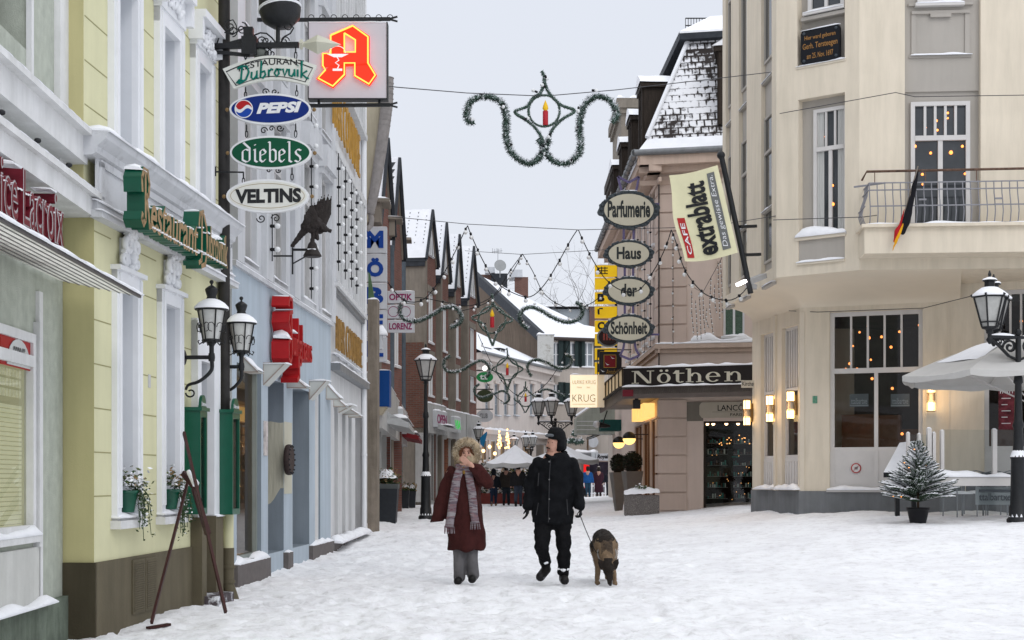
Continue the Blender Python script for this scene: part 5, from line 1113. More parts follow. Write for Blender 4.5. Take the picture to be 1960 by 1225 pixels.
def dormer(par, fr, u, z, d, w_, hh, dep, panes=True):
 mb = MB(); mb.box(fr, u-w_/2, u+w_/2, z, z+hh, d-dep, d); o = mb.build('dormer', SLATE, par)
 MB().box(fr, u-w_*.32, u+w_*.32, z+.12, z+hh-.12, d, d+.03).build('pane', MATS['pale_pane'], o)
 mb = MB(); mb.box(fr, u-w_*.36, u-w_*.3, z+.08, z+hh-.08, d, d+.06).box(fr, u+w_*.3, u+w_*.36, z+.08, z+hh-.08, d, d+.06).box(fr, u-.03, u+.03, z+.1, z+hh-.1, d+.02, d+.05); mb.build('frame', WHITE, o)
 MB().cap(fr, u-w_/2-.12, u+w_/2+.12, z+hh, d-dep, d+.15, .22, seed=u*7).build('snow_cap', SNOW, o)
for px, py, w_, hh in ((928,688,1.0,1.0),(958,692,1.1,1.1),(1003,712,1.6,1.0)):
 u = FP.pu(px, -1.0); z = FP.pz(px, py+8, -1.0); dormer(h, FP, u, z-.5, -.9, w_, hh+.4, 3)
for k, (px, py, Lb) in enumerate(((930,722,'tz'), (930,758,''), (930,796,'CLUB'))):   # signs by the end of the row
 fr = Fr(Q(px-14,71), d=(1,0)); c = fr.px(px-2, py); r = 16*71/F
 t = thing('oval_sign', ('dark green oval beer sign with white letters under a small lamp, by the last gable', 'dull green round sign under the green beer sign', 'pale grey oval sign lowest by the last gable')[k], 'sign', fr.p(*c))
 MB().poly(fr, oval(fr, *c, r, r*(.62 if k == 0 else .75), 28), -.08, .08).build('board', [mat('lit_green', (.01,.12,.04), .4, emit=(.05,.5,.15), estr=.15), mat('dull_green', (.05,.065,.03), .5, .3), PANEL][k], t)
 if Lb: mb = MB(); text(mb, fr, Lb, c[0]-r*.6, c[0]+r*.35, c[1]-r*.3, c[1]+r*.3, .10, .01, .03); mb.build('lettering', WHITE if k == 0 else ZINC, t)
 mb = MB(); mb.bar(fr.p(c[0]-r*1.6, c[1]+r*.8, 0), fr.p(c[0]+r, c[1]+r*.8, 0), .05); mb.build('bracket', BLACK, t)
 if k == 0: MB().ball(fr.p(c[0], c[1]+r*1.05, .1), .12, 8).build('lamp', mat('cool_lamp', (1,1,1), .5, 0, emit=(1,1,.92), estr=4), t)
A3 = P(1047, 645, 90); FSH = Fr((A3.x, A3.y), d=(.93, .37)); ze = A3.z; EL = 9.5
h = thing('shuttered_house', 'beige house with dark green shutters and a long snow covered roof', 'house', (A3.x, A3.y, 0))
H = []
for px, (y0, y1) in [(p, yy) for p in (1065, 1094, 1125) for yy in ((702,655),(772,735))]: u = FSH.pu(px); H.append((u-.42, u+.42, FSH.pz(px, y0), FSH.pz(px, y1)))
mb = MB(); wall(mb, FSH, 0, EL, -.3, ze, H, .25)
mb.quad(FSH.p(EL,-.3,0), FSH.p(EL,-.3,-9), FSH.p(EL,ze,-9), FSH.p(EL,ze,0)); mb.build('wall', BEI, h)
for q in H:
 w = window(h, FSH, *q, d=-.12, cols=2, rows=2, fw=.07, bar=.05, sill=.15, g=MATS['blue_grey_pane'])
 MB().box(FSH, q[0]-.50, q[0]-.02, q[2], q[3]+.1, 0, .06).build('shutter', mat('shutter_green', (.02,.035,.035), .6, .2), w); MB().box(FSH, q[1]+.02, q[1]+.50, q[2], q[3]+.1, 0, .06).build('shutter', MATS['shutter_green'], w)
R0 = P(918, 527, 100); E1 = FSH.p(EL, ze, .3); R1 = P(1118, 622, 103)
mb = MB(); mb.quad(A3+Vector((-.3,-.2,0)), E1, R1, R0); mb.add([E1, FSH.p(EL, ze, -9), R1], [(0,1,2)]); rf = mb.build('roof', ROOFS, h)
bk = P(880, 645, 104); gm = mat('brown_gable_render', (.17,.13,.10), .9, .15, .8, .1, stain=.3)
mb = MB(); q = A3.copy(); mb.add([Vector((q.x-.05,q.y,-.3)), q+Vector((-.05,0,0)), R0-Vector((.3,0,.25)), bk, Vector((bk.x, bk.y, -.3))], [(0,1,2,3,4)]); mb.build('gable_wall', gm, h)
mb = MB(); mb.bar(A3+Vector((-.35,-.3,-.05)), R0+Vector((-.35,-.3,-.05)), .3, .62); mb.build('verge', SLATE, h)
mb = MB(); mb.tube([A3+Vector((-.3,-.3,-.1)), E1+Vector((0,-.2,-.1))], .12, 8); mb.build('gutter', mat('brown_gutter', (.06,.045,.04), .6), h)
mb = MB(); c = P(1043, 690, 88.5); fr = Fr((c.x-.45, c.y), d=(1,0)); mb.box(fr, 0, 1.0, fr.pz(1043,705), fr.pz(1043,640), -1, 0); ch = mb.build('chimney', mat('patchy_white', (.5,.5,.48), .9, .1, alt=(.25,.23,.2), altscale=3, altpos=.6), h)
MB().cap(fr, -.05, 1.05, fr.pz(1043,640), -1, .05, .15).build('snow_cap', SNOW, ch)
fr = Fr(Q(948,112), d=(1,0)); t = thing('brick_roof_block', 'red brick stack with flat caps on the skyline beside the satellite dish', 'building', fr.p(0,14))
def bx(par, nm, m, x0, x1, y0, y1, d0=-2, d1=0): (a, z1), (b, z0) = fr.px(x0, y0), fr.px(x1, y1); return MB().box(fr, a, b, z0, z1, d0, d1).build(nm, m, par)
bkf = brick('far_brick', (.19,.085,.065), (.15,.07,.055), (.2,.15,.13), 'x')
bx(t, 'stack', bkf, 985, 1011, 530, 600); bx(t, 'stack', bkf, 918, 948, 522, 600, -3, -1); bx(t, 'dark_block', SLATE, 940, 971, 524, 600, -2, .2); bx(t, 'cap', PANEL, 974, 1000, 517, 531, -2.2, .3); bx(t, 'cap', PANEL, 928, 947, 512, 523, -2.2, .3)
(a, z), (b, _) = fr.px(918, 520), fr.px(1011, 520); s = MB(); s.cap(fr, fr.pu(985), fr.pu(1011), fr.pz(990,530), -2, 0, .1); s.build('snow_cap', SNOW, t)
t = thing('satellite_dish', 'pale grey round satellite dish on the roofline', 'satellite dish', P(957, 520, 111)); c = P(957, 509, 111)
mb = MB(); mb.lathe(c, [(0,0),(.25,.02),(.45,.09),(.47,.11),(.43,.10)], 20, axis=(.2,-1,.25)); mb.build('dish', mat('dish_grey', (.30,.31,.31), .5, .1), t); mb = MB(); mb.bar(c, c-Vector((0,0,.9)), .08); mb.build('pole', ZINC, t)
t = thing('roof_aerial', 'thin television aerial above the satellite dish', 'aerial', P(953, 505, 112)); mb = MB(); a = P(953, 512, 112); b = P(953, 476, 112); mb.bar(a, b, .04)
for k in range(5): q = P(943+4*k, 480+ (k%2), 112); mb.bar(q-Vector((0,0,.18)), q+Vector((0,0,.2)), .03)
mb.bar(P(942,482,112), P(962,480,112), .03); mb.build('antenna', ZINC, t)
fr = Fr(Q(1060,118), d=(1,0)); t = thing('flat_roof_block', 'grey flat roofed block with a brick end wall behind the snowy roof', 'building', fr.p(0, 10))
bx(t, 'wall', mat('pale_block', (.30,.33,.35), .8, .08, .5), 1040, 1128, 592, 670, -6, 0); bx(t, 'end_wall', bkf, 1128, 1190, 588, 690, -6, .4); (a, z) = fr.px(1035, 590); s = MB(); s.cap(fr, a, fr.pu(1192), z+.1, -6, .5, .25); s.build('snow_cap', SNOW, t)
FE = Fr(Q(1085, 86), Q(1200, 84)); h = thing('street_end_shops', 'low beige shop row with a red banner and white boards at the street end', 'shop', FE.p(2, 0))
mb = MB(); ztop = FE.pz(1150, 800); q = (FE.pu(1112), FE.pu(1196), .3, FE.pz(1150, 884)); wall(mb, FE, 0, FE.L+3, -.3, ztop, [q], .6); shell(mb, FE, 0, FE.L+3, -.3, ztop, 5); mb.build('wall', BEI, h)
MB().box(FE, q[0], q[1], .3, q[3], -.9, -.8).build('shop_window', mat('dim_shop', (.05,.045,.06), .3, .6, 2, emit=(.5,.5,1), estr=.01), h)
mb = MB(); mb.box(FE, FE.pu(1105), FE.pu(1145), FE.pz(1120,880), FE.pz(1120,866), .0, .8);
o = mb.build('white_awning', PANEL, h); MB().cap(FE, FE.pu(1105), FE.pu(1145), FE.pz(1120,866), 0, .8, .15).build('snow_cap', SNOW, o)
mb = MB(); n = 20
for k in range(n): u = FE.pu(1107)+(FE.pu(1144)-FE.pu(1107))*k/n; mb.box(FE, u, u+.04, FE.pz(1120,879), FE.pz(1120,868), .8, .83)
mb.build('awning_stripe', ZINC, o)
b_ = MB().box(FE, FE.pu(1146), FE.pu(1200), FE.pz(1160,882), FE.pz(1160,868), 0, .4).build('sign_board', PANEL, h)
mb = MB(); text(mb, FE, 'Royal ice', FE.pu(1149), FE.pu(1183), FE.pz(1160,880), FE.pz(1160,870), .42, .02, .03, shear=.2); mb.build('lettering', BLACK, b_)
MB().box(FE, FE.pu(1131), FE.pu(1141), .7, FE.pz(1136,880), .9, .96).build('banner', mat('red_banner', (.75,.01,.01), .5, .05, emit=(1,.02,.02), estr=.5), h)
c = FE.px(1136, 846, .3); mb = MB(); mb.poly(FE, oval(FE, c[0], c[1], .33, .33, 24), .3, .36); r_ = mb.build('round_sign', PANEL, h)
fr = Fr(Q(1100,56), d=(1,0)); t = thing('glazed_canopy', 'pale green glazed canopy with snow on top, left of the perfumery', 'canopy', fr.p(0, 3.3))
mb = MB(); (a, za), (b, zb), (c, zc) = fr.px(1103, 800), fr.px(1136, 777), fr.px(1210, 777); mb.poly(fr, [(a, fr.pz(1103,830)), (c, fr.pz(1200,830)), (c, zc), (b, zb), (a, za)], -2, 0); mb.build('panel', mat('green_white_panel', (.40,.43,.38), .5, .15, 2, stain=.2), t)
mb = MB();
for y in (806, 814, 822): mb.box(fr, a+.02, fr.pu(1140), fr.pz(1120,y)-.02, fr.pz(1120,y), 0, .02)
mb.build('bars', WHITE, t); s = MB(); s.sheet(lambda x, y: fr.p(a+(b-a)*x, za+(zb-za)*x+.06+.1*math.sin(3.14*y), -2+2.05*y), 6, 4); s.build('snow_cap', SNOW, t)
t = thing('green_awning', 'dark green cloth awning under the perfumery canopy', 'awning', P(1180, 812, 52)); fr = Fr(Q(1150,53), d=(1,0)); (a, z1), (b, z0) = fr.px(1150, 803), fr.px(1200, 824); MB().box(fr, a, b, z0, z1, -1.2, 0).build('cloth', mat('petrol_cloth', (.01,.06,.055), .8), t)
t = thing('folding_awning', 'brown edged fabric awning sagging with snow, in front of the low shops', 'awning', P(1150, 830, 58)); mb = MB(); pts = [P(1125,842,57), P(1140,838,57.5), P(1160,828,58), P(1180,818,58)]
mb.sheet(lambda x, y: (pts[0]*(1-x)**3+pts[1]*3*x*(1-x)**2+pts[2]*3*x*x*(1-x)+pts[3]*x**3)+Vector((0, 1.3*y, .05*y)), 10, 3); mb.build('cloth', mat('tan_cloth', (.30,.20,.13), .8, .1), t)
mb = MB(); mb.sheet(lambda x, y: (pts[0]*(1-x)**3+pts[1]*3*x*(1-x)**2+pts[2]*3*x*x*(1-x)+pts[3]*x**3)+Vector((0, 1.3*y, .06+.07*math.sin(3.1*y))), 10, 5); mb.build('snow_cap', SNOW, t)
mb = MB(); mb.bar(pts[0], pts[0]-Vector((0,0,.42)), .07); mb.build('bracket', MATS['tan_cloth'], t)
def bare_tree(base, H_, label, seed):
 rnd = random.Random(seed); t = thing('bare_tree', label, 'tree', base); mb = MB(); tw = MB()
 def grow(p, d, L, r, k):
  pts = [p];
  for i in range(4): d = (d+Vector((rnd.gauss(0,.14), rnd.gauss(0,.14), rnd.gauss(.03,.08)))).normalized(); pts.append(pts[-1]+d*L/4)
  (mb if k < 2 else tw).tube(pts, [r*(1-.12*i) for i in range(5)], 5 if k < 3 else 3, caps=False)
  if k >= 6: return
  for _ in range(3 if k < 5 else 2):
   a = rnd.uniform(0, 6.28); q = d.orthogonal(); q.rotate(Matrix.Rotation(a, 3, d)); grow(pts[rnd.choice((2,3,4,4))], (d+q*rnd.uniform(.45,.9)).normalized(), L*rnd.uniform(.62,.8), r*.58, k+1)
 grow(Vector(base), Vector((0,0,1)), H_*.36, .22, 0)
 bark = mat('grey_bark', (.10,.09,.085), .9, .2, 8); mb.build('trunk', bark, t); tw.build('crown', bark, t)
bare_tree((P(1152, 640, 114).x, 114, 0), 24, 'bare winter tree behind the yellow book shop sign', 11)
# ================================================================ RIGHT SIDE: perfumery house
class GF:      # general plane frame
 def __init__(s, o, ux, zx): s.o = Vector(o); s.u = Vector(ux).normalized(); z = Vector(zx); s.z = (z-s.u*z.dot(s.u)).normalized(); s.n = s.u.cross(s.z).normalized()
 def p(s, u, z, d=0): return s.o+s.u*u+s.z*z+s.n*d
ROS = mat('rose_plaster', (.68,.56,.49), .85, .05, 1.2, .1, 60, stain=.05); ROS2 = mat('rose_quoin', (.61,.49,.42), .85, .06, 1.5, .15, 60, stain=.06)
WARM = lambda n, e=3., c=(1,.55,.2): mat(n, c, .5, 0, emit=c, estr=e)
FN = Fr(Q(1262, 40.5), Q(1520, 39.7)); FNS = Fr((4.04, 57), (4.196, 40.5)); NL = FN.L; SL = FNS.L; EZ = 10.35
h = thing('perfumery_house', 'rose coloured corner house with mansard roof above the black shop sign', 'house', FN.p(0, 0))
dw = (FN.pu(1346), FN.pu(1500), .33, FN.pz(1346, 806)); uw = (FN.pu(1384), FN.pu(1425), FN.pz(1400, 644), FN.pz(1400, 470))
mb = MB(); wall(mb, FN, 0, NL, -.2, EZ, [dw, uw], .3);
sw = [(FNS.pu(p)-.42, FNS.pu(p)+.42, z0, z1) for z0, z1 in ((5.4,7.2),(8.1,9.7)) for p in (1252, 1238, 1226, 1214, 1204)]
gw = [(SL-4.6, SL-2.6, .55, 3.0), (SL-2.3, SL-.5, .55, 3.0), (SL-7.4, SL-5.0, .4, 3.0)]
wall(mb, FNS, 0, SL, -.2, EZ, sw+gw, .25); mb.quad(FNS.p(0,-.2,0), FNS.p(0,EZ,0), FNS.p(0,EZ,-8), FNS.p(0,-.2,-8)); mb.build('wall', ROS, h)
for q in sw: window(h, FNS, *q, d=-.12, cols=2, rows=2, sill=.1, m=WHITE)
window(h, FN, *uw, d=-.15, cols=2, rows=3, sill=.08, g=mat('green_pane', (.10,.16,.12), .2, .5, 30), fw=.06)
mb = MB(); z = .35; k = 0         # quoins
while z < EZ-.6:
 if z > 3.0 and z < 4.6: z += .53; continue
 mb.box(FN, -.035, .78, z, z+.48, .0, .05); mb.box(FNS, SL-.75, SL, z, z+.48, 0, .045); z += .53
mb.box(FN, uw[0]-.2, uw[0]-.02, uw[2], uw[3]+.1, 0, .05)
mb.build('quoins', ROS2, h)
mb = MB(); mz = FN.pz(1300, 658)
for fr, a, b in ((FN, -.12, NL), (FNS, 0, SL+.12)): mb.box(fr, a, b, mz-.14, mz, 0, .13).box(fr, a, b, mz-.26, mz-.14, 0, .06)
for fr, a, b in ((FN, -.55, NL), (FNS, 0, SL+.55)): mb.box(fr, a, b, EZ-.28, EZ, 0, .60).box(fr, a, b, EZ-.45, EZ-.28, 0, .35).box(fr, a, b, EZ-.75, EZ-.62, 0, .08)
mb.build('cornice', mat('rose_trim', (.61,.48,.40), .8, .06, 2, .1, stain=.12), h)
s = MB(); s.cap(FN, -.12, NL, mz, 0, .13, .09, seed=3).cap(FNS, 0, SL+.1, mz, 0, .13, .06, seed=4); s.cap(FN, uw[0]-.9, uw[1]+.6, mz+.05, 0, .10, .16, seed=9); s.build('snow_cap', SNOW, h)
mb = MB(); e0, e1, e2 = FNS.p(0, EZ+.06, .66), FN.p(-.62, EZ+.06, .66), FN.p(NL, EZ+.06, .66); mb.tube([e0, e1], .09, 8); mb.tube([e1, e2], .09, 8)
for k in range(26): q = e1+(e0-e1)*k/26; mb.tube([q, q+(e0-e1).normalized()*.05], .11, 8)
g = mb.build('gutter', ZINC, h)
tm = mat('mansard_tiles', (.03,.026,.024), .7, .3, 8, .2)
m = tm; n = m.node_tree.nodes; l = m.node_tree.links; p = n['Principled BSDF']; tc = n.new('ShaderNodeTexCoord'); s_ = n.new('ShaderNodeSeparateXYZ'); l.new(tc.outputs['Object'], s_.inputs[0])
cb = n.new('ShaderNodeCombineXYZ'); l.new(s_.outputs[0], cb.inputs[0]); l.new(s_.outputs[2], cb.inputs[1])
b = n.new('ShaderNodeTexBrick'); b.inputs['Scale'].default_value = 1; b.inputs['Brick Width'].default_value = .21; b.inputs['Row Height'].default_value = .22; b.inputs['Mortar Size'].default_value = .03; b.inputs['Mortar Smooth'].default_value = .6; l.new(cb.outputs[0], b.inputs['Vector'])
t1 = n.new('ShaderNodeTexNoise'); t1.inputs['Scale'].default_value = .7; t1.inputs['Detail'].default_value = 2; l.new(tc.outputs['Object'], t1.inputs['Vector'])
t2 = n.new('ShaderNodeTexNoise'); t2.inputs['Scale'].default_value = 5.5; t2.inputs['Detail'].default_value = 4; l.new(tc.outputs['Object'], t2.inputs['Vector'])
md = n.new('ShaderNodeMath'); md.operation = 'MODULO'; md.inputs[1].default_value = .22; l.new(s_.outputs[2], md.inputs[0])
def mth(op, a, b_): q = n.new('ShaderNodeMath'); q.operation = op; (l.new(a, q.inputs[0]) if hasattr(a, 'links') else setattr(q.inputs[0], 'default_value', a)); (l.new(b_, q.inputs[1]) if hasattr(b_, 'links') else setattr(q.inputs[1], 'default_value', b_)); return q.outputs[0]
sc_ = mth('SUBTRACT', mth('ADD', mth('MULTIPLY', t1.outputs['Fac'], 1.7), mth('MULTIPLY', t2.outputs['Fac'], 1.7)), mth('ADD', mth('MULTIPLY', md.outputs[0], 1.15), mth('MULTIPLY', b.outputs['Fac'], .35)))
r_ = n.new('ShaderNodeValToRGB'); r_.color_ramp.elements[0].position = 0.0; r_.color_ramp.elements[1].position = .30; l.new(sc_, r_.inputs[0])
l.new(mth('SUBTRACT', sc_, 1.24), r_.inputs[0]); k_ = n.new('ShaderNodeMixRGB'); l.new(r_.outputs[0], k_.inputs[0]); k_.inputs[1].default_value = (.032,.026,.024,1); k_.inputs[2].default_value = (.80,.81,.84,1); l.new(k_.outputs[0], p.inputs['Base Color'])
bp = n.new('ShaderNodeBump'); bp.inputs['Strength'].default_value = .7; bp.inputs['Distance'].default_value = .05; l.new(mth('ADD', md.outputs[0], r_.outputs[0]), bp.inputs['Height']); l.new(bp.outputs[0], p.inputs['Normal'])
B0, B1 = FN.p(-.55, EZ+.10, .60), FN.p(NL, EZ+.10, .60); M0, M1 = FN.p(-.33, EZ+.55, .15), FN.p(NL, EZ+.55, .15); T0, T1 = FN.p(.66, EZ+3.8, -1.7), FN.p(NL, EZ+3.8, -1.7)
S0 = FNS.p(0, EZ+.10, .60); SM = FNS.p(0, EZ+.55, .2); ST = FNS.p(0, EZ+3.8, -.7)
mb = MB(); mb.quad(M0, M1, T1, T0, mi=1); mb.quad(SM, M0, T0, ST, mi=2); mb.quad(B0, B1, M1, M0, mi=0); mb.quad(S0, B0, M0, SM, mi=0)
rf = mb.build('roof', [ROOFS, tm, SLATE], h)
mb = MB(); up = lambda v, a: v+Vector((0,0,a))
Tb = [T0+Vector((-.28,-.25,0)), T1+Vector((0,-.25,0)), T1+Vector((0,6,0)), FNS.p(0,EZ+3.8,-.45)]
mb.add([*Tb, *[up(v,.18) for v in Tb]], [(3,2,1,0),(0,1,5,4),(3,0,4,7),(4,5,6,7)]); mb.build('eave_board', SLATE, rf)
a, b_ = FN.p(1.2, EZ+5.0, -3.2), FN.p(NL, EZ+5.0, -3.2); mb = MB(); mb.quad(up(Tb[0],.24), up(Tb[1],.24), b_, a); mb.quad(up(Tb[3],.24), up(Tb[0],.24), a, FNS.p(0, EZ+4.9, -2.5)); mb.quad(a, b_, b_+Vector((0,4,.0)), a+Vector((0,4,0)))
mb.quad(up(Tb[0],.18), up(Tb[1],.18), up(Tb[1],.24), up(Tb[0],.24)); mb.build('snow_cap', SNOW, rf)
mb = MB();
for v, w in ((T0, M0),): mb.tube([v+Vector((0,0,.05)), w+Vector((0,0,.05))], .07, 6)
mb.build('ridge_tiles', ROOFS, rf)
t = thing('roof_railing', 'small iron railing on the snowy mansard roof', 'railing', P(1340, 48, 44)); fr = Fr(Q(1312,43.5), d=(1,0)); mb = MB(); z0, z1 = fr.pz(1312, 49), fr.pz(1312, 35)
for k in range(13): u = k*.085; mb.bar(fr.p(u, z0-.2, 0), fr.p(u, z1, 0), .018)
mb.bar(fr.p(0,z1,0), fr.p(1.1,z1,0), .03); mb.bar(fr.p(0,z0,0), fr.p(1.1,z0,0), .03); mb.build('bars', BLACK, t)
DRM = mat('dark_timber', (.035,.026,.02), .7, .35, 6, .3, 20, stretch=(4,4,.4))
def mdormer(fr, u, w_, z0, z1, d0, d1, par):
 mb = MB(); mb.box(fr, u-w_/2, u+w_/2, z0, z1, d0, d1); mb.box(fr, u-w_/2-.1, u+w_/2+.1, z1, z1+.12, d0-.1, d1+.1); mb.poly(fr, [(u-w_/2-.1,z1+.12),(u+w_/2+.1,z1+.12),(u,z1+.42)], d0, d1+.1)
 for k in (-1, 0, 1): mb.box(fr, u+k*w_*.42-.05, u+k*w_*.42+.05, z0, z1, d1, d1+.06)
 o = mb.build('dormer', DRM, par); MB().box(fr, u-w_*.3, u+w_*.3, z0+.5, z1-.3, d1, d1+.02).build('pane', GLASSD, o)
 s = MB(); s.sheet(lambda a, b: fr.p(u-w_/2-.14+(w_+.28)*a, z1+.14+.36*(1-abs(2*a-1)**1.5)+.03*noise.noise(Vector((a*5,b*5,u))), d0+(d1+.14-d0)*b), 10, 6); s.quad(fr.p(u-w_/2-.14,z1+.14,d1+.14), fr.p(u+w_/2+.14,z1+.14,d1+.14), fr.p(u+.1,z1+.5,d1+.14), fr.p(u-.1,z1+.5,d1+.14)); s.build('snow_cap', SNOW, o)
for k, (zz, zt) in enumerate(((42.4, 12.75), (45.8, 12.65), (49.3, 12.6), (52.8, 12.6))): mdormer(FNS, 57-zz, 1.15, EZ+.25, zt, -1.5, .30, h)
u = FN.pu(1385)+.42; mdormer(FN, u, 1.2, EZ+.9, EZ+2.95, -1.6, .0, h)
mb = MB();
for px in (1240, 1226): u = FNS.pu(px)
mb.tube([FN.p(-.0, EZ-.5, .1), FN.p(0, 4.4, .1)], .02, 5); mb.build('cable', BLACK, h)
CA = Fr(Q(1192, 39), Q(1470, 37.55)); CS = Fr(Q(1148, 47.6), Q(1192, 39)); zb, zt, zs = 3.76, 4.28, 3.44
t = thing('shop_canopy', 'wide flat canopy round the perfumery corner with big cream serif letters on black', 'canopy', CA.p(0, 3.5))
pl = [(CS.p(0,0).x, CS.p(0,0).y), (CA.p(0,0).x, CA.p(0,0).y), (CA.p(CA.L,0).x, CA.p(CA.L,0).y), (FN.p(NL,0).x, FN.p(NL,0).y), (FN.p(.0,0).x, FN.p(0,0).y+.02), (4.15, CS.p(0,0).y)]
def slab(mb, pl, z0, z1, mi=0):
 k = len(pl); V = [(x, y, z0) for x, y in pl]+[(x, y, z1) for x, y in pl]
 mb.add(V, [tuple(range(k-1,-1,-1)), tuple(range(k, 2*k))]+[(i,(i+1)%k,k+(i+1)%k,k+i) for i in range(k)], mi)
mb = MB(); slab(mb, pl, zs+.12, zb-.03); mb.build('soffit', mat('soffit_grey', (.22,.195,.175), .7, .12, 3, .05, stain=.2), t)
mb = MB(); mb.box(CA, -.02, CA.L, zs, zs+.3, -.06, .0).box(CS, 0, CS.L+.02, zs, zs+.3, -.06, 0).box(CA, -.02, CA.L, zs+.30, zb-.0, -.15, .06).box(CS, 0, CS.L+.05, zs+.3, zb, -.15, .06)
mb.build('edge_beam', mat('brown_beam', (.12,.10,.09), .6, .15, 4), t)
MB().box(CA, 0, CA.L, zb, zt, -.25, -.02).build('sign_board', mat('sign_black', (.022,.018,.017), .35, .2, 4), t)
mb = MB(); mb.box(CA, .0, .30, zs+.06, zs+.24, 0, .02); mb.build('marker_light', mat('dull_red', (.16,.02,.03), .4), t)
sp = MB().box(CS, 0, CS.L-.02, zb, zt, -.25, -.02).build('side_panel', mat('brass_glass_panel', (.33,.25,.15), .35, .5, 3, alt=(.75,.62,.40), altscale=2.5, altpos=.55, altw=.2, emit=(1,.7,.35), estr=.10), t)
mb = MB();
for k in range(8): mb.box(CS, k*CS.L/7.2, k*CS.L/7.2+.04, zb, zt, -.02, .01)
mb.box(CS, 0, CS.L, zt, zt+.03, -.25, .02).box(CS, 0, CS.L, zb-.03, zb+.02, -.1, .09); mb.build('frame', DRM, sp)
s = MB(); s.cap(CA, 0, CA.L, zt, -.25, -.02, .07, seed=5).cap(CA, .0, CA.L, zb-.0, -.02, .07, .05, seed=8); s.build('snow_cap', SNOW, t)
mb = MB();
for (x, y) in ((pl[4][0]+.3, 0),): pass
for k in range(3): mb.box(CA, .9+k*1.5, 2.2+k*1.5, zs+.10, zs+.13, -1.2, -1.1)
mb.build('soffit_rail', PANEL, t)
def slab_serif(fr, x0, z0, S_, d, SX):
 m_ = MB(); D_ = d
 def R_(a, b, c, e): m_.box(fr, x0+a*SX, x0+b*SX, z0+c*S_, z0+e*S_, d-.01, d)
 def ring(cx, cz, rx, rz, w1, w2, a0=0, a1=360, n=30):
  for i in range(n):
   A_, B_ = R(a0+(a1-a0)*i/n), R(a0+(a1-a0)*(i+1)/n)
   o = lambda t_: (x0+(cx+rx*math.cos(t_))*SX, z0+(cz+rz*math.sin(t_))*S_)
   q = lambda t_: (x0+(cx+(rx-w1)*math.cos(t_))*SX, z0+(cz+(rz-w2)*math.sin(t_))*S_)
   (a, b), (c, e), (f_, g_), (i_, j_) = o(A_), o(B_), q(B_), q(A_); m_.quad(fr.p(a,b,d), fr.p(c,e,d), fr.p(f_,g_,d), fr.p(i_,j_,d))
 R_(.14,.22,0,1); R_(0,.38,0,.06); R_(0,.3,.94,1); R_(.96,1.04,0,1); R_(.82,1.2,.94,1)
 m_.quad(*[fr.p(x0+a*SX, z0+b*S_, d) for a, b in ((.12,1),(.38,1),(1.04,0),(.84,0))])
 ring(1.72,.38,.36,.39,.17,.06);
 for cx_ in (1.58, 1.88): ring(cx_, .96, .085, .085, .084, .084)
 R_(2.36,2.53,.16,.96); R_(2.20,2.80,.70,.76); ring(2.60,.2,.24,.21,.17,.06,180,320); m_.quad(*[fr.p(x0+a*SX, z0+b*S_, d) for a, b in ((2.20,.72),(2.36,.72),(2.36,.98))])
 R_(2.98,3.15,0,1.08); R_(2.88,3.28,0,.06); R_(2.88,3.0,1.02,1.08); ring(3.38,.42,.30,.33,.16,.07,0,170); R_(3.52,3.68,0,.44); R_(3.42,3.82,0,.06)
 ring(4.30,.38,.38,.39,.17,.06,0,360*.89); R_(4.05,4.67,.38,.44)
 R_(5.0,5.17,0,.76); R_(4.88,5.3,0,.06); R_(4.88,5.02,.70,.76); ring(5.42,.42,.30,.34,.16,.07,0,170); R_(5.56,5.72,0,.44); R_(5.46,5.86,0,.06)
 return m_
ua, ub = CA.pu(1209), CA.pu(1423); SX = (ub-ua)/5.86
slab_serif(CA, ua, zb+.085, .345, .0, SX).build('lettering', mat('cream_letter', (.62,.59,.48), .5, .05), t)
for q in gw:
 w = window(h, FNS, *q, d=-.10, fw=.05, cols=2, sill=.05, g=GLASST, m=mat('bronze_frame', (.14,.08,.05), .4, .1), name='shop_window', snow=False)
 MB().box(FNS, q[0], q[1], q[2], q[3], -1.1, -1.05).build('display', mat('amber_display', (.55,.33,.15), .7, .45, 5, emit=(1,.45,.13), estr=.35), w)
 mb = MB(); random.seed(int(q[0]*10))
 for k in range(10): mb.ball(FNS.p(random.uniform(q[0]+.1,q[1]-.1), random.uniform(1.0,2.9), random.uniform(-.8,-.3)), .035, 7)
 mb.build('lamp', WARM('amber_bulb', 6), w)
mb = MB();
for k in range(5):
 a = SL-3.9+k*.75; mb.box(FNS, a, a+.62, 3.02, 3.42, .1, .42)
mb.build('light_box', mat('amber_light_box', (.7,.5,.25), .5, .4, 5, emit=(1,.58,.16), estr=1.1), h)
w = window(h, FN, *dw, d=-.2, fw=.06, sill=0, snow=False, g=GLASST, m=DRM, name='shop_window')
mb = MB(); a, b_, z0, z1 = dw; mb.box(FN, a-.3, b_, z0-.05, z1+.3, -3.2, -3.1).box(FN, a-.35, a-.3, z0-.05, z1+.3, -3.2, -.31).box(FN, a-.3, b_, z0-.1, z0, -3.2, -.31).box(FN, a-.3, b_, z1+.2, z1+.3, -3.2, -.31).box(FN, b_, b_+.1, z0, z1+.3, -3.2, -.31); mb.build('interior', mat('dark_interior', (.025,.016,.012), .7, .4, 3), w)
mb = MB(); random.seed(8)
for k in range(26):
 x = random.uniform(.3, b_-a-.3); mb.ball(FN.p(a+x, z1-.55-.10*math.sin(x*5)+random.uniform(-.1,.08), random.uniform(-.9,-.5)), .017, 6)
for k in range(28): mb.ball(FN.p(a+random.uniform(.1,b_-a), random.uniform(z0+.3,z1-.9), random.uniform(-2.6,-.6)), .010, 5)
mb.build('fairy_lights', WARM('fairy_glow', 2.2, (1,.45,.14)), w)
mb = MB();
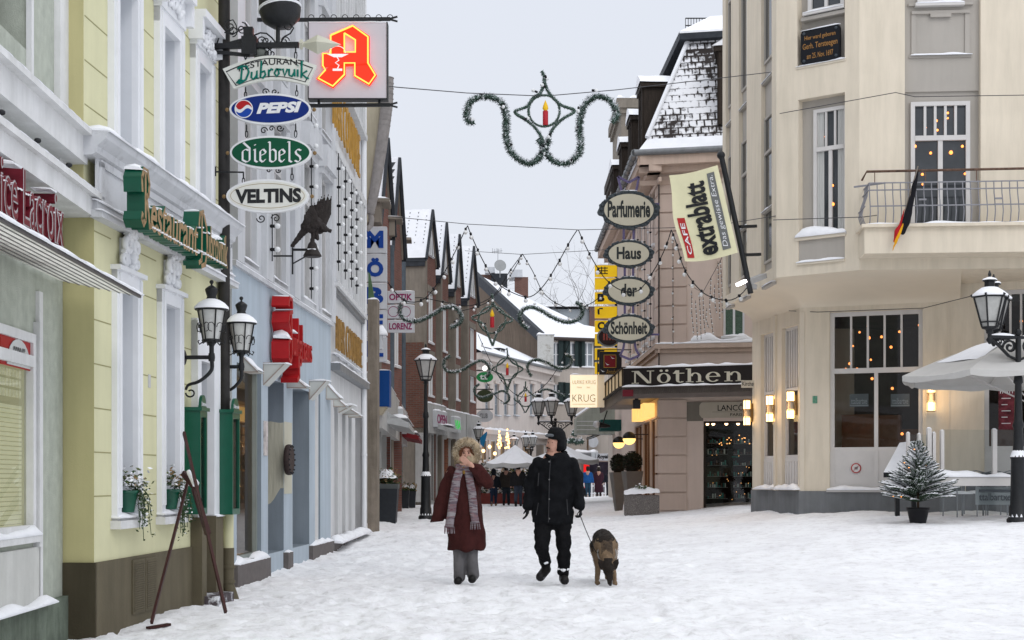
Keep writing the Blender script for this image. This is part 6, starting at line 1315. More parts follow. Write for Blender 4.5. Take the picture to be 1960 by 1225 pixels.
for x in (.08, .25, .62, .95): mb.ball(FN.p(a+x, z1-.06, -.45), .05, 8)
mb.build('downlight', WARM('downlight_glow', 7, (1,.62,.35)), w)
mb = MB(); gl = MB(); random.seed(4)
for i in range(6):
 z = z0+.35+.32*i
 for (x0, x1, dd) in ((.05,.62,-.9), (.75,1.3,-1.6)):
  mb.box(FN, a+x0, a+x1, z-.015, z, dd-.2, dd); x = x0
  while x < x1-.05: s_ = random.uniform(.02,.05); hh = random.uniform(.05,.16); gl.box(FN, a+x, a+x+s_, z, z+hh, dd-.12, dd-.06, mi=random.choice((0,1,2))); x += s_+random.uniform(.01,.05)
mb.build('shelf', mat('shelf_glass', (.18,.20,.19), .3, .1), w); gl.build('bottles', [mat('bottle_white', (.3,.32,.28), .3, emit=(.8,1,.9), estr=.03), mat('bottle_teal', (.015,.12,.10), .3, emit=(.1,1,.8), estr=.012), mat('bottle_brown', (.10,.05,.03), .3)], w)
for j_, (x_, z_) in enumerate(((FN.pu(1400), FN.pz(1400, 875)),)):
 mb = MB(); mb.box(FN, x_, x_+.2, z_, z_+.02, -.185, -.18); mb.build('sticker', MATS['bottle_teal'], w)
t = thing('wall_sign', 'cream sign board with chamfered corners and thin black capitals above the dark shop window', 'sign', FN.p(dw[0], 3)); z0, z1 = FN.pz(1346, 800), FN.pz(1346, 770); a, b_ = FN.pu(1339), FN.pu(1500)
mb = MB(); mb.poly(FN, [(a+.07,z0),(b_,z0),(b_,z1),(a+.07,z1),(a,z1-.09),(a,z0+.09)], .02, .07); mb.build('board', mat('sign_beige', (.47,.42,.34), .5, .05), t)
mb = MB(); text(mb, FN, 'LANCÔME', FN.pu(1374), FN.pu(1374)+1.02, z1-.25, z1-.045, .074, 0, .01); text(mb, FN, 'PARIS', FN.pu(1398), FN.pu(1398)+.34, z0+.045, z0+.125, .074, 0, .01); mb.box(FN, FN.pu(1364), b_, z0+.16, z0+.166, .07, .074); mb.build('lettering', BLACK, t)
mb = MB(); mb.box(FN, .78, dw[0]-.0, FN.pz(1330,806), 3.42, .0, .03); mb.build('lintel_panel', mat('grey_lintel', (.20,.18,.15), .7, .1), h)
s = MB(); s.cap(FN, .8, NL, .30, .0, .7, .10, seed=15); s.build('snow_bank', SNOW, h)
t = thing('speaker_box', 'black spotlight box hanging under the canopy corner', 'spotlight', P(1218, 772, 39.3)); fr = Fr(Q(1212,39.3), d=(1,0)); (a, z1), (b_, z0) = fr.px(1212, 765), fr.px(1226, 782); mb = MB(); mb.box(fr, a, b_, z0, z1, -.2, 0).box(fr, a+.05, b_-.05, z1, zs+.15, -.12, -.08); mb.build('housing', BLACK, t)
t = thing('floodlight', 'small round floodlight at the tip of the perfumery canopy', 'spotlight', P(1145, 812, 47)); mb = MB(); c = P(1142, 812, 47); mb.ball(c, .12, 10); mb.build('head', PANEL, t); mb = MB(); mb.lathe(c+Vector((.1,0,-.03)), [(.10,0),(.07,.2),(.03,.35)], 10, axis=(1,0,-.1)); mb.bar(c+Vector((.2,0,0)), c+Vector((.35,0,.45)), .04); mb.build('housing', BLACK, t)
for px0, px1, y0, Z, lb, mm in ((1189,1216,190,59,'tall grey stone house top with a snowy cornice behind the dormers', CONC), (1178,1200,316,66,'dark ornate gable end with snow, farthest behind the round signs', DRM)):
 fr = Fr(Q(px0, Z), d=(1,0)); w_ = 4; z1 = fr.pz(px0, y0); t = thing('town_house', lb, 'house', fr.p(w_/2, 0), 'farther houses on the right side')
 MB().box(fr, 0, w_, -.2, z1-.6, -5, 0).build('wall', mm if Z < 60 else BEI, t); mb = MB(); mb.box(fr, -.12, w_, z1-.6, z1-.4, -5, .15).box(fr, -.2, w_, z1-.4, z1, -5, .25); mb.build('cornice', mm, t); MB().cap(fr, -.2, w_, z1, -2, .25, .3, seed=px0).build('snow_cap', SNOW, t)
FO = Fr(Q(1203, 38.2), d=(1, 0)); PURP = mat('purple_iron', (.12,.10,.20), .5, .2, 6); RIMG = mat('slate_frame', (.06,.075,.085), .45, .3, 9, .2); CRM = mat('oval_beige', (.56,.53,.42), .5, .04, 2)
t = thing('hanging_sign', 'column of four ornate beige oval signs reading as one phrase on a purple iron bracket', 'sign', FO.p(0, 6)); mb = MB(); q = lambda x, y: FO.p(*FO.px(x, y), -.03)
for pts in (((1183,338),(1204,349),(1223,338),(1217,370),(1213,380)), ((1183,338),(1191,370),(1193,380)), ((1194,430),(1194,465)), ((1213,430),(1213,465)), ((1196,505),(1196,535)), ((1212,505),(1212,535)), ((1196,580),(1196,606)), ((1212,580),(1212,606)), ((1196,650),(1193,668),(1187,680),(1206,688),(1224,680),(1217,668),(1214,650))):
 for a, b_ in zip(pts, pts[1:]): mb.bar(q(*a), q(*b_), .06)
mb.bar(q(1215,390), q(1262,390), .05); mb.bar(q(1215,640), q(1262,640), .05); mb.build('bracket', PURP, t)
for wd, cy, rx, ry, tw in (('Parfumerie',402,55,36,.74), ('Haus',486,45,26,.52), ('der',557,46,27,.34), ('Schönheit',629,46,27,.76)):
 u, z = FO.px(1203.5, cy); ru = rx*38.2/F; rz = ry*38.2/F; n = 72; out = []
 for i in range(n):
  a = 2*math.pi*i/n; s_ = 1+.035*math.sin(a*12)+(.07 if abs(math.cos(a)) > .965 else 0)+(.05 if abs(math.sin(a)) > .97 else 0); out.append((u+ru*s_*math.cos(a), z+rz*s_*math.sin(a)))
 mb = MB(); mb.poly(FO, out, -.07, .02); fr_ = mb.build('oval_frame', RIMG, t)
 mb = MB()
 for i in range(24): a = 2*math.pi*i/24; mb.ball(FO.p(u+ru*.95*math.cos(a), z+rz*.95*math.sin(a), .03), .045, 6)
 mb.build('ornament', RIMG, fr_)
 MB().poly(FO, oval(FO, u, z, ru*.86, rz*.84), .0, .05).build('face', CRM, fr_)
 mb = MB(); text(mb, FO, wd, u-ru*tw, u+ru*tw, z-rz*.42, z+rz*.50, .055, 0, .035); mb.build('lettering', mat('sign_charcoal', (.03,.035,.035), .5), fr_)
 MB().cap(FO, u-ru*.3, u+ru*.3, z+rz*1.03, -.07, .02, .02).build('snow_cap', SNOW, fr_)
YLW = mat('lit_yellow', (.75,.50,.01), .4, .1, 4, emit=(1,.60,.02), estr=.35); FY2 = Fr(Q(1139, 47), d=(1, 0))
t = thing('vertical_sign', 'lit yellow sign of stacked panels with black letters behind the oval signs', 'sign', FY2.p(0, 5))
for ch, y0, y1 in (('logo',507,529),('',532,553),('B',559,581),('Ü',586,608),('C',613,635),('H',639,661),('E',666,688),('R',693,716)):
 (a, z1), (b_, z0) = FY2.px(1139, y0), FY2.px(1181, y1); p_ = MB().box(FY2, a, b_, z0, z1, -.22, 0).build('panel', YLW, t)
 mb = MB()
 if ch == 'logo':
  for k in range(3): mb.box(FY2, a+.12, a+.42, z0+.08+.09*k, z0+.11+.09*k, 0, .012)
  mb.box(FY2, a+.20, a+.23, z0+.08, z1-.06, 0, .012).box(FY2, a+.31, a+.34, z0+.08, z1-.06, 0, .012); mb.build('emblem', BLACK, p_)
 elif ch: text(mb, FY2, ch, a+.08, a+.31, z0+.06, z1-.05, .012, .008, .05); mb.build('letter', BLACK, p_)
 MB().cap(FY2, a, b_, z1, -.2, 0, .03, seed=y0).build('snow_cap', SNOW, p_)
mb = MB(); mb.bar(FY2.p(.70, FY2.pz(1139,720), -.1), FY2.p(.70, FY2.pz(1139,505), -.1), .08); mb.build('mast', BLACK, t)
fr = Fr(Q(1165, 43.5), d=(1,0)); t = thing('oval_sign', 'small dark oval sign with a red emblem beside the lowest beige oval', 'sign', fr.p(*fr.px(1165,645)))
c = fr.px(1165, 645); MB().poly(fr, oval(fr, *c, .36, .30), -.06, 0).build('rim', mat('grey_rim', (.22,.24,.23), .4), t); MB().poly(fr, oval(fr, *c, .31, .25), 0, .02).build('face', mat('oval_black', (.03,.015,.015), .4, .3), t)
mb = MB();
for k in range(4): mb.box(fr, c[0]-.17+.09*k, c[0]-.12+.09*k, c[1]-.10, c[1]+.10, .02, .03)
mb.build('emblem', mat('emblem_red', (.35,.08,.06), .5, .5, 20), t); mb = MB(); mb.bar(fr.p(.3, c[1]+.3, -.03), fr.p(.55, c[1]+.3, -.03), .03); mb.build('bracket', BLACK, t)
fr = Fr(Q(1146, 43), d=(1,0)); t = thing('box_sign', 'black square sign with red field and white birds, above the lit cream sign', 'sign', fr.p(0, 4.6)); (a, z1), (b_, z0) = fr.px(1147, 673), fr.px(1190, 717)
MB().box(fr, a, b_, z0, z1, -.12, 0).build('board', mat('sign_black', ()), t); (a2, z2), (b2, z3) = fr.px(1157, 680), fr.px(1178, 703); MB().box(fr, a2, b2, z3, z2, 0, .012).build('field', mat('field_red', (.19,.01,.015), .4), t)
mb = MB();
for x0, x1, y0, y1 in ((1155.8,1179,679,680),(1155.8,1179,703,704),(1155.5,1156.5,679,704),(1178.5,1179.5,679,704)): (p0, q0), (p1, q1) = fr.px(x0,y0), fr.px(x1,y1); mb.box(fr, p0, p1, q1, q0, 0, .02)
mb.build('gold_border', GILT, t); mb = MB()
for x, y in ((1162,697),(1172,685),(1153,710)): c = fr.px(x, y); mb.add([fr.p(c[0]-.06,c[1]+.05,.02), fr.p(c[0],c[1],.02), fr.p(c[0]+.07,c[1]-.02,.02), fr.p(c[0],c[1]-.03,.02)], [(0,3,2,1)])
mb.build('bird_emblem', WHITE, t); mb = MB(); text(mb, fr, 'Annabell', fr.pu(1160), fr.pu(1184), fr.pz(1170,716), fr.pz(1170,707), .012, 0, -.01, shear=.3); mb.build('lettering', GILT, t)
mb = MB(); mb.bar(fr.p(a-.05, z1+.06, -.06), fr.p(b_+.3, z1+.06, -.06), .03); mb.bar(fr.p(a-.05, z1+.06, -.06), fr.p(a-.05, z0, -.06), .025); mb.build('bracket', BLACK, t)
fr = Fr(Q(1092, 45), d=(1,0)); t = thing('box_sign', 'lit cream box sign with thin grey capitals beside the canopy side', 'sign', fr.p(0, 4)); (a, z1), (b_, z0) = fr.px(1092, 717), fr.px(1157, 779); bm_ = fr.pu(1143)
lc = mat('lit_cream', (.80,.70,.50), .4, .05, 1.5, emit=(1,.80,.55), estr=.8); MB().box(fr, a, bm_, z0, z1, -.3, 0).build('face', lc, t); MB().box(fr, bm_, b_, z0, z1-.0, -.3, -.04).build('side', mat('lit_cream_side', (.75,.66,.50), .4, .05, emit=(1,.75,.48), estr=.22), t)
mb = MB(); text(mb, fr, 'KRUG', a+.06, bm_-.06, fr.pz(1100,769), fr.pz(1100,755), .008, 0, -.012); text(mb, fr, 'ULRIKE KRUG', a+.06, bm_-.05, fr.pz(1100,735), fr.pz(1100,728), .008, 0, -.01); text(mb, fr, 'Mode', a+.2, a+.36, fr.pz(1100,743), fr.pz(1100,740), .008, 0, 0, shear=.3); text(mb, fr, 'Stil', a+.5, a+.62, fr.pz(1100,743), fr.pz(1100,740), .008, 0, 0, shear=.3); mb.box(fr, a+.06, bm_-.06, fr.pz(1100,774), fr.pz(1100,773.3), 0, .006); mb.build('lettering', mat('warm_grey_ink', (.25,.20,.12), .6), t)
MB().cap(fr, a, b_, z1, -.3, 0, .05).build('snow_cap', SNOW, t)
mb = MB(); mb.bar(fr.p(b_, z1-.3, -.15), fr.p(b_+1.0, z1-.3, -.15), .05); mb.build('bracket', BLACK, t)
GPL = mat('warm_grey_planter', (.15,.14,.13), .6, .1, 4, .05)
def tall_planter(px, Z, wpx, ytop, label, shpx):
 s_ = Z/F; X = (px-CX)*s_; g0 = gz(X, Z)-.05; H_ = EYE+(HOR-ytop)*s_; w_ = wpx*s_/1.414
 t = thing('planter', label, 'planter', (X, Z, g0), 'tall planters by the perfumery'); ro = math.pi/4
 MB().lathe((X, Z, 0), [(w_*.42,g0),(w_*.98,H_-.06),(w_,H_),(w_*.9,H_),(w_*.88,H_-.05)], 4, rot=ro+.2, smooth=False).build('pot', GPL, t)
 mb = MB(); rnd = random.Random(px); R0_ = w_*.78
 def f(r):
  v = Vector((r.gauss(0,1), r.gauss(0,1), r.gauss(0,1))).normalized()*(.7+.35*r.random()); return Vector((X+v.x*R0_, Z+v.y*R0_, H_+shpx*s_*.5+v.z*shpx*s_*.55))
 leaves(mb, f, .035, 1500, [0,0,0,1], int(px)); mb.lathe((X, Z, H_-.03), [(R0_*.5,0),(R0_*.8,shpx*s_*.35),(R0_*.6,shpx*s_*.85),(0,shpx*s_)], 10, 1); mb.build('shrub', [mat('dark_box_leaf', (.018,.028,.018), .7, .5, 20), mat('box_leaf_brown', (.03,.022,.015), .7, .4, 20)], t)
tall_planter(1184, 45.5, 29, 904, 'farther and slimmer grey tapering planter with a dark clipped shrub', 33); tall_planter(1210, 43, 34, 902, 'nearer and wider grey tapering planter with a dark clipped shrub', 36)
for px, py, r, Z, lb in ((1184.5, 847, 11.5, 44.6, 'half black half glowing ball lamp, lower left one of the pair'), (1204.5, 839, 12.5, 42.8, 'half black half glowing ball lamp, upper right one of the pair')):
 c = P(px, py, Z); r_ = r*Z/F; t = thing('ball_lamp', lb, 'lamp', c, 'half black ball lamps by the perfumery'); mb = MB()
 n = 18; mb.lathe(c, [(r_*math.sin(R(a)), -r_*math.cos(R(a))) for a in range(0, 91, 10)], n); mb.build('glowing_globe', WARM('globe_glow', 1.6, (1,.66,.22)), t)
 mb = MB(); mb.lathe(c, [(r_*1.03*math.sin(R(a)), -r_*1.03*math.cos(R(a))) for a in range(88, 181, 10)]+[(0, r_*1.03)], n); mb.build('black_cover', BLACK, t)
 mb = MB(); mb.bar(c+Vector((0,0,r_*.6)), Vector((4.1, c.y, c.z+r_*.6)), .03); mb.build('wall_arm', BLACK, t)
fr = Fr(Q(1196, 38.6), d=(1,-.05)); t = thing('stone_planter', 'low granite aggregate planter box covered by snow with a tuft of green', 'planter', fr.p(.45, .3)); w_ = 66*38.6/F; z1 = fr.pz(1196, 948)
mb = MB(); mb.box(fr, 0, w_, .1, z1, -.8, 0); mb.build('box', mat('granite_aggregate', (.13,.12,.115), .8, .5, 45, .5, 80, alt=(.32,.29,.27), altscale=60, altpos=.55, altw=.05), t)
mb = MB(); mb.sheet(lambda a, b: fr.p(-.01+(w_+.02)*a, z1+.02+.16*(math.sin(math.pi*min(1,max(0,b)))**.6)*(.5+.5*math.sin(math.pi*a)**.5)+.05*a+.04*noise.noise(Vector((a*5,b*4,1))), .01-.82*b), 18, 10); mb.build('snow_cap', SNOW, t)
mb = MB(); c = fr.p(w_*.5, z1+.17, -.3); leaves(mb, lambda r: c+Vector((r.gauss(0,.10), r.gauss(0,.08), abs(r.gauss(0,.04)))), .035, 240, [0,1,2], 5); mb.build('plant', [LEAF, LEAF2, SNOW], t)
# ================================================================ CAFE CORNER HOUSE
CRE = mat('cream_plaster', (.73,.65,.525), .85, .06, .8, .08, 60, stain=.11); GRYP = mat('warm_grey_panel', (.42,.39,.35), .8, .05, 1.2, .05, stain=.06)
CRE2 = mat('cream_trim', (.71,.635,.52), .8, .05, 1.5, .05, stain=.05); PLG = mat('grey_plinth', (.20,.21,.22), .8, .15, 2, .15, 40, stain=.2); LWH = mat('window_white', (.62,.60,.58), .5, .06, 3)
U1 = Fr(Q(1383, 34), Q(1486, 28.8)); U2 = Fr(Q(1486, 28.8), Q(1645, 27.75)); U3 = Fr(Q(1645, 27.75), Q(2230, 27.3))
L1 = Fr(Q(1440, 34), Q(1531, 30.9)); L2 = Fr(Q(1531, 30.9), Q(2230, 28.4)); ZB, ZL2, ZT = 5.32, 4.96, 13.5
h = thing('cafe_house', 'large cream corner house with a curved overhanging bay above the cafe windows', 'house', L2.p(2, 0))
# --- lower walls
g1 = [(L1.pu(1456), L1.pu(1481)), (L1.pu(1496), L1.pu(1527))]; hz0 = .98; H1 = [(a, b, hz0+.03, 4.62) for a, b in g1]
A0, A1 = L2.pu(1588), L2.pu(1766); B0_, B1_ = L2.pu(1884), L2.pu(2005); wz1 = L2.pz(1588, 598)
H2 = [(A0, A1, hz0+.03, wz1), (B0_, B1_, hz0+.03, L2.pz(1884, 556))]
mb = MB(); wall(mb, L1, 0, L1.L, hz0, ZL2+.3, H1, .22); wall(mb, L2, 0, L2.L, hz0, ZL2+.6, H2, .22)
mb.quad(L1.p(0,-.2,0), L1.p(0,ZB,0), L1.p(0,ZB,-6), L1.p(0,-.2,-6)); mb.quad(L2.p(L2.L,-.2,0), L2.p(L2.L,-.2,-8), L2.p(L2.L,ZB,-8), L2.p(L2.L,ZB,0)); mb.build('wall', CRE, h)
mb = MB(); mb.box(L1, -.02, L1.L+.02, -.1, hz0, -.3, .03); mb.box(L2, -.02, L2.L, -.1, hz0, -.3, .03); mb.build('plinth', PLG, h)
mb = MB(); mb.box(L1, g1[0][1]+.08, g1[0][1]+.20, hz0, ZL2, 0, .04).box(L2, .0, .10, hz0, ZL2-.1, 0, .02).box(L2, L2.pu(1815), L2.pu(1815)+.03, hz0, ZL2, 0, .012); mb.build('trim', CRE2, h)
# --- interior: one room behind the ground floor
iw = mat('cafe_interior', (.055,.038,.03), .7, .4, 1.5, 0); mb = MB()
fl = [L1.p(.1,0,-.3), L1.p(L1.L-.3,0,-.3), L2.p(.35,0,-.3), L2.p(L2.L-.1,0,-.3), L2.p(L2.L-.1,0,-5), L1.p(.3,0,-5)]
pl = [(v.x, v.y) for v in fl]
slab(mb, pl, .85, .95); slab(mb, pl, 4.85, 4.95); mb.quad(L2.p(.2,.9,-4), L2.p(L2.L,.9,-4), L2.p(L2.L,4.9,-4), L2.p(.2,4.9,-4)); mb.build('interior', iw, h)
mb = MB(); random.seed(12)
for k in range(16): a = random.uniform(A0-.3, B1_+1); mb.box(L2, a, a+random.uniform(.3,1.0), .95, random.uniform(1.5,2.8), -3.4, -3.0)
mb.box(L2, A0+.3, A0+.9, .95, 2.6, -1.6, -1.5).box(L2, A1-.7, A1-.1, .95, 2.1, -1.2, -1.0); mb.build('furniture', mat('cafe_wood', (.12,.05,.025), .5, .4, 3, emit=(1,.4,.15), estr=.015), h)
mb = MB(); random.seed(3)
for u_, z_, r_ in [(L2.pu(p_), L2.pz(p_, y_), r_) for p_, y_, r_ in ((1637,629,.045),(1653,617,.05),(1655,640,.075),(1624,656,.04),(1680,638,.055),(1715,628,.05),(1754,615,.055),(1659,683,.045),(1610,700,.03),(1887,627,.07),(1904,623,.07),(1954,607,.06),(1888,650,.06),(1935,640,.04))]: mb.ball(L2.p(u_, z_, -.8), r_*.55, 8)
for k in range(12): mb.ball(L2.p(random.uniform(A0, B1_), random.uniform(2.2, 4.3), random.uniform(-3.4,-2)), .035, 6)
mb.build('fairy_lights', WARM('ember_glow', 2.6, (1,.30,.07)), h)
# --- ground floor windows
for i, q in enumerate(H2[:2]):
 zt = .70 if i == 0 else .74; hh = q[3]-q[2]; zpan = L2.pz(1620, 864)
 w = window(h, L2, q[0], q[1], zpan, q[3], d=-.14, fw=.09, cols=2 if i == 0 else 2, transom=(L2.pz(1600,710)-zpan)/(q[3]-zpan), tcols=5, sill=0, snow=False, g=GLASST, m=LWH, bar=.045, name='cafe_window')
 mb = MB(); mb.box(L2, q[0], q[1], q[2], zpan, -.18, -.08).box(L2, q[0], q[0]+.1, q[2], zpan, -.08, -.06).box(L2, q[1]-.1, q[1], q[2], zpan, -.08, -.06)
 if i == 0: mb.box(L2, (q[0]+q[1])/2-.05, (q[0]+q[1])/2+.05, q[2], zpan, -.08, -.06)
 mb.build('panel', LWH, w)
 mb = MB(); mb.box(L2, q[0]-.06, q[1]+.06, hz0-.02, hz0+.03, -.2, .08); mb.build('sill', LWH, w)
 MB().cap(L2, q[0]-.05, q[1]+.05, hz0+.03, -.06, .10, .10, seed=i+2).build('snow_cap', SNOW, w)
for i, q in enumerate(H1):
 zpan = L1.pz(1510, 876); w = window(h, L1, q[0], q[1], zpan, q[3], d=-.14, fw=.06, transom=(L1.pz(1510,745)-zpan)/(q[3]-zpan), tcols=6, bar=.06, sill=0, snow=False, g=GLASST, m=LWH, name='cafe_window')
 mb = MB(); mb.box(L1, q[0], q[1], q[2], zpan, -.18, -.08)
 for k in range(6): u_ = q[0]+(q[1]-q[0])*(k+.3)/6; mb.box(L1, u_, u_+.06, q[2]+.1, zpan-.08, -.08, -.06)
 mb.build('panel', LWH, w)
 MB().cap(L1, q[0]-.15, q[1]+.15, hz0+.03, -.06, .16, .14, seed=i+5).build('snow_cap', SNOW, w)
for px in (1625, 1704):
 a, b = L2.pu(px, -.11), L2.pu(px+36, -.11); z0, z1 = L2.pz(px, 778), L2.pz(px, 753); mb = MB(); mb.box(L2, a, b, z0, z1, -.24, -.235)
 o = mb.build('window_sticker', mat('sticker_grey', (.16,.17,.18), .5), h); mb = MB(); text(mb, L2, 'ttalbartxe', a+.03, b-.03, z0+.06, z1-.09, -.232, 0, .01); mb.box(L2, a, b, z0+.02, z0+.04, -.235, -.232); mb.build('lettering', mat('sticker_light', (.4,.41,.42), .5), o)
a, b = L2.pu(1911), L2.pu(1944); z0, z1 = L2.pz(1911,822), L2.pz(1911,738); o = MB().box(L2, a, b, z0, z1, -.10, -.095).build('poster', mat('party_poster', (.16,.03,.04), .5, .7, 9), h)
mb = MB(); text(mb, L2, 'PARTY', a+.03, b-.03, z1-.16, z1-.05, -.093, 0, .03)
for k in range(5): mb.box(L2, a+.06, b-.10-.06*(k%2), z1-.27-.13*k, z1-.255-.13*k, -.095, -.092)
mb.build('lettering', WHITE, o)
c = L2.px(1638, 896); r = 9.5*30.6/F; o = MB().poly(L2, oval(L2, *c, r, r, 26), -.06, -.045).build('prohibition_disc', mat('disc_red', (.42,.02,.02), .4), h)
mb = MB(); mb.poly(L2, oval(L2, *c, r*.8, r*.8, 26), -.045, -.042); mb.build('disc_face', LWH, o)
mb = MB(); mb.poly(L2, [(c[0]-.035,c[1]-.03),(c[0]+.03,c[1]-.03),(c[0]+.04,c[1]+.02),(c[0]+.06,c[1]+.035),(c[0]-.03,c[1]+.02)], -.042, -.040); mb.build('dog_symbol', mat('symbol_grey', (.2,.2,.2), .5), o)
mb = MB(); mb.bar(L2.p(c[0]-r*.6, c[1]-r*.6, -.039), L2.p(c[0]+r*.6, c[1]+r*.6, -.039), .015, .004); mb.build('slash', MATS['disc_red'], o)
c = L2.px(1560, 765); mb = MB(); mb.box(L2, c[0]-.05, c[0]+.05, c[1]-.08, c[1]+.08, 0, .015); mb.build('emergency_plate', mat('plate_green', (.12,.30,.2), .5, .5, 30), h)
# --- curved corbel under the bay
lo = [L1.p(0,0,0), L1.p(L1.L,0,0), L2.p(L2.pu(1585),0,0), L2.p(L2.pu(1700),0,0), L2.p(L2.pu(1838),0,0)]
hi = [U1.p(0,0,0), U1.p(U1.L,0,0), U2.p(U2.L*.55,0,0), U3.p(.05,0,0), U3.p(U3.pu(1841),0,0)]
def lerp_poly(ps, t_):
 k = min(len(ps)-2, int(t_*(len(ps)-1))); f_ = t_*(len(ps)-1)-k; return ps[k]*(1-f_)+ps[k+1]*f_
def corb(a, b):
 p_, q_ = lerp_poly(lo, a), lerp_poly(hi, a); e = 1-math.cos(b*math.pi/2); v = p_*(1-e)+q_*e
 return Vector((v.x, v.y, (ZL2-.35*(1-sm(a,0,.25))*0) + (ZB-ZL2)*math.sin(b*math.pi/2)))
mb = MB(); mb.sheet(corb, 48, 10); n0 = len(mb.v)
for a in (0, 1): mb.add([corb(a, k/10) for k in range(11)]+[Vector((lerp_poly(lo, a).x, lerp_poly(lo, a).y, ZB))], [tuple(range(12)) if a else tuple(range(11,-1,-1))])
mb.build('corbel', mat('cream_corbel', (.71,.635,.515), .85, .05, .8, .08, 50, alt=(.40,.33,.25), altscale=1.5, altpos=.78, altw=.1), h)
# --- upper walls
s1 = [(U1.pu(a), U1.pu(b)) for a, b in ((1389,1399),(1414,1429),(1457,1477))]; zr = lambda fr, px, py: fr.pz(px, py)
wz0, wz1 = zr(U1, 1470, 508), zr(U1, 1470, 215); HU1 = [(a, b, ZB+.25, ZT) for a, b in s1]
r2 = (U2.pu(1528), U2.pu(1617)); r3 = (U3.pu(1732), U3.pu(1877)); z2a, z2b = zr(U2, 1560, 500), zr(U2, 1560, 186)
z2c, z2d = zr(U2, 1560, 122), zr(U2, 1560, -60); z3b = zr(U3, 1800, 172); z3a = zr(U3, 1800, 474)
HU2 = [(r2[0], r2[1], z2a, z2b), (r2[0]-.02, r2[1], z2c, ZT)]; HU3 = [(r3[0], r3[1], z3a, ZT)]
mb = MB(); wall(mb, U1, 0, U1.L, ZB, ZT, HU1, .09); wall(mb, U2, 0, U2.L, ZB, ZT, HU2, .20); wall(mb, U3, 0, U3.L, ZB, ZT, HU3, .16)
mb.quad(U1.p(0,ZB,0), U1.p(0,ZT,0), U1.p(0,ZT,-6), U1.p(0,ZB,-6)); mb.quad(U3.p(U3.L,ZB,0), U3.p(U3.L,ZB,-8), U3.p(U3.L,ZT,-8), U3.p(U3.L,ZT,0))
tp = [(U1.p(0,0,0).x,U1.p(0,0,0).y),(U1.p(U1.L,0,0).x,U1.p(U1.L,0,0).y),(U3.p(0,0,0).x,U3.p(0,0,0).y),(U3.p(U3.L,0,0).x,U3.p(U3.L,0,0).y),(U3.p(U3.L,0,-8).x,U3.p(U3.L,0,-8).y),(U1.p(0,0,-6).x,U1.p(0,0,-6).y)]
slab(mb, tp, ZT-.02, ZT+.1); slab(mb, [(x, y+.02) for x, y in tp], ZB-.0, ZB+.05); mb.build('wall', CRE, h)
mb = MB()
for a, b in s1: mb.box(U1, a, b, ZB+.25, ZT, -.14, -.09)
for q in HU2: mb.box(U2, q[0], q[1], q[2], q[3], -.26, -.20)
for q in HU3: mb.box(U3, q[0], q[1], q[2], q[3], -.22, -.16)
for a, b in s1:
 for py in (150, 400, 545): z = zr(U1, 1466, py); mb.box(U1, a, b, z-.05, z, -.1, -.01)
q = HU2[0]; zs = zr(U2, 1560, 448); mb.box(U2, q[0], q[1], zs-.62, zs-.05, -.20, -.03);
mb.box(U3, r3[0], r3[1], z3b, ZT, -.17, -.11); a, b = U3.pu(1746), U3.pu(1858); z0, z1 = zr(U3,1800,103), zr(U3,1800,18)
mb.box(U3, a, b, z1-.06, z1, -.11, -.05).box(U3, a, a+.09, z0, z1-.06, -.11, -.08).box(U3, b-.09, b, z0, z1-.06, -.11, -.08).box(U3, (a+b)/2-.2, (a+b)/2+.2, z1-.13, z1-.06, -.08, -.04).box(U3, a-.04, b+.04, z0-.05, z0, -.11, -.08).box(U3, a-.06, b+.06, z1+.1, z1+.15, -.11, -.05)
a, b = U2.pu(1536), U2.pu(1612); z0 = zr(U2,1560,28); mb.box(U2, a-.05, b+.06, z0-.07, z0, -.2, -.02)
mb.build('recess_panel', GRYP, h)
for k, (a, b) in enumerate(s1):
 for z0, z1 in ((wz0+.1, wz1), (zr(U1,1470,110), ZT-.2)):
  window(h, U1, a+.03, b-.03, z0, z1, d=-.08, fw=.05, sill=.0, snow=True, transom=.75, m=GRYP, dep=.03)
 s = MB();
 for py in (402, 546, 152): s.cap(U1, a, b, zr(U1, 1466, py)+.02, -.09, .0, .05, seed=k+py)
 s.build('snow_cap', SNOW, h)
wu = (U2.pu(1551), U2.pu(1616)); w = window(h, U2, wu[0], wu[1], zs, zr(U2,1580,203), d=-.19, fw=.07, transom=(zr(U2,1580,281)-zs)/(zr(U2,1580,203)-zs), tcols=3, cols=2, sill=.02, m=LWH, g=GLASSD, bar=.04, curtain=.2, name='window')
W3a, W3b = U3.pu(1745), U3.pu(1859); z30, z31, z3t = zr(U3,1800,452), zr(U3,1800,192), zr(U3,1800,262)
w = window(h, U3, W3a, W3b, z30, z31, d=-.13, fw=.08, transom=(z3t-z30)/(z31-z30), tcols=5, cols=2, sill=0, snow=False, m=LWH, g=GLASSD, bar=.05, name='balcony_door')
mb = MB()
for p_, y_, r_ in ((1817,213,.03),(1817,223,.025),(1795,228,.035),(1774,241,.03),(1797,246,.03),(1754,277,.04),(1784,290,.035),(1823,289,.05),(1845,277,.035),(1768,331,.035),(1769,350,.03),(1850,330,.03)): mb.ball(U3.p(U3.pu(p_), U3.pz(p_, y_), -.128), r_*.8, 7)
mb.build('light_reflections', WARM('ember_glow', 5), w)
mb = MB()
for p_, y_, r_ in ((1573,258,.035),(1586,352,.04),(1587,388,.05)): mb.ball(U2.p(U2.pu(p_), U2.pz(p_, y_), -.188), r_*.7, 7)
mb.build('light_reflections', WARM('ember_glow', 5), h)
q = (U2.pu(1541), U2.pu(1611), zr(U2,1560,20), ZT-.5); window(h, U2, *q, d=-.17, fw=.08, cols=2, sill=.02, m=LWH)
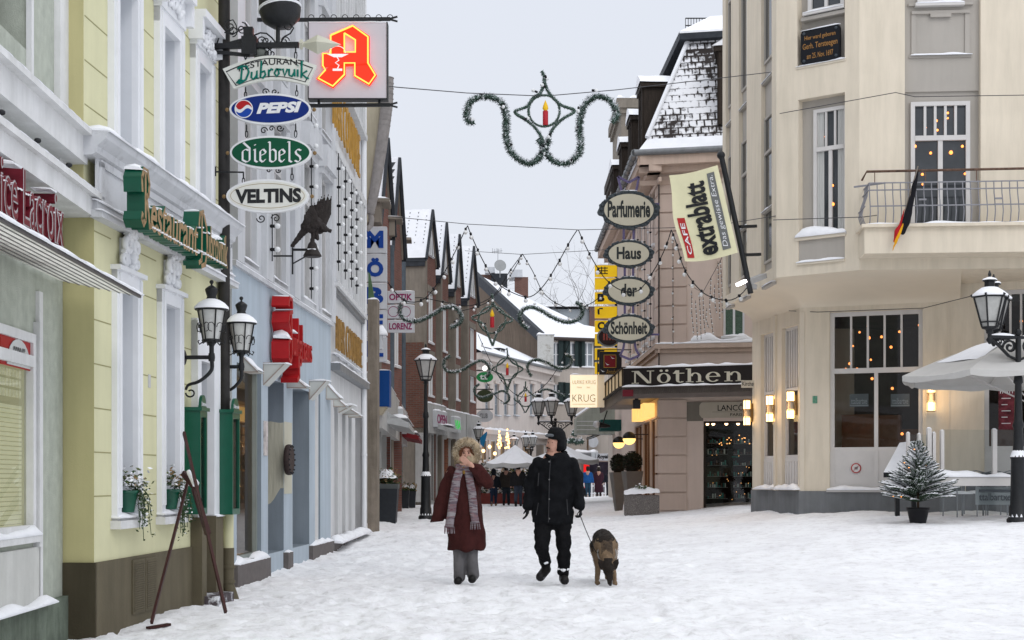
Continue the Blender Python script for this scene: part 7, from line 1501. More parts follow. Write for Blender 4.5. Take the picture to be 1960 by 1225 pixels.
q = (U3.pu(1757), U3.pu(1841), zr(U3,1800,5), ZT-.4); window(h, U3, *q, d=-.09, fw=.08, cols=2, sill=.04, m=LWH)
s = MB(); s.cap(U2, r2[0]-.05, r2[1]+.02, zs-.03, -.18, .05, .16, seed=2).cap(U2, r2[0]-.03, r2[1], z2a, -.2, .05, .07, seed=3).cap(U2, r2[0]-.05, r2[1]+.02, z2c, -.2, .03, .06, seed=4)
s.cap(U3, U3.pu(1744), U3.pu(1862), zr(U3,1800,103), -.11, -.03, .04, seed=5).cap(U3, U3.pu(1660), U3.pu(1722), zr(U3,1690,490), 0, .12, .05, seed=6); s.build('snow_cap', SNOW, h)
mb = MB(); mb.box(U2, r2[0]-.05, r2[1]+.02, zs-.1, zs-.03, -.2, .03).box(U2, r2[0]-.03, r2[1], z2a-.05, z2a, -.2, .04).box(U2, r2[0]-.05, r2[1]+.02, z2c-.05, z2c, -.2, .02); mb.build('ledge', CRE2, h)
# --- plaque
t = thing('memorial_plaque', 'black cast plaque with gilt gothic lettering above the first floor window of the cream house', 'plaque', U2.p(U2.pu(1570), 9.5)); a, b = U2.pu(1534), U2.pu(1608); z0, z1 = zr(U2,1570,119), zr(U2,1570,53); c_ = .07
mb = MB(); pts = [(a+c_,z0),(b-c_,z0),(b-.02,z0+.02),(b,z0+c_),(b,z1-c_),(b-.02,z1-.02),(b-c_,z1),(a+c_,z1),(a+.02,z1-.02),(a,z1-c_),(a,z0+c_),(a+.02,z0+.02)]; mb.poly(U2, pts, -.05, .03); mb.build('plate', mat('plaque_black', (.006,.007,.010), .35, .1), t)
mb = MB(); hh = z1-z0
for tx, f0, f1, za, zb_ in (('Hier ward geboren',.10,.90,.66,.82), ('Gerh. Tersteegen',.05,.95,.38,.60), ('am 25. Nov. 1697',.16,.84,.14,.30)): text(mb, U2, tx, a+(b-a)*f0, a+(b-a)*f1, z0+hh*za, z0+hh*zb_, .034, 0, .012)
mb.build('lettering', mat('plaque_gold', (.34,.17,.05), .4), t); mb = MB()
for x, z in ((a+.07,z0+.07),(b-.07,z0+.07),(a+.07,z1-.07),(b-.07,z1-.07)): mb.lathe(U2.p(x,z,.03), [(.03,0),(.03,.012),(.012,.014)], 10, axis=U2.n)
mb.build('rosette', mat('bolt_grey', (.05,.06,.07), .4), t)
MB().cap(U2, a, b, z1, -.04, .03, .02).build('snow_cap', SNOW, t)
# --- balcony
t = thing('balcony_railing', 'bulging grey iron balcony railing with a rusty handrail', 'railing', U3.p(3, 6)); zr0 = zr(U3,1700,441); DB = .62; ua, ub = U3.pu(1664, DB), U3.L-.5
RAIL = mat('grey_rail', (.25,.25,.27), .5, .15, 10); RUST = mat('rusty_rail', (.15,.09,.065), .7, .5, 14)
mb = MB(); hr = 1.02
def bar_at(u, d0_, side=0):
 pts = [(zr0, 0), (zr0+.06, .07), (zr0+.22, .12), (zr0+.40, .08), (zr0+.58, .02), (zr0+.80, .0)]
 return [U3.p(u+(0 if side == 0 else -b_), z, DB*(d0_) + (b_ if side == 0 else 0)) for z, b_ in pts]
k = 0; u = ua
while u < ub: mb.tube(bar_at(u, 1), .011, 5); u += .145; k += 1
for j in range(4): mb.tube(bar_at(ua, .2+.2*j, 1), .011, 5)
for z, dd in ((zr0+.02,.0),(zr0+.34,.1),(zr0+.66,.02),(zr0+.80,0)): mb.bar(U3.p(ua, z, DB+dd), U3.p(ub, z, DB+dd), .022); mb.bar(U3.p(ua-dd, z, .0), U3.p(ua-dd, z, DB+dd), .022)
mb.bar(U3.p(ua-.25, zr0+.78, DB*.6), U3.p(ua+.3, zr0+.80, DB), .03)
for u in [ua+.9+1.4*i for i in range(4)]: mb.bar(U3.p(u, zr0+.34, DB+.12), U3.p(u+.14, zr0+.34, DB+.12), .03); mb.bar(U3.p(u, zr0+.45, DB+.12), U3.p(u+.14, zr0+.45, DB+.12), .03)
mb.build('bars', RAIL, t)
mb = MB(); mb.tube([U3.p(ua-.05, hr+zr0-.05, .1), U3.p(ua-.05, hr+zr0, DB), U3.p(ub, hr+zr0+.02, DB)], .024, 6)
for u in [ua+.1+.95*i for i in range(7)]: mb.bar(U3.p(u, zr0+.8, DB), U3.p(u, zr0+hr, DB), .014)
mb.build('handrail', RUST, t)
t2 = thing('balcony', 'cream balcony slab with a thin line of snow under the iron railing', 'balcony', U3.p(3, 5.8)); mb = MB(); mb.box(U3, ua-.1, U3.L, zr0-.55, zr0-.02, 0, DB+.05).box(U3, ua-.16, U3.L, zr0-.06, zr0-.0, 0, DB+.14); mb.build('slab', CRE, t2); MB().cap(U3, ua-.1, U3.L, zr0, DB-.1, DB+.12, .04, seed=5).build('snow_cap', SNOW, t2)
t = thing('furled_flag', 'furled black red and gold flag on a short slanting pole at the balcony', 'flag', U3.p(U3.pu(1735), 6)); fd = DB+.25; e = lambda x, y, d=fd: U3.p(U3.pu(x, d), U3.pz(x, y, d), d)
mb = MB(); mb.tube([e(1757,318), e(1727,435)], .012, 6); mb.tube([e(1757,318), e(1727,435)-U3.n*.2], .012, 6); mb.build('pole', mat('flag_pole', (.2,.17,.14), .5), t)
for nm, mm, pts, rr in (('black_band', mat('flag_black', (.006,.006,.009), .8), ((1756,330),(1750,360),(1742,395),(1734,425),(1727,445)), [.025,.05,.065,.080,.05]), ('red_band', mat('flag_red', (.38,.01,.015), .8), ((1731,400),(1724,430),(1718,445),(1712,462)), [.012,.04,.065,.03]), ('gold_band', mat('flag_gold', (.70,.33,.01), .8), ((1741,392),(1735,415),(1722,445),(1714,463),(1708,481)), [.014,.022,.030,.030,.008])):
 mb = MB(); [capsule(mb, e(*p0), e(*p1), r0, r1, 10, fy=.5) for p0, p1, r0, r1 in zip(pts, pts[1:], rr, rr[1:])]
 if nm == 'gold_band': mb.v = [v-U3.n*(-.02) for v in mb.v]
 skin(mb, nm, mm, t, voxel=.014, smooth=2, fold=.012, fscale=18)
# --- awning box right of the bay
mb = MB(); a = L2.pu(1842); mb.box(L2, a, L2.L, L2.pz(1900,534), L2.pz(1900,520), 0, .35).box(L2, a+.1, L2.L, L2.pz(1900,516), L2.pz(1900,510), 0, .45); mb.build('awning_box', mat('awning_box_grey', (.33,.31,.29), .6, .1), h); MB().cap(L2, a, L2.L, L2.pz(1900,520), .0, .3, .03).build('snow_cap', SNOW, h)
# --- sconces
def sconce(fr, u, z, label, side_out=True):
 t = thing('wall_sconce', label, 'lamp', fr.p(u, z), 'glowing brass wall sconces on the cafe'); mb = MB(); mb.box(fr, u-.025, u+.025, z-.22, z+.22, 0, .05)
 for dz in (-.31, -.12, .07, .30): mb.lathe(fr.p(u, z+dz, .15), [(.092,0),(.092,.014)], 12)
 for a in range(4): v = fr.u*.09*math.cos(a*1.57+.78)+fr.n*.09*math.sin(a*1.57+.78); mb.bar(fr.p(u, z-.31, .15)+v, fr.p(u, z+.31, .15)+v, .010)
 mb.build('bracket', mat('aged_brass', (.22,.14,.06), .4, .2, 8, metal=.6), t)
 for dz in (-.30, .085):
  mb = MB(); mb.lathe(fr.p(u, z+dz, .15), [(.082,0),(.082,.20)], 14); mb.build('glowing_shade', mat('sconce_glow', (1,.85,.6), .5, 0, emit=(1,.66,.27), estr=3.2), t)
 mb = MB(); mb.lathe(fr.p(u, z-.10, .15), [(.06,0),(.06,.17)], 10); mb.build('core', mat('opal_tube', (.5,.42,.33), .5), t)
 ld = bpy.data.lights.new('lamp_light', 'POINT'); ld.energy = 7; ld.color = (1,.62,.28); ld.shadow_soft_size = .1; lo_ = bpy.data.objects.new('lamp_light', ld); COL.objects.link(lo_); lo_.parent = t; lo_.location = fr.p(u, z, .42)-fr.p(u, z)
sconce(L1, .05, L1.pz(1440, 790), 'glowing wall sconce at the far left edge of the cafe, beside the perfumery sign'); sconce(L1, (g1[0][1]+g1[1][0])/2-.1, L1.pz(1480, 783), 'glowing wall sconce between the two narrow cafe windows'); sconce(L1, L1.L-.16, L1.pz(1528, 775), 'glowing wall sconce near the rounded cafe corner'); sconce(L2, L2.pu(1783), L2.pz(1783, 760), 'glowing wall sconce under the parasol edge, right of the big cafe window')
fr = Fr(Q(1419, 33.9), d=(1,-.05)); t = thing('street_sign', 'small pale street name plate at the edge of the cafe', 'sign', fr.p(0, 3.5)); (a, z1), (b, z0) = fr.px(1419, 728), fr.px(1452, 742); MB().box(fr, a, b, z0, z1, -.02, 0).build('plate', mat('plate_pale', (.50,.48,.42), .5), t); mb = MB(); text(mb, fr, 'Kirchstr.', a+.02, b-.03, z0+.045, z1-.03, .004, 0, .01); mb.build('lettering', BLACK, t)
t = thing('cafe_banner', 'pale yellow cafe banner hanging from a leaning black pole', 'banner', P(1410, 430, 28.6)); ZB_ = 28.6; b0, b1 = P(1437, 562, ZB_), P(1381, 300, ZB_)
mb = MB(); mb.tube([b0, b1], .055, 10); mb.ball(b1+Vector((-.01,0,.03)), .085, 10)
for y, x in ((434, 1416), (488, 1424)): q = P(x, y, ZB_); mb.bar(q, P(x+31, y-1, ZB_+.3), .06)
mb.build('pole', BLACK, t)
TL, TR, BR, BL = P(1281, 335, ZB_), P(1372, 318, ZB_), P(1410, 486, ZB_), P(1311, 499, ZB_)
def ban(a, b, off=0):
 v = (TL*(1-a)+TR*a)*(1-b)+(BL*(1-a)+BR*a)*b; s_ = math.sin(math.pi*b)
 v += Vector((-.05*math.sin(math.pi*b*1.0)*(1-a) + .02*math.sin(9*b+3*a)*(1-a), .10*math.sin(a*4.2+.8)*(.4+.6*b)-.06*a, -.05*math.sin(math.pi*a)*b-.03*math.sin(math.pi*a)*(1-b))); return v+Vector((0,-off,0))
mb = MB(); mb.sheet(ban, 24, 32); cl = mb.build('cloth', mat('banner_cloth', (.66,.63,.42), .8, .10, 2, .1, 12, emit=(1,.95,.6), estr=.05), t)
def rectb(mb, a0, a1, b0_, b1_, off): mb.sheet(lambda x, y: ban(a0+(a1-a0)*x, b0_+(b1_-b0_)*y, off), 4, 12)
mb = MB(); rectb(mb, .07, .21, .50, .96, .012); mb.build('red_patch', mat('banner_red', (.42,.03,.03), .7), t)
mb = MB(); rectb(mb, .75, .90, .06, .93, .012); mb.build('grey_patch', mat('banner_grey', (.15,.155,.15), .7), t)
def on_banner(mb, body, a0, a1, b0_, b1_, off, offset=.02, shear=0):
 vs, fs = text_geo(body, offset, shear, 0, 1.); x0, x1 = min(v.x for v in vs), max(v.x for v in vs); y0, y1 = min(v.y for v in vs), max(v.y for v in vs)
 mb.add([ban(a1-(a1-a0)*(v.y-y0)/(y1-y0), b1_-(b1_-b0_)*(v.x-x0)/(x1-x0), off) for v in vs], fs)
mb = MB(); on_banner(mb, 'CAFE', .10, .18, .56, .92, .022, .01); on_banner(mb, 'Das gewisse Extra.', .77, .88, .09, .90, .022, -.005, .2); mb.build('lettering', WHITE, t)
mb = MB(); on_banner(mb, 'extrablatt', .27, .68, .12, .95, .02, .035); mb.build('lettering', BLACK, t)
t = thing('floodlight', 'lit white floodlight at the foot of the banner pole', 'spotlight', P(1425, 540, 28.5)); mb = MB(); mb.bar(P(1432,540,28.6), P(1462,528,29.2), .14, .10); mb.bar(P(1430,545,28.6), P(1445,550,28.8), .1); mb.build('housing', mat('lamp_grey', (.35,.35,.35), .4), t); mb = MB(); mb.bar(P(1412,545,28.4), P(1426,538,28.5), .11, .06); mb.build('tube', mat('lit_tube', (1,.9,.9), .5, 0, emit=(1,.9,.88), estr=4), t)
PARA = mat('parasol_cloth', (.56,.55,.53), .8, .06, 3, .1); t = thing('cafe_parasol', 'large grey white parasol with patches of snow, partly cut by the right edge', 'parasol', P(1975, 985, 26.8))
cx_, cy_ = 9.85, 26.9; rim_z, ap = EYE+(HOR-736)*26.9/F+.16, EYE+(HOR-640)*26.9/F; R_ = cx_-P(1727,0,26.9).x; V = [Vector((cx_, cy_, ap))]; n = 8
rings = []
for k in range(n): a = 2*math.pi*k/n+math.pi; rings.append(Vector((cx_+R_*math.cos(a), cy_+R_*math.sin(a), rim_z)))
mb = MB(); sn = MB()
for k in range(n):
 a_, b_ = rings[k], rings[(k+1)%n]; ctr = V[0]
 f_ = lambda x, y, a_=a_, b_=b_: ctr+((a_*(1-x)+b_*x)-ctr)*y+Vector((0,0,.10*math.sin(math.pi*y)*1-.18*math.sin(math.pi*x)*y*y*.3))
 mb.sheet(f_, 8, 8); mb.sheet(lambda x, y: f_(x,1)+Vector((0,0,-.10*y-.02*math.sin(x*9)*y)), 8, 1)
 if k in (0,6,7,5):
  def sf(x, y, f_=f_): y2 = .15+.62*y; q_ = f_(.08+.84*x, y2); return q_+Vector((0,0,.055*max(0,noise.noise(q_*1.3)+.35)-.012))
  sn.sheet(sf, 12, 12)
mb.build('canopy', PARA, t); sn.build('snow_cap', SNOW, t)
mb = MB(); mb.tube([Vector((cx_, cy_, .3)), Vector((cx_, cy_, ap))], .035, 8);
mb.build('pole', WHITE, t); mb = MB()
for r in rings: mb.tube([Vector((cx_, cy_, rim_z-.55)), (Vector((cx_,cy_,ap))*.35+r*.65)-Vector((0,0,.06))], .013, 5); mb.tube([Vector((cx_,cy_,ap-.03)), r-Vector((0,0,.02))], .012, 5)
mb.build('rib', LWH, t)
t = thing('menu_lectern', 'dark slanted menu board with a snow covered top, left behind the little fir', 'menu board', P(1720, 960, 28.3)); A_, B_, C_, D_ = P(1691,905,27.6), P(1722,848,28.4), P(1765,843,28.4), P(1742,905,27.6)
mb = MB(); mb.add([A_, B_, C_, D_, *[v-Vector((0,0,.09)) for v in (A_,B_,C_,D_)]], [(0,1,2,3),(7,6,5,4),(0,4,5,1),(1,5,6,2),(2,6,7,3),(3,7,4,0)]); mb.bar((A_+D_)/2-Vector((0,0,.1)), Vector((A_.x+.3, 27.7, .3)), .08); mb.bar((B_+C_)/2-Vector((0,0,.1)), Vector((B_.x+.3, 28.4, .3)), .08); mb.build('board', BLACK, t)
mb = MB(); mb.sheet(lambda x, y: (A_*(1-x)+D_*x)*(1-y)+(B_*(1-x)+C_*x)*y+Vector((0,0,.035*math.sin(math.pi*x)**.4*math.sin(math.pi*y)**.3+.008)), 10, 10); mb.build('snow_cap', SNOW, t)
t = thing('glass_windscreen', 'row of clear glass terrace screens with white posts and snow along the rail', 'windscreen', P(1860, 960, 26)); Zs = 26.0; fr = Fr(Q(1700, Zs), d=(1, 0)); zrail = fr.pz(1800, 912)
mb = MB(); wp = [(1738,828,5),(1759,830,5),(1778,820,8),(1787,828,6),(1803,824,6),(1903,822,8),(2010,822,8)]
for px, py, w_ in wp: a = fr.pu(px); mb.box(fr, a-w_*.5*Zs/F, a+w_*.5*Zs/F, zrail-.0, fr.pz(px, py), -.05, .05)
mb.build('post', LWH, t)
s = MB();
for px, py, w_ in wp: a = fr.pu(px); s.ball(fr.p(a, fr.pz(px, py), 0), w_*.55*Zs/F, 7, sc=(1,1,.6))
mb = MB(); mb.box(fr, fr.pu(1790), fr.pu(2040), fr.pz(1800,930), zrail, -.12, .12); mb.build('rail', LWH, t); s.cap(fr, fr.pu(1785), fr.pu(2040), zrail, -.12, .14, .10, seed=4); s.build('snow_cap', SNOW, t)
mb = MB(); a, b = fr.pu(1803), fr.pu(2010); mb.quad(fr.p(a, zrail, .0), fr.p(b, zrail, .0), fr.p(b, fr.pz(1850,824), 0), fr.p(a, fr.pz(1850,822), 0)); mb.quad(fr.p(fr.pu(1738), zrail-.3, .02), fr.p(fr.pu(1787), zrail-.3, .02), fr.p(fr.pu(1787), fr.pz(1760,832), .02), fr.p(fr.pu(1738), fr.pz(1760,832), .02))
mb.quad(fr.p(fr.pu(1800), fr.pz(1800,985), -.02), fr.p(fr.pu(1945), fr.pz(1800,985), -.02), fr.p(fr.pu(1945), zrail-.1, -.02), fr.p(fr.pu(1800), zrail-.1, -.02)); mb.build('pane', GLASST, t)
p_ = MB(); a, b = fr.pu(1868), fr.pu(1940); p_.box(fr, a, b, fr.pz(1900,966), fr.pz(1900,932), -.03, -.025); o = p_.build('banner', mat('frost_band', (.42,.44,.45), .3), t)
mb = MB(); text(mb, fr, 'ttalbartxe', a+.06, b-.05, fr.pz(1900,958), fr.pz(1900,944), .004, 0, .01); mb.box(fr, a+.06, b-.05, fr.pz(1900,942), fr.pz(1900,937), -.0, .004); mb.build('lettering', mat('dark_grey_ink', (.07,.08,.09), .5), o)
def chair(x, y, rz, label):
 g0 = gz(x, y)+.0; t = thing('terrace_chair', label, 'chair', (x, y, g0), 'metal chairs on the cafe terrace'); M = Matrix.Rotation(rz, 3, 'Z'); o = Vector((x, y, g0)); q = lambda a, b, c: o+M @ Vector((a, b, c)); mb = MB()
 for sx in (-.22, .22): mb.tube([q(sx,-.22,0), q(sx,-.22,.45), q(sx,-.2,.66), q(sx,.2,.66), q(sx,.24,.45)], .012, 6); mb.tube([q(sx,.24,0), q(sx,.22,.45), q(sx*.9,.27,.85)], .012, 6)
 mb.tube([q(-.2,.27,.85), q(0,.29,.9), q(.2,.27,.85)], .012, 6); mb.build('frame', mat('chrome_dark', (.25,.26,.27), .3, .1, metal=.6), t)
 mb = MB(); mb.add([q(-.21,-.22,.45),q(.21,-.22,.45),q(.21,.22,.44),q(-.21,.22,.44)], [(0,1,2,3)]); mb.add([q(-.19,.235,.5),q(.19,.235,.5),q(.19,.28,.86),q(-.19,.28,.86)], [(0,1,2,3)]); mb.build('seat', mat('chair_mesh', (.10,.11,.12), .6), t)
 mb = MB(); mb.sheet(lambda a, b: q(-.2+.4*a, -.2+.4*b, .455+.06*math.sin(math.pi*a)**.5*math.sin(math.pi*b)**.5), 6, 6); mb.build('snow_cap', SNOW, t)
for k, (px, Z, r) in enumerate(((1838,27.2,.3),(1866,27.6,-.4),(1905,27.5,2.8),(1948,27.3,.2))): chair(P(px,0,Z).x, Z, r, ('leftmost terrace chair behind the glass screen','second terrace chair from the left behind the glass screen','third terrace chair from the left behind the glass screen','terrace chair beside the big street lamp')[k])
fx, fy_ = P(1757, 0, 25.6).x, 25.6; g0 = gz(fx, fy_); t = thing('christmas_tree', 'small snowy fir with warm lights in a black pot', 'tree', (fx, fy_, g0))
mb = MB(); mb.lathe((fx, fy_, g0-.03), [(.14,0),(.19,.24),(.205,.25),(.205,.29),(.17,.29),(.16,.25)], 16); mb.build('pot', mat('pot_black', (.012,.012,.014), .5, .2), t)
mb = MB(); topz = EYE+(HOR-852)*25.6/F; mb.tube([(fx, fy_, g0+.2), (fx+.02, fy_, topz)], [.025,.006], 6); mb.build('trunk', mat('fir_bark', (.07,.045,.03), .9), t)
rnd = random.Random(21); nd = MB(); snw = MB(); lp = []; Hh = topz-(g0+.33)
for lv in range(19):
 zf = lv/18; zc = g0+.36+Hh*zf; L_ = .60*(1-zf)**.75*(.85+.3*math.sin(math.pi*min(1,zf*2.2+.15)))+.04; nb = 16 if lv < 12 else 8
 for k in range(nb):
  a = 2*math.pi*k/nb+lv*.7+rnd.uniform(-.25,.25); l_ = L_*rnd.uniform(.75,1.12); dv = Vector((math.cos(a), math.sin(a), rnd.uniform(.0,.35)+zf*.7)).normalized(); o = Vector((fx, fy_, zc)); end = o+dv*l_
  nd.tube([o, end], .004, 3)
  br = [(o+dv*l_*f_, (dv+Matrix.Rotation(s_*.75, 3, 'Z') @ dv*.9).normalized(), l_*(.55-.38*f_)) for f_ in (.3,.48,.66,.82) for s_ in (-1,1)]+[(o+dv*l_*.25, dv, l_*.78)]
  for p0, dd, sl_ in br:
   nn = max(5, int(sl_/.014))
   for j in range(nn):
    c = p0+dd*sl_*j/nn
    for s_ in (-1, 1, 0):
     w_ = dd.cross(Vector((0,0,1))).normalized()*s_; e_ = (dd*.75+w_*.75+Vector((0,0,.35 if s_ == 0 else .1))).normalized()*rnd.uniform(.034,.052); pw = dd.cross(e_).normalized()*.0055 if dd.cross(e_).length > .01 else Vector((0,0,.003))
     nd.add([c-pw, c+pw, c+e_], [(0,1,2)])
   if rnd.random() < .95:
    r_ = .0175; snw.tube([p0+Vector((0,0,.010)), p0+dd*sl_*.5+Vector((0,0,.018)), p0+dd*sl_*.97+Vector((0,0,.008))], [r_*.6, r_*1.15, r_*.4], 5)
  if rnd.random() < .09: lp.append(o+dv*l_*rnd.uniform(.6,1))
nd.build('needles', mat('fir_needles', (.035,.06,.035), .7, .4, 25), t); snw.build('snow_cap', SNOW, t)
mb = MB(); [mb.ball(c, .012, 6) for c in lp]; mb.build('fairy_lights', WARM('tree_glow', 3, (1,.36,.09)), t)
# ================================================================ STREET LAMPS
LG = mat('lamp_pane', (.42,.42,.40), .35, .15, 9, spec=.5)
def lantern(par, c, s, sides=6):
 c = Vector(c); mb = MB(); n = sides
 mb.lathe(c, [(.02*s,-.10*s),(.06*s,-.07*s),(.05*s,-.02*s),(.13*s,0),(.13*s,.03*s)], n)
 for k in range(n):
  a = 2*math.pi*k/n; v = Vector((math.cos(a), math.sin(a), 0)); mb.bar(c+v*.125*s+Vector((0,0,.02*s)), c+v*.255*s+Vector((0,0,.50*s)), .022*s)
  w = Vector((math.cos(a+2*math.pi/n), math.sin(a+2*math.pi/n), 0))
  for r, z in ((.255,.50),(.15,.10)): mb.bar(c+v*r*s+Vector((0,0,z*s)), c+w*r*s+Vector((0,0,z*s)), .02*s)
  mb.bar(c+v*.27*s+Vector((0,0,.50*s)), c+v*.30*s+Vector((0,0,.54*s)), .03*s)
 mb.lathe(c, [(.27*s,.50*s),(.28*s,.515*s),(.15*s,.62*s),(.085*s,.66*s),(.085*s,.75*s),(.12*s,.76*s),(.12*s,.775*s),(.05*s,.80*s),(.02*s,.84*s),(.03*s,.87*s),(.008*s,.93*s)], n, smooth=False)
 o = mb.build('lantern', BLACK, par)
 mb = MB(); mb.lathe(c, [(.115*s,.03*s),(.245*s,.50*s)], n, smooth=False); mb.build('glass', LG, o)
 mb = MB(); mb.lathe(c, [(.287*s,.515*s),(.29*s,.535*s),(.21*s,.60*s),(.13*s,.655*s),(.09*s,.665*s)], n*2); mb.lathe(c, [(.122*s,.776*s),(.10*s,.80*s),(.03*s,.825*s)], 10); mb.build('snow_cap', SNOW, o)
 return o
def lamp_post(x, y, H_, heads, label, s=1., base=1.):
 g0 = gz(x, y)-.04; t = thing('street_lamp', label, 'street lamp', (x, y, g0), 'black cast iron street lamps'); k = base
 pr = [(.21*k,0),(.21*k,.10),(.17*k,.14),(.165*k,.32),(.145*k,.36),(.13*k,1.15),(.15*k,1.2),(.10*k,1.32),(.085*k,1.7),(.11*k,1.76),(.075*k,1.86),(.062*k,H_*.75),(.09*k,H_*.76),(.075*k,H_*.79),(.055*k,H_*.80),(.05*k,H_)]
 pr = [p_ for p_ in pr if p_[1] <= H_]; mb = MB(); mb.lathe((x, y, g0), pr, 14); mb.build('post', BLACK, t)
 mb = MB(); mb.lathe((x, y, g0), [(.172*k,.14),(.166*k,.19),(.146*k,.20)], 12); mb.lathe((x, y, g0), [(.152*k,1.20),(.12*k,1.29),(.10*k,1.32)], 12); mb.build('snow_cap', SNOW, t)
 top = Vector((x, y, g0+H_)); mb = MB(); any_ = False; sn_ = MB()
 for dx, dy, dz in heads:
  if abs(dx)+abs(dy) > .01:
   any_ = True; e_ = top+Vector((dx, dy, 0)); dv = Vector((dx, dy, 0)); L_ = dv.length; dv.normalize(); fr = Fr((x, y), d=(dv.x, dv.y)); z = top.z
   mb.bar(top, e_, .045*s); mb.tube([e_, e_+Vector((0,0,dz-.08))], .035*s, 8); mb.lathe(e_, [(.02,-.12*s),(.06*s,-.05*s),(.03*s,0)], 8)
   mb.tube([fr.p(.05, z-.35*s), fr.p(L_*.35, z-.30*s), fr.p(L_*.7, z-.14*s), fr.p(L_*.95, z-.04)], .022*s, 6)
   mb.tube(scroll(fr, (L_*.32, z-.15*s, 0), .12*s, 0, 1.4), .016*s, 5); mb.tube(scroll(fr, (L_*.7, z-.08*s, 0), .07*s, 90, 1.2), .013*s, 5)
   sn_.cap(fr, .1, L_, z+.022*s, -.03*s, .03*s, .05)
  lantern(t, top+Vector((dx, dy, dz)), s)
 if any_: mb.ball(top+Vector((0,0,.08*s)), .06*s, 8); mb.build('bracket_arm', BLACK, t); sn_.build('snow_cap', SNOW, t)
 return t
Xl = P(815,0,38.5).x; lamp_post(Xl, 38.5, 3.68, [(0,0,.10)], 'single headed black street lamp standing left of the woman', 1.08, .95)
Xc = P(1063,0,54).x; lamp_post(Xc, 54, EYE+(HOR-806)*54/F-.16, [(-.64,0,.22),(-.16,-.45,.22),(.62,.1,.22)], 'three headed street lamp rising behind the man in black', 1.06)
lamp_post(P(893,0,66).x, 66, EYE+(HOR-846)*66/F-.16, [(-.55,0,.15),(-.16,-.4,.15),(.56,0,.15)], 'three headed street lamp behind the fur hood', .95)
lamp_post(P(984,0,78).x, 78, EYE+(HOR-860)*78/F-.16, [(0,0,.1)], 'small far street lamp above the left market parasol', .95)
lamp_post(P(1016,0,76).x, 76, EYE+(HOR-858)*76/F-.16, [(-.28,0,.12),(.10,-.3,.12)], 'far street lamp with two close heads, left of the man', .95)
lamp_post(P(1949,0,25.2).x, 25.2, 3.32, [(-.56,-.16,.14),(-.34,.28,.14),(.58,.2,.14)], 'large street lamp at the right edge beside the cafe parasol', 1.1, .95)
# ================================================================ GARLANDS, CABLES, BULB STRINGS
GAR = mat('garland_green', (.07,.115,.09), .8, .4, 20); GAR2 = mat('frosted_green', (.36,.43,.41), .8, .3, 20)
def smoothp(pts, k=5):
 out = []
 for i in range(len(pts)-1):
  p0, p1, p2, p3 = pts[max(i-1,0)], pts[i], pts[i+1], pts[min(i+2,len(pts)-1)]
  for j in range(k): t_ = j/k; out.append(.5*((2*p1)+(-p0+p2)*t_+(2*p0-5*p1+4*p2-p3)*t_*t_+(-p0+3*p1-3*p2+p3)*t_**3))
 return out+[pts[-1]]
def garland(mb, path, r, seed, dens=900, leaf=.05):
 rnd = random.Random(seed); pts = smoothp([Vector(p) for p in path]); mb.tube(pts, [r*(.75+.25*noise.noise(p*4)) for p in pts], 7, 0)
 for a, b in zip(pts, pts[1:]):
  L_ = (b-a).length; t_ = (b-a).normalized() if L_ > 0 else Vector((1,0,0))
  for _ in range(int(L_*dens)):
   c = a+(b-a)*rnd.random(); v = Vector((rnd.gauss(0,1), rnd.gauss(0,1), rnd.gauss(0,1))); v = (v-t_*v.dot(t_)).normalized(); e_ = (v+t_*rnd.uniform(-.8,.8)).normalized()*leaf*rnd.uniform(.5,1.2); w = e_.cross(t_).normalized()*leaf*.32
   o = c+v*r*.75; up_ = v.z+rnd.uniform(-.5,.45)
   mb.add([o-w, o+w, o+e_+w*.3, o+e_-w*.3], [(0,1,2,3)], 2 if up_ > .30 else (1 if up_ > -.25 else 0))
def candle_garland(Z, star, circ, arms, cand, label, r=.055, leaf=.055, dens=800):
 t = thing('candle_garland', label, 'garland', P(circ[0], circ[1], Z), 'candle garlands across the street'); T = lambda q: P(q[0], q[1], Z)
 for i, a in enumerate(arms): mb = MB(); garland(mb, [T(q)+Vector((0,.05*i,0)) for q in a], r, i+int(Z), dens, leaf); mb.build('garland_arm', [GAR, GAR2, SNOW], t)
 mb = MB()
 for i, a in enumerate(star): garland(mb, [T(q) for q in a], r*.66, i+50+int(Z), int(dens*.7), leaf*.5)
 cx_, cy_, cr_ = circ; garland(mb, [T((cx_+cr_*math.cos(a), cy_+cr_*math.sin(a))) for a in [k*2*math.pi/14 for k in range(15)]], r*.5, 77, int(dens*.6), leaf*.4)
 mb.build('star_frame', [GAR, GAR2, SNOW], t)
 x, yt, ym, yb, w_ = cand; sc = Z/F; c = T((x, yb)); m1 = MB(); m1.lathe(c, [(w_*sc*.5,0),(w_*sc*.5,(yb-ym)*sc),(w_*sc*.35,(yb-ym)*sc+.01)], 12); m1.build('candle', mat('candle_red', (.42,.02,.03), .5, .1), t)
 m1 = MB(); m1.lathe(T((x, ym)), [(w_*sc*.2,0),(w_*sc*.55,(ym-yt)*sc*.22),(w_*sc*.42,(ym-yt)*sc*.5),(w_*sc*.12,(ym-yt)*sc*.85),(0,(ym-yt)*sc)], 10); m1.build('flame', mat('flame_yellow', (.75,.45,.02), .5, .1, emit=(1,.6,.02), estr=.15), t)
 for a in list(arms)+list(star):
  for q in a[1::3]:
   o = bpy.data.objects.new('bulb', BM); COL.objects.link(o); o.parent = t; o.location = T(q)+Vector((random.uniform(-.08,.08), -.05, random.uniform(.0,.10)))-T((circ[0], circ[1])); o.rotation_euler = (random.uniform(-2,2), random.uniform(-2,2), 0)
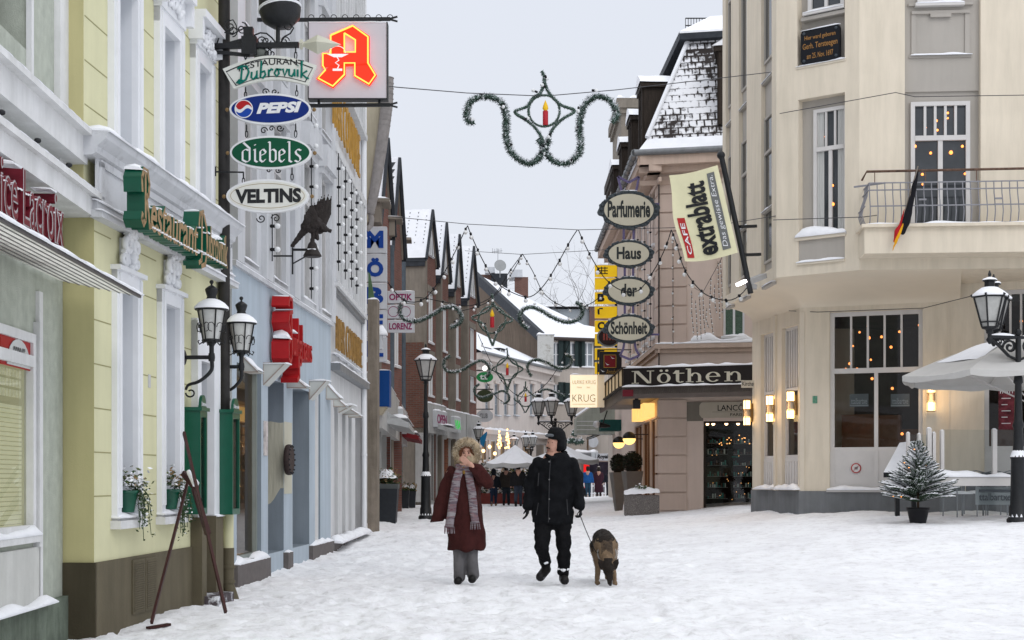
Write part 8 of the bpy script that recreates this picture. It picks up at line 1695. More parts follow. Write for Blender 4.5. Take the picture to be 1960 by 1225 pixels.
candle_garland(25, [[(1037,136),(1042,148),(1041,160),(1034,178),(1020,188),(1008,204),(985,214),(1008,230),(1024,244),(1036,262),(1044,285)], [(1042,158),(1050,176),(1062,190),(1076,202),(1100,212),(1076,228),(1060,244),(1050,264),(1042,290)]], (1041.5,212,30),
 [[(908,234),(897,232),(893,218),(897,200),(912,187),(932,184),(952,190),(965,206),(969,232),(969,262),(977,288),(992,303),(1012,313),(1030,304),(1041,286),(1051,268)], [(1031,264),(1041,282),(1052,300),(1070,311),(1090,309),(1107,294),(1112,272),(1109,245),(1113,215),(1123,195),(1142,183),(1163,187),(1177,203),(1180,222),(1171,232)]],
 (1044,191,213,240,10.5), 'nearest candle garland, hanging high against the sky')
candle_garland(35, [[(941,562),(943,578),(932,596),(903,608),(925,620),(934,640),(943,662)], [(943,578),(955,595),(981,612),(960,622),(950,640),(943,662)]], (942,612,26),
 [[(778,575),(768,582),(765,598),(775,611),(797,615),(825,604),(848,590),(868,588),(880,598),(884,611),(876,621),(862,627)], [(1011,628),(998,618),(995,602),(1004,590),(1022,588),(1042,597),(1062,609),(1086,616),(1106,611),(1115,598),(1113,584),(1102,578)]],
 (942,591,607,627,8), 'second candle garland, above the snowy roofs at the street end', .05)
candle_garland(48, [[(970,666),(971,682),(960,695),(942,707),(960,718),(968,735),(971,750)], [(971,682),(982,695),(1001,706),(984,718),(975,735),(971,750)]], (971,706,21),
 [[(862,681),(852,687),(849,700),(858,711),(880,710),(903,697),(921,690),(934,698),(937,712),(930,722)], [(1018,720),(1010,708),(1012,694),(1028,688),(1048,694),(1068,704),(1086,703),(1095,691),(1091,681),(1082,679)]],
 (971,693,705,718,5.5), 'third candle garland, in front of the shuttered house', .055, .06, 500)
candle_garland(60, [[(1006,730),(1005,742),(998,752),(984,763),(996,773),(1005,790)], [(1006,742),(1014,752),(1028,763),(1016,773),(1006,790)]], (1006,763,15),
 [[(918,735),(909,742),(910,755),(924,761),(945,754),(962,748),(973,755),(974,766),(963,773)], [(1040,775),(1031,762),(1034,749),(1048,745),(1066,752),(1082,758)]],
 (1006,751,760,769,4.5), 'fourth and farthest candle garland, low beside the three headed lamp', .055, .06, 400)
def cable(pts, label, r=.008, n=8):
 mb = MB(); mb.tube([Vector(p) for p in pts], r, 5); tag(mb.build('span_cable', mat('grey_cable', (.06,.06,.065), .6), loc=Vector(pts[0])), label, 'cable', 'thin cables across the street')
cable([P(700,160,20.5), P(760,167,21.5), P(893,178,24.5), P(1042,184,25), P(1180,172,26), P(1400,147,28.4), P(1476,138,28.7)], 'thin cable from the pharmacy sign to the cafe carrying the nearest candle garland')
cable([P(752,415,33), P(895,429,34), P(1107,440,34), P(1285,436,34), P(1380,430,32), P(1487,413,28.8)], 'thin cable holding the swags of party bulbs')
cable([U2.p(.1, U2.pz(1503,217), .05), U2.p(2.6, U2.pz(1600,203), .25), U3.p(1.0, U3.pz(1700,194), .3), U3.p(5.6, U3.pz(1950,189), .2)], 'cable along the upper floor of the cream house')
cable([L1.p(L1.L-.4, ZL2-.02, .1), L2.p(.4, ZL2-.12, .1), L2.p(2.6, ZL2-.13, .15), L2.p(4.0, ZL2+.15, .35)], 'cable under the curved bay of the cream house')
cable([P(890,480,46), P(1000,487,42), P(1160,478,42)], 'far thin cable above the roofs')
cable([U2.p(-.05, U2.pz(1495,420), .04), U2.p(2, U2.pz(1600,428), .35), U3.p(.3, U3.pz(1655,416), .2)], 'short slack cable under the first floor window')
def swag(pts, Z, label, step=.42, sc=1.5): string_lights(smoothp([P(x, y, Z if not isinstance(Z, tuple) else Z[0]+(Z[1]-Z[0])*i/(len(pts)-1)) for i, (x, y) in enumerate(pts)], 4), step, label, 'swags of party bulbs over the street', sc, cable=.012)
swag([(708,400),(712,440),(725,500),(742,540),(775,575),(812,572),(845,530),(872,480),(888,445),(895,432)], (33,34), 'bulb swag dropping over the furniture sign at left')
swag([(895,432),(904,455),(925,500),(950,540),(985,562),(1015,568),(1042,545),(1070,500),(1092,460),(1105,440)], 34, 'bulb swag hanging over the roofs in the street centre')
swag([(1107,440),(1118,465),(1136,500),(1160,535),(1190,556),(1222,556),(1250,520),(1272,478),(1285,440)], 34, 'bulb swag crossing the oval signs')
swag([(1285,440),(1296,470),(1310,515),(1335,550),(1360,568),(1400,574),(1430,550),(1450,500),(1465,455),(1472,420)], (34,30), 'bulb swag ending at the cafe beside the leaning pole')
swag([(742,596),(790,570),(850,578),(900,585),(945,565),(975,520),(1000,486)], 42, 'farther bulb swag climbing to its peak above the roof aerial', .5, 1.3)
swag([(1000,486),(1020,520),(1040,560),(1070,583),(1105,590),(1140,575),(1170,545)], 42, 'farther bulb swag falling from its peak to the yellow sign', .5, 1.3)
swag([(1000,486),(990,505),(965,545),(930,580),(880,596)], 42.5, 'third far bulb swag in front of the brown gable', .5, 1.2)
swag([(915,640),(938,690),(965,735),(1000,760),(1040,740),(1070,700),(1090,655)], 55, 'distant bulb swag before the shuttered house', .8, 1.3)
swag([(925,720),(950,760),(985,775),(1010,740)], 62, 'most distant bulb swag low over the pink house', .9, 1.3)
for k, (px, ya, yb) in enumerate(((1289,450,662),)): string_lights([FN.p(FN.pu(px), FN.pz(px, y_), .12) for y_ in (ya, (ya+yb)/2, yb)], .36, 'vertical bulb string on the corner quoins of the rose house', 'vertical bulb strings on the facades', .9)
for k, u in enumerate((SL-1.2, SL-2.9, SL-5.0, SL-7.6)): string_lights([FNS.p(u, z, .12) for z in (4.9, 7, 9.6)], .42, ('bulb string on the rose side wall nearest the corner','second bulb string on the rose side wall','third bulb string on the rose side wall','farthest bulb string on the rose side wall')[k], 'vertical bulb strings on the facades', 1.2, FNS.n)
ic = [(1324,556,640),(1331,575,650),(1338,560,648),(1346,568,640),(1353,590,628),(1361,530,640),(1368,545,600),(1374,500,612),(1379,498,600)]
for k, (px, ya, yb) in enumerate(ic): string_lights([P(px, ya, 38.6), P(px+3*math.sin(k), (ya+yb)/2, 38.6), P(px+4, yb, 38.6)], .13, 'short icicle bulb string number %s from the left over the black sign board' % ('one two three four five six seven eight nine'.split()[k]), 'icicle bulb strings hanging in front of the rose wall', .62, cable=.006)
cable([P(1318,545,38.6), P(1345,560,38.6), P(1381,495,38.6), P(1383,470,38)], 'thin cable the icicle bulb strings hang from')
# ================================================================ TERRACE AND PARASOLS FAR DOWN THE STREET
def parasol(px, Z, rp, yap, yrim, label):
 s_ = Z/F; X = (px-CX)*s_; r = rp*s_; za, zr_ = EYE+(HOR-yap)*s_, EYE+(HOR-yrim)*s_; t = thing('market_parasol', label, 'parasol', (X, Z, gz(X,Z)), 'snow covered market parasols'); mb = MB(); n = 8
 rg = [Vector((X+r*math.cos(2*math.pi*k/n+.39), Z+r*math.sin(2*math.pi*k/n+.39), zr_)) for k in range(n)]; ap_ = Vector((X, Z, za))
 for k in range(n): a, b = rg[k], rg[(k+1)%n]; f_ = lambda x, y: ap_*(1-y)+(a*(1-x)+b*x)*y+Vector((0,0,-.06*math.sin(math.pi*y)-.05*math.sin(math.pi*x)*y)); mb.sheet(f_, 5, 5, mi=0); mb.sheet(lambda x, y: f_(x,1)+Vector((0,0,-.17*y-.03*math.sin(x*6.3)*y)), 5, 1, mi=1)
 mb.build('canopy', [SNOW, mat('parasol_fabric', (.50,.50,.49), .8, .1)], t); mb = MB(); mb.tube([Vector((X, Z, gz(X,Z)-.05)), ap_+Vector((0,0,.15))], .03, 6); mb.build('pole', ZINC, t)
parasol(986, 58, 60, 851, 886, 'snow covered parasol left of the man, over the dark walkers'); parasol(1078, 60, 72, 850, 879, 'snow covered parasol half hidden behind the man')
t = thing('hedge_planter', 'dark red planter trough with a snowy hedge behind the walkers', 'planter', P(965, 966, 62)); fr = Fr(Q(905, 62), d=(1,0)); w_ = 108*62/F
MB().box(fr, 0, w_, .05, .62, -.6, 0).build('trough', mat('brick_red_trough', (.14,.03,.025), .7, .2, 5), t); mb = MB(); leaves(mb, lambda r: fr.p(r.uniform(0,w_), .6+abs(r.gauss(.45,.38)), -.3+r.gauss(0,.15)), .09, 2600, [0,0,1,2,2], 8); mb.build('hedge', [mat('dark_hedge', (.03,.045,.025), .8, .4), LEAF2, SNOW], t)
t = thing('picket_fence', 'white picket fence in front of the far shops', 'fence', P(1130, 960, 83)); fr = Fr(Q(1100, 83.5), d=(1,0)); mb = MB()
for k in range(17): u = k*.16; mb.poly(fr, [(u,.1),(u+.09,.1),(u+.09,.95),(u+.045,1.05),(u,.95)], -.03, 0)
mb.box(fr, 0, 2.7, .35, .42, -.06, -.03).box(fr, 0, 2.7, .78, .85, -.06, -.03); mb.build('pickets', WHITE, t)
t = thing('blue_banner', 'blue triangular banner beside the fur hood, in front of the far shops', 'banner', P(932, 850, 64)); fr = Fr(Q(920, 64), d=(1,0)); mb = MB(); mb.poly(fr, [fr.px(*q) for q in ((919,838),(931,826),(933,828),(926,856),(919,850))][::-1], -.02, 0) ; mb.build('cloth', mat('banner_blue', (.02,.20,.42), .7, .1), t)
t = thing('fairy_tree_lights', 'two cones of warm fairy lights in the pink house shop windows', 'fairy lights', P(962, 860, 78)); mb = MB(); random.seed(9)
for px in (956, 971):
 for k in range(26): z = random.random(); mb.ball(P(px+random.uniform(-5,5)*(1-z), 858-36*z, 77), .045, 5)
mb.build('bulbs', WARM('far_glow', 5, (1,.5,.16)), t)
mb = MB()
for x, y in ((937,855),(947,868),(905,832),(1004,878),(1010,880),(925,863)): mb.ball(P(x, y, 76), .10, 7)
mb.build('lamp', WARM('far_lamp', 4, (1,.6,.25)), t)
for px, py, w__, h__, cc in ((1100, 846, 9, 22, 0), (1090, 856, 16, 9, 1)): pass
t = thing('garland_sign', 'green fir garland spelling letters over the far shops right of the man', 'garland', P(1100, 842, 76)); mb = MB(); garland(mb, [P(1086,846,76), P(1095,843,76), P(1105,846,76), P(1116,843,76)], .18, 3, 160, .16); garland(mb, [P(1096,834,76), P(1101,826,76), P(1106,833,76)], .15, 4, 160, .15); mb.build('greenery', [GAR, GAR2, SNOW], t)
# ================================================================ PEOPLE
SKINM = mat('skin', (.50,.28,.21), .55, .12, 14, .05, 80); HAIR = mat('auburn_hair', (.12,.045,.02), .6, .3, 30);
def walker(px, Z, yf, yt, label, coat, trou, boots, hat=None, longc=.52, hood=False, arm=.10, hair=(.02,.015,.012), step=.12, lean=0., face=1):
 s_ = Z/F; X = (px-CX)*s_; g0 = EYE+(HOR-yf)*s_; Hh = (yf-yt)*s_; t = thing('person', label, 'person', (X, Z, g0), 'walkers far down the street'); q = lambda x, y, z: (X+x*Hh/1.72, Z+y*Hh/1.72, g0+z*Hh/1.72); k = Hh/1.72
 mb = MB(); capsule(mb, q(0,0,1.56), q(0,-.01*face,1.64), .085*k, .09*k); capsule(mb, q(0,.02,1.40), q(0,.02,1.55), .05*k, .045*k); capsule(mb, q(0,0,.95), q(0,0,1.35), .13*k, .15*k)
 for sx in (-1, 1):
  capsule(mb, q(sx*.09,0,.9), q(sx*.09,sx*step*.5,.5), .085*k, .06*k); capsule(mb, q(sx*.09,sx*step*.5,.5), q(sx*.10,sx*step,.08), .06*k, .045*k)
  capsule(mb, q(sx*.19,0,1.34), q(sx*.26,.02,1.06), .05*k, .045*k); capsule(mb, q(sx*.26,.02,1.06), q(sx*(.26+arm*.3),-.04,.82), .042*k, .035*k); capsule(mb, q(sx*(.26+arm*.3),-.04,.82), q(sx*(.265+arm*.3),-.05,.74), .035*k, .028*k)
 skin(mb, 'body', SKINM, t, voxel=.03, smooth=3)
 mb = MB(); zb = 1.40-longc*1.15; loft(mb, [(*q(0,0,1.46)[:2], q(0,0,1.46)[2], .08*k, .08*k), (*q(0,0,1.38)[:2], q(0,0,1.38)[2], .20*k, .13*k), (*q(0,0,1.25)[:2], q(0,0,1.25)[2], .235*k, .15*k), (*q(0,0,1.0)[:2], q(0,0,1.0)[2], .225*k, .155*k), (*q(0,0,zb)[:2], q(0,0,zb)[2], (.24+.05*(longc>.7))*k, .18*k)], 18)
 for sx in (-1, 1): capsule(mb, q(sx*.19,0,1.34), q(sx*.27,.02,1.06), .075*k, .068*k); capsule(mb, q(sx*.27,.02,1.06), q(sx*(.27+arm*.3),-.04,.84), .066*k, .055*k)
 if hood: capsule(mb, q(0,-.03,1.52), q(0,-.035,1.63), .12*k, .125*k)
 skin(mb, 'coat', coat, t, voxel=.032, smooth=4, fold=.02, fscale=6)
 mb = MB()
 for sx in (-1, 1): capsule(mb, q(sx*.09,0,.88), q(sx*.09,sx*step*.5,.5), .10*k, .08*k); capsule(mb, q(sx*.09,sx*step*.5,.5), q(sx*.10,sx*step,.10), .078*k, .06*k)
 skin(mb, 'trousers', trou, t, voxel=.03, smooth=3, fold=.012, fscale=9)
 for sx in (-1, 1): mb = MB(); capsule(mb, q(sx*.10,sx*step,.2), q(sx*.10,sx*step,.06), .055*k, .055*k); capsule(mb, q(sx*.10,sx*step-.04,.05), q(sx*.105,sx*step+.12*face,.045), .05*k, .042*k); skin(mb, 'boot', boots, t, voxel=.022, smooth=2)
 if hat: mb = MB(); capsule(mb, q(0,.01,1.64), q(0,.01,1.69), .105*k, .09*k); skin(mb, 'hat', hat, t, voxel=.022, smooth=2)
 if not hood: mb = MB(); capsule(mb, q(0,-.025,1.55), q(0,-.02,1.655), .095*k, .10*k); skin(mb, 'hair', mat('dark_hair', hair, .7), t, voxel=.022, smooth=2)
cl = lambda n, c: mat(n, c, .85, .25, 9, .2, 30)
walker(945, 58, 969, 898, 'small walker in a dark hooded jacket and beige boots, leftmost in the distance', cl('navy_jacket',(.010,.012,.018)), cl('jeans_dark',(.012,.022,.045)), cl('beige_boot',(.25,.17,.11)), hood=True, longc=.45)
walker(969, 58.5, 968, 890, 'walker in a grey brown coat and black cap, second from left in the distance', cl('brown_coat',(.05,.042,.035)), cl('slate_trousers',(.025,.035,.045)), cl('black_shoe',(.01,.01,.01)), hat=cl('black_cap',(.008,.008,.008)), longc=.55)
walker(992, 57, 970, 887, 'tall walker in a black jacket right beside the man in the distance', cl('black_jacket',(.012,.012,.013)), cl('grey_jeans',(.035,.045,.065)), cl('black_shoe',()), hat=cl('grey_cap',(.03,.03,.03)), longc=.50)
walker(1125, 80, 953, 893, 'walker in a bright blue jacket and jeans, right of the man', cl('bright_blue',(.012,.085,.27)), cl('jeans_blue',(.02,.06,.10)), cl('black_shoe',()), longc=.50, hood=False)
walker(1146, 81, 951, 894, 'walker in a long maroon coat and white knitted hat beside the blue jacket', cl('plum_coat',(.045,.015,.025)), cl('plum_trousers',(.02,.01,.012)), cl('black_shoe',()), hat=cl('white_knit',(.6,.55,.5)), longc=.98)
walker(1165, 80, 951, 899, 'dark clothed walker with arms out, rightmost by the picket fence', cl('ink_jacket',(.012,.014,.022)), cl('ink_trousers',(.012,.014,.020)), cl('black_shoe',()), hood=True, longc=.42, arm=.5)
ZM = 17.1
def G(px, py, dy=0.): return P(px, py, ZM) + Vector((0, dy, 0))      # a point of the couple, dy behind (+) or before (-) their plane
def chainc(mb, pts, rs, fy=1., n=14):
 for a, b, r0, r1 in zip(pts, pts[1:], rs, rs[1:]): capsule(mb, a, b, r0, r1, n, fy=fy)
def hand(mb, wrist, palm_dir, side_dir, s=1., curl=.5, n=8):
 w = Vector(wrist); d = Vector(palm_dir).normalized(); s_ = Vector(side_dir); s_ = (s_-d*s_.dot(d)).normalized(); nn = d.cross(s_).normalized()
 for k in (-1.3, -.4, .5, 1.3): capsule(mb, w+s_*k*.008*s, w+d*.075*s+s_*k*.020*s, .014*s, .013*s, n)
 for k, L_ in ((-1.5,.060), (-.5,.072), (.5,.068), (1.5,.052)):
  b = w+d*.078*s+s_*k*.0175*s; d1 = (d*math.cos(curl)+nn*math.sin(curl)).normalized(); d2 = (d*math.cos(2.2*curl)+nn*math.sin(2.2*curl)).normalized(); d3 = (d*math.cos(3.2*curl)+nn*math.sin(3.2*curl)).normalized()
  p1 = b+d1*L_*.45*s; p2 = p1+d2*L_*.33*s; p3 = p2+d3*L_*.25*s; capsule(mb, b, p1, .0098*s, .0092*s, n); capsule(mb, p1, p2, .0092*s, .0085*s, n); capsule(mb, p2, p3, .0085*s, .0072*s, n)
 b = w+d*.028*s-s_*.026*s; t1 = b+(d*.7-s_*.75+nn*.3).normalized()*.036*s; t2 = t1+(d*.9-s_*.2+nn*.5).normalized()*.030*s; capsule(mb, b, t1, .0125*s, .011*s, n); capsule(mb, t1, t2, .011*s, .0085*s, n)
BLKC = mat('black_winter_cloth', (.008,.0085,.010), .85, .35, 7, .25, 40, spec=.08); BLKT = mat('black_trousers', (.008,.008,.009), .85, .3, 9, .2, 50, spec=.08); GLV = mat('black_glove', (.007,.007,.008), .6, .2, 20)
man = thing('person', 'man in black winter jacket and ear flap cap, looking aside, holding a leash', 'person', G(1062, 1115))
mb = MB()
loft(mb, [(*G(1060,833)[:2], G(0,833).z, .03,.035), (*G(1060,838)[:2], G(0,838).z, .070,.080), (*G(1060,846)[:2], G(0,846).z, .082,.095), (*G(1059,855)[:2], G(0,855).z, .078,.090), (*G(1057,863)[:2], G(0,863).z, .062,.075), (*G(1055,869)[:2], G(0,869).z, .035,.05)], 20)
capsule(mb, G(1051,849,-.03), G(1046.5,854,-.035), .012, .014); capsule(mb, G(1051,843,-.03), G(1051,846,-.05), .018, .015)      # nose, brow
capsule(mb, G(1051,865,-.03), G(1053,868,-.02), .022, .024); capsule(mb, G(1049,858.5,-.03), G(1049.5,861.5,-.03), .014, .014); capsule(mb, G(1056,857,-.06), G(1058,862,-.05), .03, .03)
capsule(mb, G(1064,862,.02), G(1064,885,.03), .058, .065); chainc(mb, [G(1061,885), G(1060,940), G(1058,990)], [.15,.14,.15], .8)
for pts in ([G(1075,995), G(1078,1048,-.03), G(1079,1100,.02)], [G(1042,995), G(1037,1045,-.18), G(1045,1078,.02)]): chainc(mb, pts, [.06,.045,.035])
for pts in ([G(1030,888), G(1015,932,.02), G(1011,968,-.02)], [G(1096,890), G(1107,935,.03), G(1109,968,-.06)]): chainc(mb, pts, [.055,.045,.035])
skin(mb, 'body', SKINM, man, voxel=.009, smooth=2)
mb = MB()
for x, y, d in ((1050,847.5,-.055), (1057,847.5,-.083)): mb.ball(G(x, y, d), .0095, 8)
mb.build('eyes', mat('eye_dark', (.02,.015,.012), .2), man)
mb = MB(); chainc(mb, [G(1045.5,857.5,-.03), G(1047,857,-.055), G(1052,859,-.08)], [.006,.010,.006]); skin(mb, 'moustache', mat('moustache_brown', (.035,.02,.014), .8), man, voxel=.004, smooth=1)
mb = MB(); chainc(mb, [G(1046,861.2,-.035), G(1050,861.8,-.068)], [.004,.005]); mb.build('lips', mat('lips', (.33,.12,.10), .5), man)
mb = MB(); rings = [(1070,868,.092,.095),(1067,873,.125,.115),(1065,879,.185,.13),(1063,887,.235,.142),(1061,905,.243,.15),(1059,940,.236,.155),(1058,970,.248,.160),(1058,996,.252,.165),(1057,1002,.250,.163)]
loft(mb, [(*G(x,y)[:2], G(0,y).z, rx, ry) for x, y, rx, ry in rings], 28)
chainc(mb, [G(1031,888), G(1016,930,.03), G(1012,968,-.02)], [.088,.082,.062]); chainc(mb, [G(1095,890), G(1107,933,.04), G(1109,968,-.06)], [.090,.084,.064])
skin(mb, 'jacket', BLKC, man, voxel=.011, smooth=4, fold=.030, fscale=8, fz=1.0)
mb = MB(); chainc(mb, [G(1046,872,-.07), G(1054,877,-.12), G(1066,876,-.11), G(1078,870,-.06)], [.024,.028,.028,.024]); chainc(mb, [G(1078,870,-.06), G(1082,867,.03), G(1070,864,.09), G(1050,867,.06)], [.03,.03,.03,.03]); skin(mb, 'collar', BLKC, man, voxel=.009, smooth=2)
mb = MB(); mb.tube([G(1053,880,-.150), G(1051,910,-.172), G(1050,950,-.176), G(1049,999,-.185)], .0055, 5); mb.build('zip', mat('zip_grey', (.05,.05,.055), .4, metal=.5), man)
mb = MB()
for y in (884, 918, 955, 992): mb.lathe(G(1050.5, y, -.178), [(.010,0),(.010,.006),(.004,.008)], 10, axis=(0,-1,0))
mb.build('snap_button', mat('snap_metal', (.18,.18,.18), .3, metal=.7), man)
mb = MB(); mb.tube([G(1031,905,-.152), G(1029,930,-.158)], .005, 5); mb.tube([G(1084,955,-.155), G(1086,985,-.162)], .005, 5); mb.tube([G(1030,962,-.158), G(1026,985,-.160)], .005, 5); mb.build('pocket_seam', mat('seam_dark', (.04,.04,.043), .6), man)
mb = MB(); chainc(mb, [G(1076,998), G(1079,1046,-.03), G(1079,1095,.02)], [.108,.084,.075]); chainc(mb, [G(1041,998), G(1036,1044,-.18), G(1043,1074,-.02)], [.112,.088,.074]); chainc(mb, [G(1045,995), G(1074,995)], [.13,.13])
skin(mb, 'trousers', BLKT, man, voxel=.011, smooth=3, fold=.020, fscale=11, fz=1.1)
BOOT = mat('black_boot', (.012,.011,.011), .5, .3, 20, alt=(.6,.62,.65), altscale=12, altpos=.66, altw=.04)
mb = MB(); chainc(mb, [G(1079,1093,.02), G(1079,1106,.02)], [.062,.055]); chainc(mb, [G(1079,1108,.04), G(1080,1109.5,-.14)], [.058,.054], fy=1.); skin(mb, 'boot', BOOT, man, voxel=.009, smooth=2)
mb = MB(); chainc(mb, [G(1044,1072,-.02), G(1045,1086,.03)], [.062,.055]); chainc(mb, [G(1046,1090,.05), G(1034,1103,-.10)], [.058,.056]); skin(mb, 'boot', BOOT, man, voxel=.009, smooth=2)
mb = MB()
for pts in ([G(1070,1089,-.02), G(1079,1091,-.06), G(1088,1089,-.02)], [G(1034,1072,-.05), G(1043,1076,-.09), G(1053,1072,-.05)]): chainc(mb, pts, [.014,.022,.014])
skin(mb, 'snow_crust', SNOW, man, voxel=.008, smooth=1, fold=.012, fscale=30)
mb = MB(); hand(mb, G(1011,968,-.02), (-.12,-.1,-1), (.2,-1,0), 1.18, .28); skin(mb, 'glove', GLV, man, voxel=.0065, smooth=1)
mb = MB(); hand(mb, G(1110,970,-.06), (.08,-.1,-1), (-.2,-1,0), 1.18, .75); skin(mb, 'glove', GLV, man, voxel=.0065, smooth=1)
mb = MB(); loft(mb, [(*G(1063,817.5)[:2], G(0,817.5).z, .03,.03), (*G(1064,820)[:2], G(0,820).z, .075,.08), (*G(1065,828)[:2], G(0,828).z, .108,.115), (*G(1066,838)[:2], G(0,838).z, .112,.118), (*G(1067,842)[:2], G(0,842).z, .103,.11)], 22); chainc(mb, [G(1073,840,-.02), G(1073,853,-.035), G(1069,860,-.03)], [.055,.06,.035], fy=1.3); chainc(mb, [G(1078,842,.05), G(1078,856,.04)], [.05,.045])
skin(mb, 'cap', mat('cap_black', (.006,.006,.007), .9, .2, 20, .3, 80), man, voxel=.009, smooth=3)
mb = MB(); chainc(mb, [G(1058,834,-.08), G(1047,833,-.10)], [.022,.016], fy=1.6); chainc(mb, [G(1052,835,-.03), G(1045,834.5,-.06)], [.02,.014], fy=1.6); skin(mb, 'brim', mat('brim_grey', (.10,.11,.12), .6), man, voxel=.007, smooth=2)
MAR = mat('maroon_wool', (.048,.012,.011), .95, .3, 10, .4, 70); TRG = mat('grey_trousers', (.13,.125,.13), .8, .2, 8, .15, 60);
wom = thing('person', 'woman in a dark maroon coat with a fur hood and long striped scarf', 'person', G(890, 1115))
mb = MB()
loft(mb, [(*G(893,852)[:2], G(0,852).z, .03,.035), (*G(893,856)[:2], G(0,856).z, .065,.075), (*G(893,865)[:2], G(0,865).z, .077,.088), (*G(893,874)[:2], G(0,874).z, .072,.082), (*G(893,882)[:2], G(0,882).z, .052,.068), (*G(893,887)[:2], G(0,887).z, .03,.045)], 20)
capsule(mb, G(893,868,-.085), G(893,874,-.102), .010, .014); capsule(mb, G(889,864,-.075), G(897,864,-.075), .012, .012); capsule(mb, G(893,883,-.07), G(893,885,-.068), .02, .02); capsule(mb, G(887,872,-.066), G(899,872,-.066), .022, .022)
capsule(mb, G(893,884,.01), G(892,900,.02), .05, .055); chainc(mb, [G(890,905), G(889,960), G(889,1010)], [.13,.12,.14], .8)
for x in (880, 903): chainc(mb, [G(x,1005), G(x,1055), G(x,1103,.01)], [.06,.042,.028])
chainc(mb, [G(862,905), G(849,950,.02), G(842,985,-.03)], [.05,.04,.03]); chainc(mb, [G(920,908), G(931,925,-.12), G(901,889,-.24)], [.05,.042,.032])
hand(mb, G(899,888,-.235), (-.55,-.12,.42), (.25,.05,1), 1.08, .55)
skin(mb, 'body', SKINM, wom, voxel=.0075, smooth=1)
mb = MB();
for x in (888.5, 897.5): mb.ball(G(x, 867.3, -.080), .0095, 8)
mb.build('eyes', MATS['eye_dark'], wom)
mb = MB();
for x in (888.5, 897.5): chainc(mb, [G(x-3,864.3,-.083), G(x,863.3,-.09), G(x+3,864.3,-.083)], [.003,.005,.003])
mb.build('eyebrows', HAIR, wom)
mb = MB(); chainc(mb, [G(893,853,-.06), G(884,858,-.075), G(881,870,-.055), G(882,880,-.02)], [.022,.026,.022,.016]); chainc(mb, [G(893,853,-.06), G(901,858,-.07), G(905,870,-.05)], [.022,.022,.015]); skin(mb, 'hair', HAIR, wom, voxel=.008, smooth=1, fold=.01, fscale=60)
mb = MB(); rings = [(892,895,.08,.085),(890,902,.15,.115),(888,909,.200,.13),(888,925,.215,.142),(888,955,.215,.15),(889,990,.222,.158),(891,1020,.228,.165),(892,1045,.226,.168),(892,1052,.222,.166)]
loft(mb, [(*G(x,y)[:2], G(0,y).z, rx, ry) for x, y, rx, ry in rings], 28)
chainc(mb, [G(864,905), G(851,945,.03), G(842,975,-.03), G(837,1000,-.035)], [.085,.088,.082,.078]); chainc(mb, [G(917,908), G(931,922,-.10), G(916,903,-.19), G(906,893,-.215)], [.09,.088,.072,.058])
skin(mb, 'coat', MAR, wom, voxel=.011, smooth=3, fold=.034, fscale=8, fz=.55, post=lambda v: Vector((v.x, v.y, max(v.z, G(0,998).z+.10*(v.x-G(840,0).x)))) if v.x < G(852,0).x else v)
mb = MB(); n = 26
for k in range(n):
 a, b = 2*math.pi*k/n, 2*math.pi*(k+1)/n; f_ = lambda a: G(894+19.5*math.cos(a), 867-21*math.sin(a), -.03-.04*math.sin(a)); capsule(mb, f_(a), f_(b), .047, .047, 10)
capsule(mb, G(893,866,.08), G(893,880,.06), .14, .15);
FUR = mat('tan_fur', (.46,.36,.24), .95, .4, 14, .3, 60); FUR2 = mat('pale_fur', (.68,.60,.47), .95, .3, 14); FUR3 = mat('brown_fur', (.20,.12,.06), .95, .3, 14)
skin(mb, 'fur_hood', FUR, wom, voxel=.014, smooth=2, fold=.02, fscale=22)
mb = MB(); rnd = random.Random(5)
for _ in range(5200):
 a = rnd.uniform(0, 6.283); bb = rnd.uniform(0, 6.283); c = G(894+19.5*math.cos(a), 867-21*math.sin(a), -.03-.04*math.sin(a)); rad = Vector((math.cos(a), 0, math.sin(a))); v = rad*math.cos(bb)+Vector((0,-1,0))*math.sin(bb)
 o = c+v*.042; e_ = (v+Vector((rnd.gauss(0,.5), rnd.gauss(0,.3), rnd.gauss(-.1,.5)))).normalized()*rnd.uniform(.018,.034); w = e_.cross(Vector((rnd.gauss(0,1), rnd.gauss(0,1), rnd.gauss(0,1)))).normalized()*.0028
 mb.add([o-w, o+w, o+e_], [(0,1,2)], rnd.choice((0,1,1,1,2)) if a < 3.3 or a > 6 else rnd.choice((0,0,1,2)))
mb.build('fur_strands', [FUR, FUR2, FUR3], wom)
mb = MB(); chainc(mb, [G(880,1040), G(879,1075,-.02), G(879,1104,.0)], [.080,.070,.074]); chainc(mb, [G(903,1040), G(904,1075,.0), G(905,1100,.03)], [.080,.070,.074]); skin(mb, 'trousers', TRG, wom, voxel=.012, smooth=3, fold=.016, fscale=9)
for x, y, d in ((878,1111,.0), (905,1108,.04)): mb = MB(); chainc(mb, [G(x,y-7,d), G(x,y-2,d)], [.052,.052]); chainc(mb, [G(x,y-1,d+.05), G(x-1,y-.5,d-.15)], [.052,.050]); skin(mb, 'boot', BOOT, wom, voxel=.009, smooth=2)
sc = bpy.data.materials.new('striped_scarf'); sc.use_nodes = True; n = sc.node_tree.nodes; l = sc.node_tree.links; tc = n.new('ShaderNodeTexCoord'); mp = n.new('ShaderNodeMapping'); mp.inputs['Scale'].default_value = (2,2,16); l.new(tc.outputs['Object'], mp.inputs[0]); nt = n.new('ShaderNodeTexNoise'); nt.inputs['Scale'].default_value = 1.2; nt.inputs['Detail'].default_value = 3; l.new(mp.outputs[0], nt.inputs['Vector'])
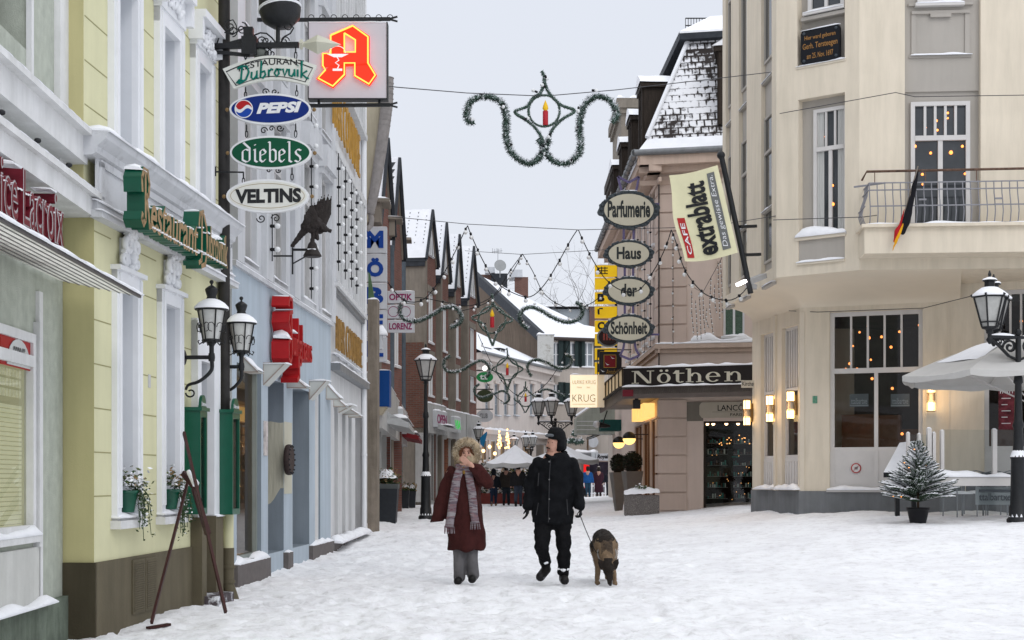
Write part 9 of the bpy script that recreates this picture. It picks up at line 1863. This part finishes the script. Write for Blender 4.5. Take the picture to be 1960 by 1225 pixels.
r_ = n.new('ShaderNodeValToRGB'); r_.color_ramp.interpolation = 'CONSTANT'; el = r_.color_ramp.elements; el[0].position = 0; el[0].color = (.20,.17,.18,1); el[1].position = .40; el[1].color = (.14,.07,.085,1)
for p_, c_ in ((.46,(.24,.21,.225,1)),(.52,(.12,.09,.11,1)),(.57,(.20,.12,.13,1)),(.63,(.28,.26,.27,1))): e_ = el.new(p_); e_.color = c_
l.new(nt.outputs['Fac'], r_.inputs[0]); l.new(r_.outputs[0], n['Principled BSDF'].inputs['Base Color']); n['Principled BSDF'].inputs['Roughness'].default_value = .95
wv = n.new('ShaderNodeTexNoise'); wv.inputs['Scale'].default_value = 90; l.new(tc.outputs['Object'], wv.inputs['Vector']); bp = n.new('ShaderNodeBump'); bp.inputs['Strength'].default_value = .6; bp.inputs['Distance'].default_value = .01; l.new(wv.outputs['Fac'], bp.inputs['Height']); l.new(bp.outputs[0], n['Principled BSDF'].inputs['Normal'])
for pts, wd in (([(884,893,-.14),(876,915,-.17),(870,950,-.19),(865,980,-.195),(861,1006,-.20)], .056), ([(893,897,-.14),(899,915,-.165),(904,945,-.18),(907,975,-.185),(910,998,-.19)], .050)):
 q_ = smoothp([G(*p_) for p_ in pts], 5); mb = MB()
 for a, b in zip(q_, q_[1:]):
  for k in (-1.1,-.4,.4,1.1): capsule(mb, a+Vector((k*wd*.55, .012*abs(k), 0)), b+Vector((k*wd*.55, .012*abs(k), 0)), .020, .020, 8)
 skin(mb, 'scarf', sc, wom, voxel=.010, smooth=2, fold=.008, fscale=25)
 mb = MB(); e0 = q_[-1]
 for k in range(9): mb.tube([e0+Vector(((k-4)*wd*.24, .01, 0)), e0+Vector(((k-4)*wd*.26+random.uniform(-.01,.01), .0, -.09))], .005, 4)
 mb.build('fringe', sc, wom)
mb = MB(); chainc(mb, [G(876,893,-.05), G(884,899,-.125), G(897,899,-.13), G(908,893,-.06)], [.035,.04,.04,.035]); skin(mb, 'scarf_wrap', sc, wom, voxel=.010, smooth=2, fold=.01, fscale=20)
mb = MB(); chainc(mb, [G(888,897,-.15), G(889,905,-.16)], [.028,.020], fy=.5); skin(mb, 'collar_patch', mat('mustard_wool', (.25,.15,.04), .9), wom, voxel=.008, smooth=1)
dog = thing('dog', 'tan and black shepherd dog sniffing the snow, on a leash beside the man', 'dog', G(1160, 1118))
mb = MB(); C_ = G
chainc(mb, [C_(1157,1036,.62), C_(1158,1034,.42), C_(1159,1038,.20), C_(1160,1046,.0)], [.105,.125,.130,.145], 1.); capsule(mb, C_(1160,1062,.05), C_(1160,1070,.0), .125, .10)
chainc(mb, [C_(1160,1048,-.05), C_(1161,1066,-.18), C_(1161,1078,-.28)], [.115,.090,.078]); capsule(mb, C_(1161,1080,-.30), C_(1161,1088,-.35), .078, .066); chainc(mb, [C_(1161.5,1092,-.37), C_(1162.5,1104,-.41), C_(1163,1111,-.43)], [.048,.036,.028])
for x, xx in ((1147,1143), (1173,1176.5)): chainc(mb, [C_(x,1055,.0), C_(x-1 if x < 1160 else x+1,1082,.03), C_(xx,1110,.0)], [.062,.036,.027]); capsule(mb, C_(xx,1115,.0), C_(xx,1116,-.06), .030, .030)
for x in (1149, 1168): chainc(mb, [C_(x,1050,.60), C_(x,1072,.50), C_(x,1088,.66), C_(x,1108,.62)], [.10,.062,.032,.026]); capsule(mb, C_(x,1111,.6), C_(x,1112,.54), .028, .028)
chainc(mb, [C_(1157,1044,.70), C_(1156,1060,.80), C_(1158,1085,.78)], [.045,.05,.03])
DT = mat('dog_tan', (.21,.145,.09), .95, .35, 16, .4, 70); DB_ = mat('dog_black', (.022,.017,.014), .9, .4, 16, .4, 70); DM = mat('dog_mixed', (.11,.075,.05), .95, .5, 12, .4, 70, alt=(.025,.02,.016), altscale=9, altpos=.5, altw=.12)
gy, gx = ZM, G(1160,0).x
def dcol(c, nrm):
 x, y, z = c.x, c.y, c.z; w_ = .03*noise.noise(Vector((x*14, y*14, z*14)))
 if y < -.36+w_ : return 1 if z < .30 else 1
 if y < -.22+w_: return 1 if abs(x) < .045+w_ and z < .33 else 0
 if z < .30: return 0
 if y > .05: return 1 if (nrm.z > .15+w_*3 and z > .42) else (2 if z > .36 else 0)
 return 1 if (nrm.z > .5 and z > .40+w_ and y > -.12) else (0 if abs(x) > .07 else 2)
b_ = skin(mb, 'body', DT, dog, voxel=.010, smooth=3, fold=.008, fscale=30, mats=[DT, DB_, DM], mi_fn=None)
me = b_.data
for p_ in me.polygons: p_.material_index = dcol(p_.center, p_.normal)
for sx in (-1, 1):
 mb = MB(); o = C_(1161+sx*10.5, 1081, -.33); tip = C_(1161+sx*18.5, 1067, -.33); capsule(mb, o, (o+tip)/2, .044, .034, 10, fy=.6); capsule(mb, (o+tip)/2, tip, .034, .007, 10, fy=.6); skin(mb, 'ear', DB_, dog, voxel=.006, smooth=1)
mb = MB(); rnd = random.Random(3); vs = me.vertices; M_ = b_.matrix_world; base = wpos(b_)
for p_ in rnd.sample(list(me.polygons), min(7000, len(me.polygons))):
 if p_.center.z < .14: continue
 o = Vector(p_.center)+base; nn = Vector(p_.normal); e_ = (nn*.5+Vector((rnd.gauss(0,.25), .35 if p_.center.y > -.2 else -.2, -.75))).normalized()*rnd.uniform(.012,.026); w = e_.cross(nn); w = w.normalized()*.0022 if w.length > 1e-4 else Vector((.002,0,0))
 mb.add([o-w, o+w, o+e_+nn*.004], [(0,1,2)], p_.material_index)
mb.build('fur', [DT, DB_, mat('dog_grey', (.15,.11,.08), .95, .4, 20)], dog)
mb = MB(); mb.ball(C_(1163.2,1114,-.455), .018, 8, sc=(1,.8,.8)); mb.build('nose', mat('nose_black', (.008,.008,.008), .3), dog)
mb = MB();
for x in (1156.8, 1166.6): mb.ball(C_(x,1090,-.415), .0085, 7)
mb.build('eyes', mat('dog_eye', (.02,.01,.005), .15), dog)
mb = MB(); cc = C_(1160.5,1058,-.12); mb.tube([cc+Vector((.112*math.cos(a), .03*math.sin(a)-.03*math.cos(a)*0, .105*math.sin(a))) for a in [k*math.pi/10 for k in range(21)]], .008, 6); mb.build('collar', mat('chain_steel', (.35,.34,.33), .3, metal=.8), dog)
mb = MB(); mb.tube(smoothp([G(1109.5,985,-.09), G(1112,992,-.08), G(1124,1022,-.08), G(1140,1056,-.12), G(1147,1052,-.12)], 4), .0055, 6); mb.tube([G(1108,978,-.10), G(1104,984,-.12), G(1108,990,-.11), G(1112,985,-.10)], .006, 5)
tag(mb.build('leash', mat('leash_black', (.012,.012,.012), .6), loc=G(1110,985)), 'thin dark leash from the man to the dog', 'leash')
